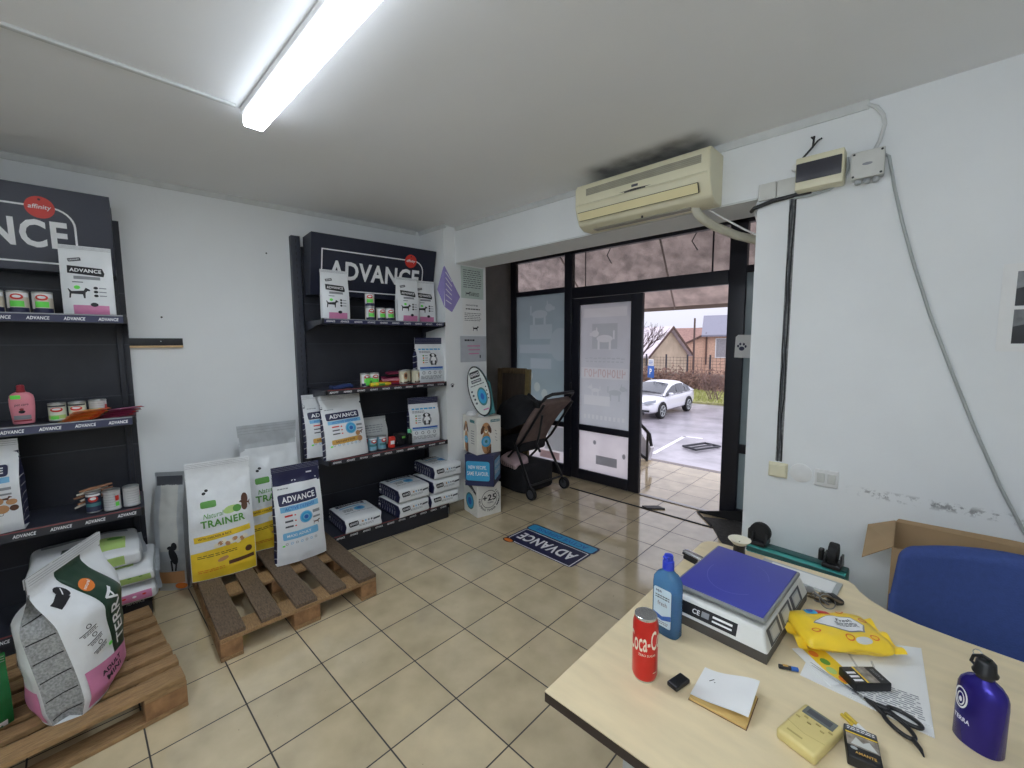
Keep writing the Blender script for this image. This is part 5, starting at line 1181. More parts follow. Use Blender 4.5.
def socket_plate(name, label, x, z, w, h, fn, cat):
    t = thing(name, label, cat, wp(x, z)); m = MB(); m.box((0, -.005, 0), (w, .010, h), ivory if 'cream' in label else white, .004); m.build('cover_plate', t, 30); fn(t); return t
def sk(t): m = MB(); m.box((0, -.018, .0), (.074, .018, .064), ivory, .006); m.build('hinged_lid', t, 30)
socket_plate('wall_socket', 'cream lidded wall socket at the foot of the cable slot', 1.285, .96, .086, .078, sk, 'socket')
def sk3(t):
    for x in (-.021, .021): m = MB(); m.box((x, -.013, .002), (.032, .010, .046), ltgrey_pl, .003); m.build('rocker', t, 30)
socket_plate('light_switch', 'white double rocker switch right of the round cover', 1.485, .958, .095, .084, sk3, 'light switch')
m = MB(); m.lathe([(0, 0), (.048, 0), (.047, .004), (.03, .009), (0, .010)], white, (0, 0, 0), 30, Matrix.Rotation(PI / 2, 3, 'X')); tag(m.build('round_cover_plate', None, 30, wp(1.382, .962)), 'round white cover plate between the socket and the switch', 'cover plate')
# open slot in the plaster with black cables
t = thing('wall_cable_slot', 'vertical slot in the wall packed with black cables down to the socket', 'cable', wp(1.285, 1.65))
z0, z1 = WZ(1.005) - WZ(1.65), WZ(2.30) - WZ(1.65)
m = MB(); m.box((0, -.0008, (z0 + z1) / 2), (.030, .0016, z1 - z0), mat('slot_grey_plaster', (132, 134, 134), .9, var=.3, scale=60)); m.build('plaster_slot', t, 0)
for k in range(3):
    rd = random.Random(k); m = MB(); P = [Vector((-.009 + .008 * k + rd.uniform(-.005, .005), -.006 - .003 * (k % 2), z0 + (z1 - z0) * i / 16)) for i in range(17)]
    m.tube(P, .0030, blk_pl if k != 1 else dgrey, 8); m.build('cable', t)
m = MB(); m.tube([wp(1.10, 2.285, -.02), wp(1.12, 2.29, .012), wp(1.2, 2.306, .015), wp(1.28, 2.312, .015), wp(1.36, 2.315, .015)], .010, blk_pl, 10); tag(m.build('black_cable_bundle'), 'thick black cable running under the blank cover plates', 'cable')
m = MB(); m.tube([wp(1.29, 2.30, .012), wp(1.36, 2.298, .012), wp(1.43, 2.308, .012), wp(1.475, 2.335, .012), wp(1.490, 2.38, .012), wp(1.487, 2.43, .012)], .006, grey_pl, 8); tag(m.build('grey_cable'), 'grey cable curving round the lower corner of the fuse box', 'cable')
m = MB(); m.tube([wp(1.29, 2.435, .02), wp(1.325, 2.475, .03), wp(1.357, 2.51, .03), wp(1.36, 2.555, .03)], .005, blk_pl, 8); m.tube([wp(1.352, 2.505, .03), wp(1.378, 2.528, .04), wp(1.392, 2.534, .04)], .004, blk_pl, 8); m.tube([wp(1.36, 2.54, .03), wp(1.350, 2.552, .04)], .004, blk_pl, 6); tag(m.build('cut_black_cable'), 'cut black cable with split end sticking up behind the fuse box', 'cable')
m = MB(); m.tube([wp(1.543, 2.634, .01), wp(1.575, 2.61, .012), wp(1.598, 2.57, .012), wp(1.605, 2.53, .012), wp(1.593, 2.47, .012), wp(1.577, 2.43, .02)], .008, trim_m, 8); tag(m.build('white_cable'), 'white cable arching from the cornice down to the junction box', 'cable')
m = MB(); m.tube([wp(1.605, 2.41, .02), wp(1.626, 2.394, .012), wp(1.653, 2.252, .008), wp(1.687, 2.101, .008), wp(1.735, 1.917, .008), wp(1.792, 1.72, .008), wp(1.874, 1.474, .008), wp(1.949, 1.258, .008), wp(2.03, 1.043, .008), wp(2.098, .889, .008), wp(2.2, .7, .008)], .006, mat('cable_cover_grey', (168, 172, 170), .5), 10); tag(m.build('grey_conduit'), 'thin grey conduit slanting down the front wall to the right', 'conduit')
# photo poster, cut by the edge of the picture
t = thing('photo_print', 'white poster with two dark photographs on the wall by the conduit', 'poster', wp(2.14, 1.735))
m = MB(); m.box((0, -.003, 0), (.325, .004, .335), paper); m.build('backing_sheet', t, 0)
gph = mat('photo_grey', (120, 122, 124), .5, var=.5, scale=14); gpd = mat('photo_dark', (34, 36, 40), .5, var=.5, scale=20)
for k, z in enumerate((.072, -.072)):
    m = MB(); m.box((.0, -.006, z), (.25, .002, .13), gph); d = Dec(m, lambda a, b, z=z: Vector((a, -.0071, z + b)), .0005, .06); d.poly([(-.125, -.065), (.125, -.065), (.125, .02), (.05, .0), (-.02, -.02), (-.08, .012), (-.125, .0)], gpd, 1); d.rect(.03, .03, .15, .01, gpd, 1, .1); m.build('photograph', t, 0)
# card with paw on the right door post
t = thing('paw_card', 'white rounded card with dark blue paw print on the right door post', 'sign', (.66, 2.636, 1.578), (0, .03, 0))
m = MB(); m.prism([(-.055 + .0, 0, -.10), (.08, 0, -.10), (.08, 0, .10), (-.035, 0, .10), (-.055, 0, .08)], paper, (0, -.004, 0)); m.build('card_sheet', t, 0)
m = MB(); d = Dec(m, lambda a, b: Vector((a, -.0042, b)), .0006, .05); d.ell(.0, -.02, .022, .018, navy, 1, 16); [d.ell(.032 * math.cos(g), -.012 + .034 * math.sin(g), .009, .012, navy, 1, 10) for g in (.35, 1.1, 2.0, 2.75)]; m.build('paw_print', t, 0)
# black rail with wooden edge on the left wall
t = thing('wall_rail', 'short black wall rail with raw wooden underside beside the cut-off unit', 'rail', LW(-1.945, 0, 1.625), LROT)
m = MB(); m.box((0, -.011, .012), (.29, .022, .048), blk_pl, .002); m.box((.03, -.0225, .016), (.006, .002, .006), steel); m.build('rail_face', t)
m = MB(); m.box((0, -.012, -.019), (.29, .024, .014), mat('raw_wood_edge', (206, 176, 132), .7, var=.15, scale=30)); m.build('wooden_edge', t)
for k, (s_, z_) in enumerate(((-1.90, 1.80), (-1.26, 2.30))):
    m = MB(); m.lathe([(0, 0), (.006, 0), (.005, .004), (0, .004)], ink, LW(s_, .001, z_), 10, Matrix.Rotation(LROT, 3, 'Z') @ Matrix.Rotation(PI / 2, 3, 'X')); tag(m.build('wall_plug'), ['black plug in the wall above the black rail', 'black plug in the wall left of the corner unit'][k], 'wall plug')
# ------------------------------------------------------------------ table
ZT = .75
tb_m = mat('table_maple_top', (226, 208, 170), .38, var=.07, scale=5, stretch=(1.2, 5, 5)); tb_e = mat('table_edge_dark', (40, 28, 24), .5)
t = thing('desk', 'pale maple desk with dark edge and a concave back, in the lower right', 'desk', (0, 0, 0))
P = [(1.137, -.685)] + [(1.137, .375)]
P += [(1.137 + .06 - .06 * math.cos(a), .375 + .065 * math.sin(a)) for a in [PI / 2 * i / 6 for i in range(1, 7)]]
P += [(1.60, .445), (1.632, .442), (1.650, .425), (1.668, .385), (1.70, .345), (1.745, .312), (1.81, .29), (1.9, .277), (2.02, .268), (2.6, .262), (2.9, .262), (2.9, -.685)]
m = MB(); m.prism([(x, y, ZT - .003) for x, y in P], tb_m, (0, 0, .003)); m.build('tabletop', t, 0)
m = MB(); m.prism([(x, y, ZT - .028) for x, y in P], tb_e, (0, 0, .0245)); m.build('edge_band', t, 0)
for x, y in ((1.28, -.5), (1.28, .25), (2.75, -.5), (2.75, .1)):
    m = MB(); m.lathe([(.022, 0), (.022, .72)], grey_pl, (x, y, .002), 16); m.lathe([(.05, 0), (.05, .008), (.03, .012)], blk_pl, (x, y, 0), 16); m.build('leg', t)
# cola can
t = thing('cola_can', 'tall red cola can standing at the left of the desk', 'can', (1.296, -.472, ZT), math.radians(32))
redc = mat('can_red', (206, 44, 36), .28, metal=.35, var=.05); alu = mat('can_aluminium', (206, 208, 210), .25, metal=.9)
r, h = .0315, .172
m = MB(); m.lathe([(.020, 0.002), (.024, 0), (.0285, .008), (r, .018), (r, h - .022), (.0275, h - .006), (.0275, h)], redc, mats=[alu, alu, redc, redc, redc, alu], n=40)
F = lambda a, b: Vector((r * math.sin(a / r), -r * math.cos(a / r), b)); d = Dec(m, F, .0004, .006)
crm = mat('can_cream_lettering', (240, 226, 205), .35)
d.text('Coca-Cola', .002, .116, .108, .050, crm, 1, .16, .012, .4); d.text('ZERO SUGAR', .002, .080, .045, .006, crm, 1, .0, .01); d.rect(.024, .012 + .02, .012, .002, crm, 1)
m.build('can_body', t, 40)
m = MB(); m.lathe([(.0275, h), (.0262, h + .0008), (.0252, h - .004), (.0, h - .004)], alu, n=40, cap=False); m.tube([(.010 * math.cos(a), .006 + .012 * math.sin(a), h - .0025) for a in [2 * PI * i / 16 for i in range(16)]], .0016, alu, 6, True); m.lathe([(0, 0), (.004, 0), (.003, .0015), (0, .0015)], alu, (0, -.004, h - .0035), 10); m.prism([(.010 * math.cos(a), -.014 + .007 * math.sin(a), h - .0038) for a in [2 * PI * i / 14 for i in range(14)]], dgrey, (0, 0, .0004)); m.build('lid', t, 40)
# blue mouthwash bottle
def plastic_clear(name, rgb, al):
    m = bpy.data.materials.new(name); m.use_nodes = True; nt = m.node_tree; b = nt.nodes['Principled BSDF']; tr = nd(nt, 'ShaderNodeBsdfTransparent'); tr.inputs[0].default_value = [lin(v) for v in rgb] + [1]
    nz = nd(nt, 'ShaderNodeTexNoise'); nz.inputs['Scale'].default_value = 20; rp = nd(nt, 'ShaderNodeValToRGB'); rp.color_ramp.elements[0].color = [lin(v) * .85 for v in rgb] + [1]; rp.color_ramp.elements[1].color = [lin(v) for v in rgb] + [1]
    nt.links.new(nz.outputs['Fac'], rp.inputs[0]); nt.links.new(rp.outputs[0], b.inputs['Base Color']); b.inputs['Roughness'].default_value = .12
    x = nd(nt, 'ShaderNodeMixShader'); x.inputs[0].default_value = al; nt.links.new(tr.outputs[0], x.inputs[1]); nt.links.new(b.outputs[0], x.inputs[2]); nt.links.new(x.outputs[0], nt.nodes['Material Output'].inputs['Surface']); MATS[name] = m; return m
bl_pl = plastic_clear('clear_blue_plastic', (120, 176, 220), .36); bl_liq = plastic_clear('blue_liquid', (70, 130, 200), .5)
t = thing('mouthwash_bottle', 'clear blue flat bottle with royal blue cap beside the scale', 'bottle', (1.266, -.268, ZT), math.radians(-8))
t.scale = (1.0, 1.0, 1.10)
def oval(mb, prof, mt, ex, ey, n=36, sup=2.8):
    def ring(rx, ry, z): return [(rx * abs(math.cos(2 * PI * i / n)) ** (2 / sup) * (1 if math.cos(2 * PI * i / n) >= 0 else -1), ry * abs(math.sin(2 * PI * i / n)) ** (2 / sup) * (1 if math.sin(2 * PI * i / n) >= 0 else -1), z) for i in range(n)]
    R = [ring(k * ex, k2 * ey, z) for (k, k2, z) in prof]
    for a, b in zip(R[:-1], R[1:]): mb.add(a + b, [(i, (i + 1) % n, n + (i + 1) % n, n + i) for i in range(n)], mt)
    mb.add(R[0], [tuple(range(n))[::-1]], mt); mb.add(R[-1], [tuple(range(n))], mt)
m = MB(); oval(m, [(.9, .85, 0), (1, 1, .006), (1, 1, .06), (.99, .97, .10), (1, 1, .135), (.95, .95, .152), (.72, .8, .166), (.40, .55, .174), (.36, .52, .182)], bl_pl, .043, .026); m.build('bottle_body', t, 50)
m = MB(); oval(m, [(.88, .8, .004), (.94, .92, .01), (.94, .92, .055), (.93, .9, .072)], bl_liq, .043, .026); m.build('mouthwash', t, 50)
F = lambda a, b: Vector((a, -.0262 - .0004, b))
m = MB(); lbm = mat('bottle_label', (206, 226, 236), .4); d = Dec(m, F, .0004, .05); d.rect(0, .08, .056, .105, lbm, 1, 0, .006); d.text('aqua', -.012, .122, .018, .008, navy, 2); d.lines(0, .108, .045, .012, 2, dgrey, 2, 3); d.text('fresh', 0, .09, .03, .012, grey_ink, 2); d.poly([(-.028, .062), (0, .055), (.028, .066), (.028, .052), (0, .044), (-.028, .05)], blue_p, 2); d.lines(0, .037, .04, .01, 2, grey_ink, 2, 8); m.build('front_label', t, 0)
capb = mat('royal_blue_cap', (44, 64, 190), .3)
m = MB(); m.lathe([(.0165, .180), (.0165, .202), (.0135, .204), (.0135, .214), (.012, .219), (0, .221)], capb, n=28); m.box((0, -.013, .216), (.016, .012, .006), capb, .002); m.build('cap', t, 40)
# shop scale
t = thing('shop_scale', 'white price scale with blue weighing pan in the middle of the desk', 'scale', (1.380, .002, ZT), math.radians(-3.5))
scw = mat('scale_white', (222, 222, 216), .4); scp = mat('scale_pan_blue', (62, 68, 158), .42, var=.05, scale=4); scg = mat('scale_trim_grey', (128, 130, 128), .4)
m = MB(); m.prism([(-.132, -.207, .0), (.150, -.207, .0), (.150, .21, .0), (-.132, .21, .0)], mat('scale_dark_base', (74, 70, 66), .5), (0, 0, .028)); m.build('base', t)
m = MB(); w0, w1 = .140, .132
b0 = [(-w0, -.208, .024), (w0 + .012, -.208, .024), (w0 + .012, .218, .024), (-w0, .218, .024)]; b1 = [(-w1, -.183, .078), (w1, -.183, .078), (w1, .20, .078), (-w1, .20, .078)]
m.add(b0 + b1, [(3, 2, 1, 0), (4, 5, 6, 7), (0, 1, 5, 4), (1, 2, 6, 5), (2, 3, 7, 6), (3, 0, 4, 7)], scw)
o = m.build('housing', t, 30); bv = o.modifiers.new('soft_edges', 'BEVEL'); bv.width = .006; bv.segments = 2
m = MB(); fv = Vector((0, .025, .054)).normalized(); d = Dec(m, lambda a, b: Vector((a, -.208, .024)) + fv * b, .0009, .2)
d.rect(-.03, .030, .20, .034, blk_pl, 1); d.rect(-.115, .030, .026, .028, dgrey, 2); d.text('CE', -.045, .030, .022, .014, logo_w, 2, 0, .02); d.rect(-.018, .031, .022, .016, grey_ink, 2); d.rect(.03, .036, .055, .006, logo_w, 2); d.rect(.03, .024, .055, .005, logo_w, 2); m.build('type_plate', t, 0)
m = MB(); rv = Vector((-.020, 0, .054)).normalized(); F = lambda a, b: Vector((.152, a, .024)) + rv * b; d = Dec(m, F, .0009, .2)
for y in (-.12, -.01, .10, ): d.rect(y, .029, .10, .044, dgrey, 1); d.rect(y, .029, .062, .034, grey_pl, 2); d.rect(y, .029, .05, .024, ltgrey_pl, 3)
m.build('price_display', t, 0)
m = MB(); m.box((0, .01, .082), (.236, .33, .012), blk_pl, .003); m.build('pan_support', t)
m = MB(); m.box((0, .008, .093), (.266, .362, .014), scg, .006, seg=2); m.build('pan_rim', t, 40)
m = MB(); m.box((0, .008, .0995), (.250, .346, .006), scp, .0025); d = Dec(m, lambda a, b: Vector((a, .008 + b, .1025)), .0005, .05); sc2 = mat('pan_scuff', (96, 100, 178), .5); d.ring(0, .0, .085, .12, .002, sc2, 1, 40, PI * .95, PI * 1.75); d.ring(0, .0, .085, .12, .0015, sc2, 1, 30, .3, 1.3); m.build('weighing_pan', t, 40)
# paper tray behind the scale, paper sheet there
m = MB(); m.box((.02, 0, .004), (.25, .11, .008), grey_pl, .002); m.box((.03, -.004, .0095), (.20, .085, .002), paper); tag(m.build('paper_tray', None, 30, (1.472, .345, ZT), -.07), 'grey tray with white paper lying behind the scale', 'tray')
t = thing('tape_roll', 'upright white topped roll on a dark core at the back of the desk', 'roll', (1.288, .375, ZT))
m = MB(); m.lathe([(.0, .0), (.024, 0), (.021, .03), (.024, .05)], blk_pl, n=24); m.build('core', t)
m = MB(); m.lathe([(.024, .05), (.040, .066), (.042, .069), (.038, .069), (.012, .058), (0, .058)], mat('roll_cream', (236, 230, 208), .5), n=32); m.lathe([(0, .0585), (.003, .0585), (.002, .060), (0, .060)], blk_pl, n=8); m.build('dish_top', t)
t = thing('stapler', 'small silver and black stapler half hidden behind the scale', 'stapler', (1.178, .195, ZT), math.radians(-18))
m = MB(); m.box((0, 0, .008), (.09, .028, .016), blk_pl, .006); m.build('base', t, 40)
m = MB(); m.box((0, 0, .026), (.10, .03, .022), alu, .010, seg=3); m.box((-.01, -.0155, .024), (.07, .002, .008), blk_pl, .0008); m.build('upper_arm', t, 40)
# bunch of keys
t = thing('key_bunch', 'bunch of keys on rings behind the yellow wipes', 'keys', (1.568, .222, ZT))
dk = mat('key_brass_dark', (120, 106, 84), .35, metal=.8, var=.3); dm = mat('key_steel', (150, 150, 150), .3, metal=.9)
rd = random.Random(3)
for k in range(7):
    m = MB(); L = rd.uniform(.045, .06); m.prism([(.011 * math.cos(a), .011 * math.sin(a), 0) for a in [2 * PI * i / 12 for i in range(12)]], dk if k % 2 else dm, (0, 0, .0025)); m.box((L / 2, 0, .00125), (L, .006, .0022), dk if k % 2 else dm); [m.box((L * (.6 + .1 * i), -.004, .00125), (.004, .005, .002), dk if k % 2 else dm) for i in range(4)]
    o = m.build('key', t, 30); o.location = (rd.uniform(-.025, .025), rd.uniform(-.02, .03), .003 + .005 * k); o.rotation_euler = (rd.uniform(-.3, .3), rd.uniform(-.3, .1), rd.uniform(0, 6.2))
for k in range(3):
    m = MB(); R = (.018, .014, .022)[k]; m.tube([(R * math.cos(a), R * math.sin(a), 0) for a in [2 * PI * i / 20 for i in range(20)]], .0016, dm, 6, True); o = m.build('key_ring', t); o.location = ((-.02, .02, .03)[k], (0, .015, -.02)[k], .02); o.rotation_euler = (.7 * (k - 1), .5, 0)
m = MB(); m.box((0, 0, .012), (.03, .05, .02), blk_pl, .008); o = m.build('fob', t, 40); o.location = (.045, .02, .004); o.rotation_euler = (0, 0, .8)
# wet wipes
t = thing('wet_wipes_pack', 'crumpled yellow pack of wet wipes right of the scale', 'wipes', (1.640, .022, ZT), math.radians(36))
t.scale = (1.06, 1.22, 1.15)
yel = mat('wipes_yellow', (244, 206, 52), .32, bump=.25, bscale=30)
def wd(p):
    u, v = p.x / .105, p.y / .062; q = Vector(p); e = max(0, 1 - u ** 4) * max(0, 1 - v ** 4)
    if p.z > 0: q.z = q.z * (.25 + .75 * e ** .6) + .006 * mnoise.noise(Vector((p.x * 28, p.y * 28, 1))) * e
    else: q.z = q.z * (.3 + .7 * e)
    q.y += .006 * mnoise.noise(Vector((p.x * 22, 0, p.z * 40))) ; q.x += .004 * mnoise.noise(Vector((p.y * 40, 3, 0)))
    q.z += .020 * max(0, u - .2) * 0
    return q
m = MB(); m.box((0, 0, .026), (.21, .124, .05), yel, .018, seg=3, sub=20, defo=wd)
def WPt(a, b):
    p = Vector((a, b, .025)); r_ = .018; q = Vector([max(-(x - r_), min(x - r_, y)) for x, y in zip((.105, .062, .025), p)]); dd_ = p - q
    if dd_.length > 1e-9: q = q + dd_.normalized() * r_
    return wd(q) + Vector((0, 0, .026))
d = Dec(m, WPt, .0008, .008)
d.poly([(-.062, -.006), (-.035, .016), (.01, .030), (.05, .026), (.066, .0), (.05, -.026), (.01, -.030), (-.035, -.02)], grey_ink, 1); d.poly([(-.058, -.005), (-.033, .014), (.01, .027), (.048, .023), (.062, .0), (.047, -.023), (.01, -.027), (-.033, -.018)], logo_w, 2)
d.text('Fresh', .02, .010, .04, .012, ink, 3, .0, .01, .3); d.lines(.02, -.006, .055, .014, 3, dgrey, 3, 5, .5)
d.rect(-.042, .043, .03, .026, skyblue, 2); d.rect(-.012, .043, .03, .026, red_p, 2); d.ell(-.042, .043, .008, .008, blue_p, 3, 12)
for (x, y) in ((.035, .045), (.075, .02), (-.07, -.03), (.0, -.045), (.06, -.04)): d.ring(x, y, .010, .008, .003, orange_p, 2, 14)
d.ell(.03, -.05, .02, .008, ltgrey_pl, 2, 14)
m.build('pack_body', t, 60)
for sg in (-1, 1):
    s_ = MB(); F = lambda a, b: Vector((sg * (.100 + b), a * (1 + b * 2.5), .020 + .006 * math.sin(a * 130 + sg) + b * .2))
    s_.grid(F, [-.055 + .11 * i / 24 for i in range(25)], [0, .008, .016, .026], yel); s_.build('crimped_end', t, 60)
m = MB(); m.tube([(x, y, .004) for x, y in ((.03, -.03), (.12, -.075), (.135, -.06), (.13, -.045), (.07, .0))], .0025, mat('clear_edge_strip', (196, 196, 196), .25), 6); tag(m.build('wire_clip', None, 30, (1.665, .03, ZT), math.radians(-38)), 'bent pale wire clip poking out from under the wipes', 'clip')
# brochures and sheets
m = MB(); m.prism([(1.589, -.195, ZT + .0008), (1.836, -.205, ZT + .0008), (1.818, .149, ZT + .0008), (1.60, .02, ZT + .0008)], paper, (0, 0, .0025)); tag(m.build('paper_stack', None, 0), 'white sheets lying under the wipes and the cigarette pack', 'paper')
m = MB(); F = lambda a, b: Vector((a, b, 0)); m.box((0, 0, .001), (.15, .10, .0016), paper); d = Dec(m, lambda a, b: Vector((a, b, .0018)), .0003, .1); d.lines(0, 0, .13, .085, 11, grey_ink, 1, 4, .45); tag(m.build('printed_leaflet', None, 0, (1.752, -.135, ZT + .0036), math.radians(8)), 'leaflet of small grey print under the black cigarette pack', 'leaflet')
m = MB(); m.box((0, 0, .0012), (.13, .085, .0022), paper); d = Dec(m, lambda a, b: Vector((a, b, .0024)), .0003, .1); d.rect(0, .012, .128, .056, yellow_p, 1); [d.ell(-.04 + .03 * i, .0 + .008 * (i % 2), .013, .011, (orange_p, green_p, ltgreen, orange_p)[i], 2, 12) for i in range(4)]; tag(m.build('brochure', None, 0, (1.632, -.115, ZT + .0036), math.radians(-42)), 'colourful yellow brochure with fruit under the wipes', 'brochure')
# cigarette packs
def cigpack(label, loc, rot, fn, rz=0):
    t = thing('cigarette_pack', label, 'cigarette pack', loc, rot)
    m = MB(); m.box((0, 0, .0115), (.056, .088, .023), blk_pl, .003); fn(Dec(m, lambda a, b: Vector((a, b, .023)), .0004, .05), Dec(m, lambda a, b: Vector((a, -.044, .0115 + b)), .0004, .05)); m.build('carton_body', t, 30)
    return t
phg = mat('pack_photo', (150, 140, 128), .4, var=.5, scale=60)
def cp1(d, e): d.rect(0, -.004, .052, .026, phg, 1); d.rect(0, .012, .052, .005, yellow_p, 1); [d.rect(-.018 + .012 * i, .03, .007, .022, logo_w, 1) for i in range(3)]; d.text('NO ADDITIVES', 0, -.03, .036, .008, grey_ink, 1); e.rect(-.012, 0, .022, .014, ltgrey_pl, 1); e.rect(.016, 0, .02, .014, grey_pl, 1)
t = cigpack('black cigarette pack lying on the printed leaflet', (1.712, -.122, ZT + .0056), math.radians(133), cp1)
def cp2(d, e): d.rect(0, .033, .053, .014, dgrey, 1); d.lines(0, .034, .046, .01, 2, logo_w, 2, 3, .5); d.rect(0, .021, .053, .004, yellow_p, 1); d.rect(0, .002, .053, .032, phg, 1); d.poly([(-.02, -.01), (-.01, .012), (.0, .0), (.012, .01), (.024, -.012)], ltgrey_pl, 2); d.ell(-.016, -.020, .006, .004, grey_pl, 2, 10); d.text('AMANTE', .002, -.03, .034, .007, gold_p, 2)
t = cigpack('open dark cigarette pack at the near edge beside the beige thermostat', (1.724, -.357, ZT), math.radians(10), cp2)
yf = mat('gold_filter', (206, 176, 60), .35)
for k in range(2):
    m = MB(); m.lathe([(0, 0), (.004, 0), (.004, .03), (.004, .055), (0, .055)], yf, n=12, mats=[yf, yf, paper, paper], M=Matrix.Rotation(-PI / 2, 3, 'X'))
    o = m.build('cigarette', None, 40); o.location = (1.688 - .006 * k, -.262 - .009 * k, ZT + .004); o.rotation_euler = (0, 0, math.radians(-128)); tag(o, ['gold tipped cigarette sticking out of the open pack, left one', 'gold tipped cigarette sticking out of the open pack, right one'][k], 'cigarette', 'cigarettes in the open pack')
# thermostat / remote
t = thing('room_thermostat', 'beige thermostat unit with grey display lying on the desk', 'thermostat', (1.638, -.388, ZT), math.radians(-16))
bg_ = mat('beige_plastic', (214, 196, 130), .42)
m = MB(); m.box((0, 0, .013), (.078, .128, .026), bg_, .008, seg=3); m.build('casing', t, 40)
m = MB(); m.box((0, .042, .0262), (.060, .028, .002), mat('lcd_grey', (106, 110, 104), .3), .0008); m.box((0, .042, .0272), (.046, .016, .001), dgrey); m.build('display', t)
for k in range(8):
    x = (-.028 + .011 * (k % 3)) if k < 3 else ((.008 + .011 * (k % 3)) if k < 6 else -.006 + .012 * (k - 6)); m = MB(); m.box((x, .008 + (.012 if k % 2 else 0), .0265), (.008, .004, .002), mat('button_tan', (180, 160, 96), .5), .0008); m.build('button', t)
m = MB(); d = Dec(m, lambda a, b: Vector((a, b, .026)), .0004, .05); d.path([(-.036, -.02), (0, -.028), (.036, -.02)], .0012, mat('button_tan', (180, 160, 96)), 1); d.rect(-.01, -.045, .03, .005, mat('button_tan', (180, 160, 96)), 1); m.build('cover_line', t, 0)
# notebook with lifted cover, black lighter case
t = thing('notebook', 'small open notebook with white cover lifted off its tan pages', 'notebook', (1.468, -.408, ZT), math.radians(2))
ntan = mat('kraft_page', (206, 172, 106), .7)
m = MB(); m.box((0, 0, .003), (.124, .112, .006), ntan, .001); m.box((0, 0, .0005), (.127, .115, .001), brown_p); m.build('page_block', t, 0)
m = MB(); cov = lambda a, b: Vector((a, b, .0075 + .030 * sm((a + .063) / .13) ** 1.2 * (.75 + .25 * (b / .056)) - .012 * sm((a - .03) / .035) * 0))
m.grid(lambda a, b: cov(a, b + .012), [-.063 + .126 * i / 14 for i in range(15)], [-.056 + .112 * i / 4 for i in range(5)], paper); m.grid(lambda a, b: cov(a, b + .012) - Vector((0, 0, .0012)), [-.063 + .126 * i / 14 for i in range(15)], [-.056 + .112 * i / 4 for i in range(5)], paper)
d = Dec(m, lambda a, b: cov(a, b), .0004, .03); d.rect(-.035, .03, .014, .0025, ink, 1, .9); d.ell(-.027, .025, .002, .0015, ink, 1, 8); m.build('cover_sheet', t, 40)
m = MB(); m.box((0, 0, .006), (.030, .055, .012), blk_pl, .004, seg=3); m.box((0, -.024, .0122), (.022, .004, .001), dgrey); tag(m.build('black_lighter_case', None, 40, (1.371, -.438, ZT), math.radians(-14)), 'small flat black case between the can and the notebook', 'case')
m = MB(); m.lathe([(0, 0), (.0055, 0), (.0055, .028), (.0055, .044), (.002, .0445), (.002, .046), (0, .046)], blue_p, mats=[ink, ink, blue_p, blue_p, steel, steel], n=16, M=Matrix.Rotation(PI / 2, 3, 'Y')); m.box((.015, 0, .0053), (.012, .006, .001), gold_p); tag(m.build('battery', None, 40, (1.543, -.203, ZT + .0056), math.radians(26)), 'small blue and black battery lying by the corner of the scale', 'battery')
# scissors
t = thing('scissors', 'open black handled scissors lying on the white sheets', 'scissors', (1.728, -.192, ZT + .008), math.radians(-12))
m = MB(); m.prism([(-.135, .030, 0), (-.01, -.004, 0), (.005, .004, 0), (-.01, .008, 0)], alu, (0, 0, .002)); m.build('blade', t, 0)
m = MB(); m.prism([(-.128, .018, .002), (.0, -.006, .002), (.01, .002, .002), (-.01, .006, .002)], alu, (0, 0, .002)); m.lathe([(0, 0), (.004, 0), (.003, .003), (0, .003)], dm, (-.02, .002, .003), 12); m.build('blade', t, 0)
for (cx, cy, rx, ry, a) in ((.058, .010, .030, .014, -.1), (.056, -.026, .034, .015, -.55)):
    m = MB(); c, s_ = math.cos(a), math.sin(a); m.tube([(cx + c * rx * math.cos(g) - s_ * ry * math.sin(g), cy + s_ * rx * math.cos(g) + c * ry * math.sin(g), .003) for g in [2 * PI * i / 28 for i in range(28)]], .0045, blk_pl, 8, True); m.tube([(-.012, .001, .003), (.01, .0 if cy > 0 else -.005, .003), (.03, cy * .7, .003)], .006, blk_pl, 8, rr=[.004, .006, .0055]); m.build('handle', t, 50)
m = MB(); m.tube([(.085, -.046, .003), (.10, -.062, .003), (.108, -.078, .003)], .004, blk_pl, 8, rr=[.005, .004, .0015]); m.build('handle_spur', t, 50)
# purple flask
t = thing('drinking_bottle', 'shiny violet metal flask with black stopper at the right of the desk', 'bottle', (1.902, -.160, ZT), math.radians(-34))
t.scale = (.80, .84, .85)
vio = mat('violet_metal', (44, 34, 128), .25, metal=.55, var=.06)
m = MB(); oval(m, [(.93, .93, 0), (1, 1, .004), (1, 1, .125), (.98, .98, .145), (.90, .90, .158), (.70, .74, .170), (.42, .55, .178), (.36, .5, .182)], vio, .050, .034, sup=2.2)
Fv = lambda a, b: Vector((a, -.034 * (max(1e-4, 1 - abs(a / .050) ** 2.2)) ** (1 / 2.2), b)); d = Dec(m, Fv, .0006, .006)
d.ring(-.026, .115, .017, .028, .004, logo_w, 1, 26); d.ring(-.026, .112, .010, .018, .003, logo_w, 1, 22); d.ell(-.026, .11, .004, .007, logo_w, 1, 10); d.text('TERRA', -.02, .062, .038, .011, logo_w, 1, 0, .03)
m.build('flask_body', t, 50)
m = MB(); m.lathe([(.017, .181), (.017, .19), (.024, .192), (.025, .196), (.021, .202), (.019, .222), (.014, .228), (0, .229)], blk_pl, n=26); m.tube([(-.02, 0, .20), (-.03, 0, .205), (-.026, 0, .222), (-.008, 0, .234), (.01, 0, .232)], .004, blk_pl, 8); m.build('stopper', t, 50)
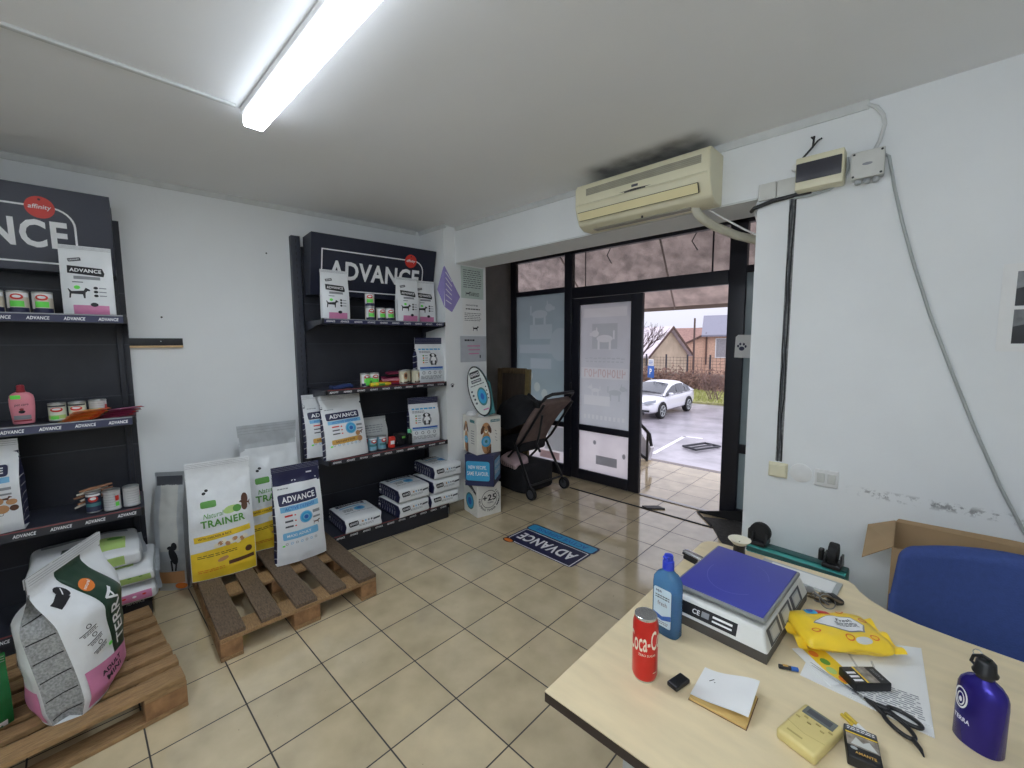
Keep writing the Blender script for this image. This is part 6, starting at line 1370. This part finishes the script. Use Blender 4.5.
m = MB(); m.tube([(.010 * math.cos(g) - .018, .0, .232 + .010 * math.sin(g)) for g in [2 * PI * i / 18 for i in range(18)]], .0012, alu, 6, True); m.build('carry_ring', t)
# ------------------------------------------------------------------ chair, box, folded trolley behind the desk
t = thing('office_chair', 'blue upholstered chair pushed against the back of the desk', 'chair', (2.06, .585, 0))
blu = mat('blue_upholstery', (52, 72, 130), .9, var=.06, scale=60, bump=.25, bscale=220)
m = MB(); m.box((0, 0, .70), (.64, .075, .44), blu, .035, seg=4, sub=10, defo=lambda p: Vector((p.x * (1 - .06 * max(0, p.z / .22)), p.y + .10 * (p.x / .32) ** 2 * -1 + .05, p.z - .035 * (p.x / .32) ** 2 * (p.z > 0)))); m.build('backrest', t, 60)
m = MB(); m.box((0, -.12, .455), (.50, .44, .08), blu, .035, seg=3, sub=4); m.build('seat', t, 60)
m = MB(); m.tube([(0, .085, .75), (0, .09, .55), (0, .05, .42), (0, -.1, .41)], .02, blk_pl); m.build('back_bar', t)
m = MB(); m.lathe([(.03, .10), (.03, .25), (.02, .25), (.02, .42)], blk_pl, (0, -.1, 0), 16); m.build('gas_column', t)
for k in range(5):
    a = 2 * PI * k / 5 + .3; m = MB(); m.tube([(0, -.1, .12), (.13 * math.cos(a), -.1 + .13 * math.sin(a), .10), (.21 * math.cos(a), -.1 + .21 * math.sin(a), .07)], .02, blk_pl, 8, rr=[.028, .022, .016]); m.lathe([(0, -.02), (.026, -.02), (.026, .02), (0, .02)], blk_rub, (.21 * math.cos(a), -.1 + .21 * math.sin(a), .026), 14, Matrix.Rotation(PI / 2, 3, 'X')); m.build('leg', t)
t = thing('cardboard_box', 'open cardboard carton behind the blue chair against the wall', 'cardboard box', (2.085, .885, 0))
w2, d2, hb, th = .345, .165, .812, .006
m = MB()
for (cx, cy, sx, sy) in ((0, -d2, 2 * w2, th), (0, d2, 2 * w2, th), (-w2, 0, th, 2 * d2), (w2, 0, th, 2 * d2)): m.box((cx, cy, hb / 2), (sx, sy, hb), card)
m.box((0, 0, .004), (2 * w2, 2 * d2, .006), card); m.build('carton_walls', t, 0)
m = MB(); m.prism([(-w2, -d2, hb), (-w2, d2, hb), (-w2 - .092, d2 - .004, hb - .045), (-w2 - .09, -d2 + .004, hb - .075)], card, (0, 0, .005)); m.build('side_flap', t, 0)
m = MB(); m.prism([(-w2, d2 - .004, hb), (w2, d2 - .004, hb), (w2 - .02, d2 + .004, hb + .016), (-.02, d2 + .004, hb + .02), (-w2 + .01, d2 + .004, hb + .012)], card, (0, .004, 0)); m.build('rear_flap', t, 0)
t = thing('folded_trolley', 'folded teal trolley with black castors standing between desk and wall', 'trolley', (1.40, .90, 0), math.radians(-4))
tl = mat('teal_paint', (64, 158, 150), .4); tl2 = mat('dark_teal', (36, 84, 82), .5)
m = MB(); m.box((0, .0, .30), (.40, .10, .58), tl, .01); m.build('platform', t)
m = MB(); m.box((0, -.052, .575), (.40, .006, .02), tl2); m.box((0, .0, .594), (.40, .05, .008), tl2, .002); m.build('rubber_bumper', t)
for x in (-.155, .145):
    m = MB(); m.box((x, 0, .605), (.07, .09, .02), blk_pl, .004); m.prism([(x - .035, -.035, .60), (x - .035, .035, .60), (x - .03, .02, .655), (x - .03, -.02, .655)], blk_pl, (.008, 0, 0)); m.prism([(x + .028, -.035, .60), (x + .028, .035, .60), (x + .028, .02, .655), (x + .028, -.02, .655)], blk_pl, (.008, 0, 0)); m.box((x - .045, 0, .635), (.02, .03, .055), blk_pl, .006); cs = m.build('castor_bracket', t)
    m = MB(); m.lathe([(.030, -.016), (.046, -.016), (.048, -.01), (.048, .01), (.046, .016), (.030, .016)], blk_rub, (x, 0, .655), 24, Matrix.Rotation(PI / 2, 3, 'Y') if x > 0 else Matrix.Rotation(PI / 2, 3, 'X')); m.lathe([(0, -.014), (.03, -.012), (.03, .012), (0, .014)], dgrey, (x, 0, .655), 20, Matrix.Rotation(PI / 2, 3, 'Y') if x > 0 else Matrix.Rotation(PI / 2, 3, 'X')); m.build('castor_wheel', t)
# ------------------------------------------------------------------ outside
ZG = -1.6
asph = mat('wet_asphalt', (160, 155, 160), .22, var=.3, scale=1.1, bump=.12, bscale=60)
slab('ground', (-6, 40, ZG - .1), (90, 76, .2), asph)
gravel = mat('kerb_gravel', (120, 112, 108), .8, var=.3, scale=30, bump=.4, bscale=40)
slab('kerb', (-2.5, 6.9, ZG + .35), (9, .6, .7), gravel)
lm = mat('road_paint', (226, 224, 226), .5, var=.1, scale=20)
m = MB(); m.prism([(-3.62, 10.1, ZG + .002), (-3.50, 10.1, ZG + .002), (-3.72, 13.0, ZG + .002), (-3.84, 13.0, ZG + .002)], lm, (0, 0, .004)); m.prism([(-3.84, 12.9, ZG + .002), (-3.2, 13.0, ZG + .002), (-3.2, 13.12, ZG + .002), (-3.84, 13.02, ZG + .002)], lm, (0, 0, .004)); struct(m.build('road_marking'))
m = MB()
fr = [(-2.75, 11.2), (-2.35, 12.1), (-2.85, 12.25), (-3.2, 11.4)]
m.tube([(x, y, ZG + .05) for x, y in fr], .035, mat('wet_steel', (70, 70, 74), .3, metal=.7), 8, True); m.tube([(-2.95, 11.35, ZG + .05), (-2.6, 12.15, ZG + .05)], .025, at('wet_steel'), 8); tag(m.build('parking_barrier_frame'), 'low square metal frame lying on the wet asphalt', 'metal frame')
# railing on the porch steps
t = thing('handrail', 'black metal handrail at the edge of the porch steps', 'handrail', (0, 0, 0))
def gp(x, y, z): return Vector((x, y, z))
m = MB(); m.tube([(-1.75, 3.92, 1.10), (-1.2, 3.92, .72), (-.86, 3.92, .46), (-.775, 3.92, .38), (-.745, 3.92, .22)], .022, blk_pl, 10); m.build('rail_tube', t)
m = MB(); m.tube([(-.805, 3.92, 0), (-.80, 3.92, .41)], .018, blk_pl, 8); m.build('post', t)
m = MB(); m.tube([(-1.75, 3.92, .56), (-.81, 3.92, .03)], .02, blk_pl, 8); m.build('lower_rail', t)
m = MB(); m.tube([(-1.72, 3.92, 0), (-1.72, 3.92, 1.08)], .018, blk_pl, 8); m.build('post', t)
wside = mat('ramp_wall_white', (222, 218, 220), .7)
m = MB(); m.prism([(-3.2, 4.25, -.5), (-1.05, 4.25, -.5), (-.90, 4.25, .10), (-1.15, 4.25, .42), (-3.2, 4.25, .62)], wside, (0, .1, 0)); struct(m.build('wall_ramp'))
# awning
aw = translucent_mat('awning_underside', (206, 194, 188), .66, .03, .4, .20, 6)
t = thing('awning', 'stained sloping awning over the porch, seen through the top panes', 'awning', (0, 0, 0))
m = MB(); m.prism([(-4, 2.78, 3.12), (3, 2.78, 3.12), (3, 4.35, 2.10), (-4, 4.35, 2.10)], aw, (0, .02, .03)); m.build('canopy_sheet', t, 0)
awb = mat('awning_bar', (150, 134, 124), .6)
m = MB(); m.box((-.5, 4.36, 2.085), (7, .04, .05), awb); m.build('front_bar', t)
for x in (-2.6, -1.5, -.2, 1.1): m = MB(); m.tube([(x, 2.78, 2.75), (x - .45, 4.33, 2.08)], .011, awb, 8); m.build('strut', t)
for x in (-.95, .05): m = MB(); m.tube([(x, 3.1, 2.90), (x + .02, 3.1, 2.75), (x - .03, 3.1, 2.66), (x + .03, 3.1, 2.56)], .006, blk_pl, 6); m.build('hanging_wire', t)
# parked car -------------------------------------------------------------------
t = thing('car', 'white saloon car parked on the wet yard facing the shop', 'car', (-6.72, 17.25, ZG), math.radians(-91))
cw = mat('car_white_paint', (226, 226, 230), .2, coat=.6, var=.02); cg = mat('car_glass_dark', (58, 62, 70), .08, spec=.8, var=.1); cb = mat('car_black_trim', (26, 27, 30), .5)
# local: x forward is -X ... built with front at +x
hwid = .92
st = [(2.36, .40, .62, .62), (2.25, .24, .70, .80), (1.95, .20, .78, .89), (1.45, .20, .90, .92), (.9, .20, .97, .92), (0, .20, .98, .92), (-.9, .20, .99, .92), (-1.6, .20, 1.02, .91), (-2.1, .24, 1.04, .87), (-2.34, .34, 1.02, .78), (-2.40, .50, .95, .70)]
def sec(x, zb, zt, hw_):
    P = [(-.80, zb), (-1, zb + .12), (-1.0, (zb + zt) / 2), (-.965, zt - .10), (-.88, zt - .02), (-.4, zt + .02), (.4, zt + .02), (.88, zt - .02), (.965, zt - .10), (1.0, (zb + zt) / 2), (1, zb + .12), (.80, zb)]
    return [(x, y * hw_, z) for y, z in P]
m = MB(); S = [sec(*s_) for s_ in st]
for a, b in zip(S[:-1], S[1:]):
    k = len(a); m.add(a + b, [(i, (i + 1) % k, k + (i + 1) % k, k + i) for i in range(k)], cw)
m.add(S[0], [tuple(range(12))], cw); m.add(S[-1], [tuple(range(12))[::-1]], cw)
o = m.build('car_body', t, 40); sb_ = o.modifiers.new('smooth', 'SUBSURF'); sb_.levels = 1; sb_.render_levels = 1
cab = [(1.15, .95, .95, .80), (.55, .95, 1.28, .72), (.1, .95, 1.42, .66), (-.5, .95, 1.48, .64), (-1.1, .95, 1.43, .62), (-1.75, .95, 1.22, .66), (-2.1, .95, 1.03, .72)]
def csec(x, zb, zt, hw_): return [(x, -.86, zb), (x, -hw_ * 1.02 - .02, zt - .06 * (zt > 1.0)), (x, -hw_ * .85, zt), (x, 0, zt + .03), (x, hw_ * .85, zt), (x, hw_ * 1.02 + .02, zt - .06 * (zt > 1.0)), (x, .86, zb)]
m = MB(); S = [csec(*s_) for s_ in cab]
for a, b in zip(S[:-1], S[1:]): m.add(a + b, [(i, i + 1, 8 + i, 7 + i) for i in range(6)], cw)
m.build('cabin', t, 50)
m = MB()
def P2(x, f, sgn):   # point on the side of the cabin
    for a, b in zip(cab[:-1], cab[1:]):
        if a[0] >= x >= b[0]:
            k = (a[0] - x) / (a[0] - b[0]); A, B = csec(*a), csec(*b); j = 0
            lo = Vector(A[0]).lerp(Vector(B[0]), k); hi = Vector(A[1]).lerp(Vector(B[1]), k); q = lo.lerp(hi, f); q.y *= 1.05; q.z += .012; q.y *= -sgn
            return q
for sg in (-1, 1):
    for xs in ((.95, .75, .5, .25, -.02), (-.10, -.4, -.7, -.98), (-1.06, -1.3, -1.6)):
        m = MB(); m.add([P2(x, .06, sg) for x in xs] + [P2(x, .9, sg) for x in xs], [(i, i + 1, len(xs) + i + 1, len(xs) + i) for i in range(len(xs) - 1)], cg); m.build('side_window', t, 0)
m = MB(); A, B = csec(*cab[0]), csec(*cab[2]); up = Vector((.05, 0, .07))
q = [Vector(A[0]).lerp(Vector(B[1]), .08) + up, Vector(A[6]).lerp(Vector(B[5]), .08) + up, Vector(A[6]).lerp(Vector(B[5]), .93) + up, Vector(A[0]).lerp(Vector(B[1]), .93) + up]
q[0].y *= .92; q[1].y *= .92; q[2].y *= .9; q[3].y *= .9
c0 = (q[0] + q[1]) / 2 + Vector((.10, 0, .07)); c1 = (q[2] + q[3]) / 2 + Vector((.06, 0, .07)); mid = (c0 + c1) / 2 + Vector((.02, 0, .02))
m.add([q[0], c0, q[1], q[2], c1, q[3], Vector((q[0] + q[3]) / 2) + Vector((.02, 0, .02)), Vector((q[1] + q[2]) / 2) + Vector((.02, 0, .02)), mid], [(0, 1, 8, 6), (1, 2, 7, 8), (6, 8, 4, 5), (8, 7, 3, 4)], cg); m.build('windscreen', t, 60)
for x in (1.42, -1.32):
    for sg in (-1, 1):
        Mx = Matrix.Rotation(PI / 2, 3, 'X'); c = (x, sg * .84, .335); m = MB()
        m.lathe([(.22, -.10), (.32, -.105), (.335, -.08), (.335, .08), (.32, .105), (.22, .10)], blk_rub, c, 28, Mx, cap=False); m.lathe([(0, -.09), (.22, -.085), (.22, .085), (0, .09)], cb, c, 24, Mx, cap=False)
        for k in range(5):
            a = 2 * PI * k / 5; m.tube([(x + .04 * math.cos(a), sg * .945, .335 + .04 * math.sin(a)), (x + .22 * math.cos(a), sg * .94, .335 + .22 * math.sin(a))], .025, grey_pl, 6)
        m.tube([(x + .225 * math.cos(a), sg * .94, .335 + .225 * math.sin(a)) for a in [2 * PI * i / 24 for i in range(24)]], .02, grey_pl, 6, True)
        m.build('wheel', t)
        m = MB(); m.tube([(x + .37 * math.cos(a), sg * .925, .335 + .37 * math.sin(a)) for a in [PI * i / 12 for i in range(13)]], .03, cb, 8); m.build('wheel_arch', t)
m = MB(); m.box((2.36, 0, .66), (.06, .62, .12), cb, .02); [m.box((2.392, 0, .63 + .028 * i), (.012, .60, .008), alu) for i in range(3)]; m.build('grille', t)
for sg in (-1, 1):
    m = MB(); m.prism([(2.36, sg * .40, .70), (2.30, sg * .62, .80), (1.95, sg * .86, .84), (2.0, sg * .88, .74), (2.30, sg * .66, .68)], mat('headlamp_glass', (150, 156, 164), .15), (.03, sg * .03, .01)); m.build('headlamp', t)
    m = MB(); m.box((2.33, sg * .62, .40), (.10, .30, .08), cb, .02); m.build('fog_lamp', t)
    m = MB(); m.box((.78, sg * 1.0, 1.0), (.12, .18, .13), cw, .04, seg=3); m.build('wing_mirror', t)
m = MB(); m.box((2.40, 0, .30), (.05, 1.2, .12), cb, .03); m.build('bumper_intake', t)
m = MB(); m.box((2.42, 0, .46), (.02, .5, .11), white, .004); m.build('number_plate', t)
# green verge, hedge wall, fence -----------------------------------------------
m = MB(); m.box((-10, 24.6, ZG + .04), (44, 6.4, .1), mat('verge_soil', (150, 148, 100), .95, var=.3, scale=3)); struct(m.build('lawn_verge'))
gr = mat('grass_blades', (166, 170, 104), .9, var=.35, scale=5)
m = MB(); rd = random.Random(5)
for k in range(5000):
    x, y = rd.uniform(-14, -3), rd.uniform(21.4, 26.8); a = rd.uniform(0, 6.3); hh = rd.uniform(.06, .18); dx, dy = .03 * math.cos(a), .03 * math.sin(a)
    m.add([(x - dx, y - dy, ZG + .09), (x + dx, y + dy, ZG + .09), (x + rd.uniform(-.06, .06), y + rd.uniform(-.06, .06), ZG + .09 + hh)], [(0, 1, 2)], gr)
tag(m.build('grass', None, 0, merge=0), 'short yellowish grass on the verge behind the parked car', 'grass', kind='stuff')
stone = mat('old_stone_wall', (150, 134, 124), .9, var=.35, scale=6, bump=.3, bscale=12)
slab('wall_garden', (-11, 28.0, ZG + .55), (22, .3, 1.1), stone)
t = thing('wire_fence', 'dark wire fence with posts on the low garden wall', 'fence', (0, 0, 0))
fm = mat('fence_dark', (62, 60, 66), .7)
for k in range(10): m = MB(); m.box((-17 + 1.5 * k, 28.0, ZG + 1.76), (.09, .09, 1.3), fm); m.build('post', t)
m = MB()
for k in range(60): m.tube([(-17.2 + .24 * k, 28, ZG + 1.115), (-17.2 + .24 * k, 28, ZG + 2.25)], .008, fm, 4)
for k in range(6): m.tube([(-17.2, 28, ZG + 1.15 + .21 * k), (-2.8, 28, ZG + 1.15 + .21 * k)], .008, fm, 4)
m.build('wire_mesh', t)
# houses ---------------------------------------------------------------------------
def house(label, loc, rot, L, W, hw_, hr, wall, roof, wins, chim=None):
    t = thing('house', label, 'house', loc, rot)
    m = MB(); m.prism([(L / 2, -W / 2, 0), (L / 2, W / 2, 0), (L / 2, W / 2, hw_), (L / 2, 0, hr), (L / 2, -W / 2, hw_)], wall, (-L, 0, 0)); m.build('walls', t, 0)
    sl = (hr - hw_) / (W / 2); e = .45
    for sg in (-1, 1):
        m = MB(); m.prism([(L / 2 + .35, 0, hr + .06), (L / 2 + .35, sg * (W / 2 + e), hw_ - sl * e + .06), (L / 2 + .35, sg * (W / 2 + e), hw_ - sl * e + .2), (L / 2 + .35, 0, hr + .22)], roof, (-L - .7, 0, 0)); m.build('roof_slope', t, 0)
        m = MB(); m.prism([(L / 2 + .36, 0, hr + .0), (L / 2 + .36, sg * (W / 2 + e), hw_ - sl * e), (L / 2 + .36, sg * (W / 2 + e), hw_ - sl * e + .2), (L / 2 + .36, 0, hr + .24)], mat('barge_board', (92, 70, 62), .7), (.05, 0, 0)); m.build('barge_board', t, 0)
    for (side, a, z, w, h) in wins:
        m = MB()
        if side == 'g': c, s_ = (L / 2 + .02, a, z), (.06, w, h); c2, s2 = (L / 2 + .04, a, z), (.06, w - .16, h - .16)
        else: c, s_ = (a, -W / 2 - .02, z), (w, .06, h); c2, s2 = (a, -W / 2 - .04, z), (w - .16, .06, h - .16)
        m.box(c, s_, white); f_ = m.build('window', t); m = MB(); m.box(c2, s2, mat('house_pane', (150, 148, 150), .3, var=.2)); m.build('pane', f_)
    if chim: m = MB(); m.box((chim, .3, hr + .3), (.5, .5, 1.6), mat('chimney_brick', (140, 92, 76), .9, var=.2)); m.build('chimney', t)
    return t
rw = mat('frosted_roof', (206, 196, 200), .8, var=.15, scale=2); rt_ = mat('red_tile_roof', (150, 118, 108), .85, var=.2, scale=5); rg = mat('grey_tin_roof', (138, 138, 150), .85, var=.1)
w1 = mat('beige_render', (196, 178, 154), .9, var=.12, scale=1.5); w2_ = mat('orange_brick', (206, 170, 146), .9, var=.15, scale=8); w3 = mat('plain_render', (196, 180, 168), .9, var=.1)
house('beige gabled house with frosted roof behind the parked car', (-17.3, 33.3, ZG), math.radians(-8), 9, 5.8, 2.3, 4.35, w1, rw, (('s', 1.5, 1.3, 1.0, 1.0),))
h2 = house('orange brick house with grey roof, furthest right through the doorway', (-7.4, 41.0, ZG), math.radians(17), 10, 5.2, 3.95, 5.5, w2_, rg, (('s', -3.7, 2.75, 1.1, 1.7), ('s', -1.6, 2.75, 1.0, 1.7)))
m = MB(); m.prism([(-6.7, -2.5, 0), (-5.0, -2.5, 0), (-5.0, -2.5, 3.9), (-6.7, -2.5, 3.05)], w2_, (0, 4.6, 0)); m.build('side_wing', h2, 0)
m = MB(); m.prism([(-6.9, -2.8, 2.96), (-4.95, -2.8, 3.95), (-4.95, -2.8, 4.1), (-6.9, -2.8, 3.12)], at('barge_board'), (0, 5.2, 0)); m.build('wing_roof', h2, 0)
m = MB(); m.box((-4.95, -2.63, 2.6), (.14, .1, 2.6), at('barge_board')); m.build('downpipe', h2, 0)
house('low house with reddish tiled roof between the two other houses', (-20.5, 47, ZG), math.radians(18), 12, 7, 2.4, 4.7, w3, rt_, (('s', 2, 1.4, 1.1, 1.1),))
m = MB(); m.lathe([(.09, ZG), (.07, 3.55)], mat('pole_brown', (96, 78, 72), .8), (-10.9, 32.9, 0), 10); tag(m.build('utility_pole'), 'thin dark pole rising between the two houses', 'pole')
hill_m = mat('far_hill', (150, 158, 172), .95, var=.15, scale=.05)
m = MB(); n = 40; m.add([(-150 + 220 * i / n, 170, ZG) for i in range(n + 1)] + [(-150 + 220 * i / n, 178, 5.5 + 4.0 * mnoise.noise(Vector((i * .23, 1, 0))) + 2) for i in range(n + 1)], [(i, i + 1, n + 2 + i, n + 1 + i) for i in range(n)], hill_m)
m.add([(-150, 168, ZG), (70, 168, ZG), (70, 168, ZG + .2), (-150, 168, ZG + .2)], [(0, 1, 2, 3)], hill_m); struct(m.build('hills'))
# parking sign
t = thing('parking_sign', 'blue and white parking sign standing behind the white car', 'sign', (-9.55, 22.6, ZG), math.radians(-30))
m = MB(); m.lathe([(.03, 0), (.03, 2.0)], grey_pl, n=10); m.build('post', t)
m = MB(); m.box((0, -.04, 1.5), (.62, .03, .72), blue_p, .01); d = Dec(m, lambda a, b: Vector((a, -.056, 1.5 + b)), .002, .5); d.text('P', 0, .02, .22, .34, logo_w, 1, 0, .03); m.build('sign_plate', t)
m = MB(); m.box((0, -.04, 2.06), (.5, .03, .4), white, .01); d = Dec(m, lambda a, b: Vector((a, -.056, 2.06 + b)), .002, .5); d.lines(0, 0, .38, .26, 3, blue_p, 1, 2, .5); m.build('upper_plate', t)
# bare tree and winter shrubs
bark = mat('bark', (92, 78, 76), .9, var=.2)
def branchy(m, p, dr, L, r, dep, rd, mt, spread=.55):
    q = p + dr * L; mid = p.lerp(q, .5) + Vector((rd.uniform(-1, 1), rd.uniform(-1, 1), rd.uniform(-1, 1))) * L * .06
    m.tube([p, mid, q], r, mt, 5, rr=[r, r * .85, r * .65])
    if dep == 0: return
    for k in range(3 if dep > 1 else 2):
        nd_ = (dr + Vector((rd.uniform(-1, 1), rd.uniform(-1, 1), rd.uniform(-.5, .9))) * spread).normalized()
        branchy(m, p.lerp(q, rd.uniform(.55, 1)), nd_, L * rd.uniform(.6, .8), r * .6, dep - 1, rd, mt, spread)
t = thing('bare_tree', 'bare winter tree spreading its twigs over the yard', 'tree', (-9.4, 19.2, ZG))
m = MB(); m.tube([(0, 0, 0), (.05, 0, 1.2), (0, .05, 2.2)], .13, bark, 8, rr=[.16, .13, .11]); m.build('trunk', t)
rd = random.Random(11)
for k in range(5): m = MB(); branchy(m, Vector((0, 0, 1.9 + .15 * k)), Vector((math.cos(k * 1.3), math.sin(k * 1.3), .75)).normalized(), 1.25, .06, 4, rd, bark); m.build('limb', t, 60, merge=0)
shr = mat('shrub_twig', (124, 102, 98), .9, var=.3)
for k, (x, y, s_, lb) in enumerate(((-5.95, 22.6, .62, 'leafless greyish shrub at the right edge of the open doorway'), (-12.6, 25.4, .6, 'leafless brownish shrub behind the parking sign'))):
    m = MB(); rd = random.Random(20 + k)
    for j in range(12): branchy(m, Vector((x + rd.uniform(-.25, .25), y + rd.uniform(-.3, .3), ZG)), Vector((rd.uniform(-.5, .5), rd.uniform(-.5, .5), 1)).normalized(), s_ * 1.15, .018, 3, rd, shr, .5)
    tag(m.build('winter_shrub', None, 60, merge=0), lb, 'shrub')
m = MB(); rd = random.Random(9); lf = mat('dry_hedge', (146, 118, 108), .95, var=.4, scale=3)
for k in range(5200):
    x, y, z = rd.uniform(-17, -3), rd.gauss(27.2, .11), ZG + abs(rd.gauss(.55, .4)); a = rd.uniform(0, 6.3); s_ = rd.uniform(.05, .12)
    m.add([(x - s_ * math.cos(a), y - s_ * math.sin(a), z), (x + s_ * math.cos(a), y + s_ * math.sin(a), z + .03), (x, y, z + s_ * 1.6)], [(0, 1, 2)], lf)
tag(m.build('dry_hedge', None, 0, merge=0), 'brownish dry hedge growth along the foot of the garden wall', 'hedge', kind='stuff')
# ------------------------------------------------------------------ sky, camera, colour
w = bpy.data.worlds.new('overcast_sky'); bpy.context.scene.world = w; w.use_nodes = True; nt = w.node_tree; bgn_ = nt.nodes['Background']
tc = nd(nt, 'ShaderNodeTexCoord'); nz = nd(nt, 'ShaderNodeTexNoise'); nz.inputs['Scale'].default_value = 2.2; nz.inputs['Detail'].default_value = 6
rp = nd(nt, 'ShaderNodeValToRGB'); rp.color_ramp.elements[0].position = .3; rp.color_ramp.elements[1].position = .75; rp.color_ramp.elements[0].color = (.78, .79, .94, 1); rp.color_ramp.elements[1].color = (.92, .92, 1.04, 1)
nt.links.new(tc.outputs['Generated'], nz.inputs['Vector']); nt.links.new(nz.outputs['Fac'], rp.inputs['Fac']); nt.links.new(rp.outputs[0], bgn_.inputs['Color'])
sx = nd(nt, 'ShaderNodeSeparateXYZ'); nt.links.new(tc.outputs['Generated'], sx.inputs[0])      # overcast sky: zenith brighter than horizon
mr = nd(nt, 'ShaderNodeMapRange'); mr.inputs['From Min'].default_value = 0.0; mr.inputs['From Max'].default_value = 1.0; mr.inputs['To Min'].default_value = SKY; mr.inputs['To Max'].default_value = SKY * 2.7
nt.links.new(sx.outputs['Z'], mr.inputs['Value']); nt.links.new(mr.outputs[0], bgn_.inputs['Strength'])
cam = bpy.data.cameras.new('camera'); co = bpy.data.objects.new('camera', cam); C.objects.link(co)
cam.sensor_width = 36; cam.lens = 36 * 421.1778 / 1024; cam.clip_start = .05; cam.clip_end = 500
yaw, pitch, roll = -.7598, .0949, -.0058
f = Vector((math.sin(yaw) * math.cos(pitch), math.cos(yaw) * math.cos(pitch), -math.sin(pitch)))
r = Vector((math.cos(yaw), -math.sin(yaw), 0)); u = r.cross(f)
r2 = r * math.cos(roll) + u * math.sin(roll); u2 = u * math.cos(roll) - r * math.sin(roll)
M4 = Matrix(((r2.x, u2.x, -f.x, 1.7501), (r2.y, u2.y, -f.y, -1.4423), (r2.z, u2.z, -f.z, 1.6104), (0, 0, 0, 1)))
co.matrix_world = M4
sc = bpy.context.scene; sc.camera = co
sc.view_settings.view_transform = 'Standard'; sc.view_settings.look = 'None'; sc.view_settings.gamma = 1; sc.view_settings.use_curve_mapping = False
sc.view_settings.exposure = EXPO
sc.cycles.use_denoising = True; sc.cycles.max_bounces = 10; sc.cycles.diffuse_bounces = 5; sc.cycles.transparent_max_bounces = 12; sc.cycles.sample_clamp_indirect = 6
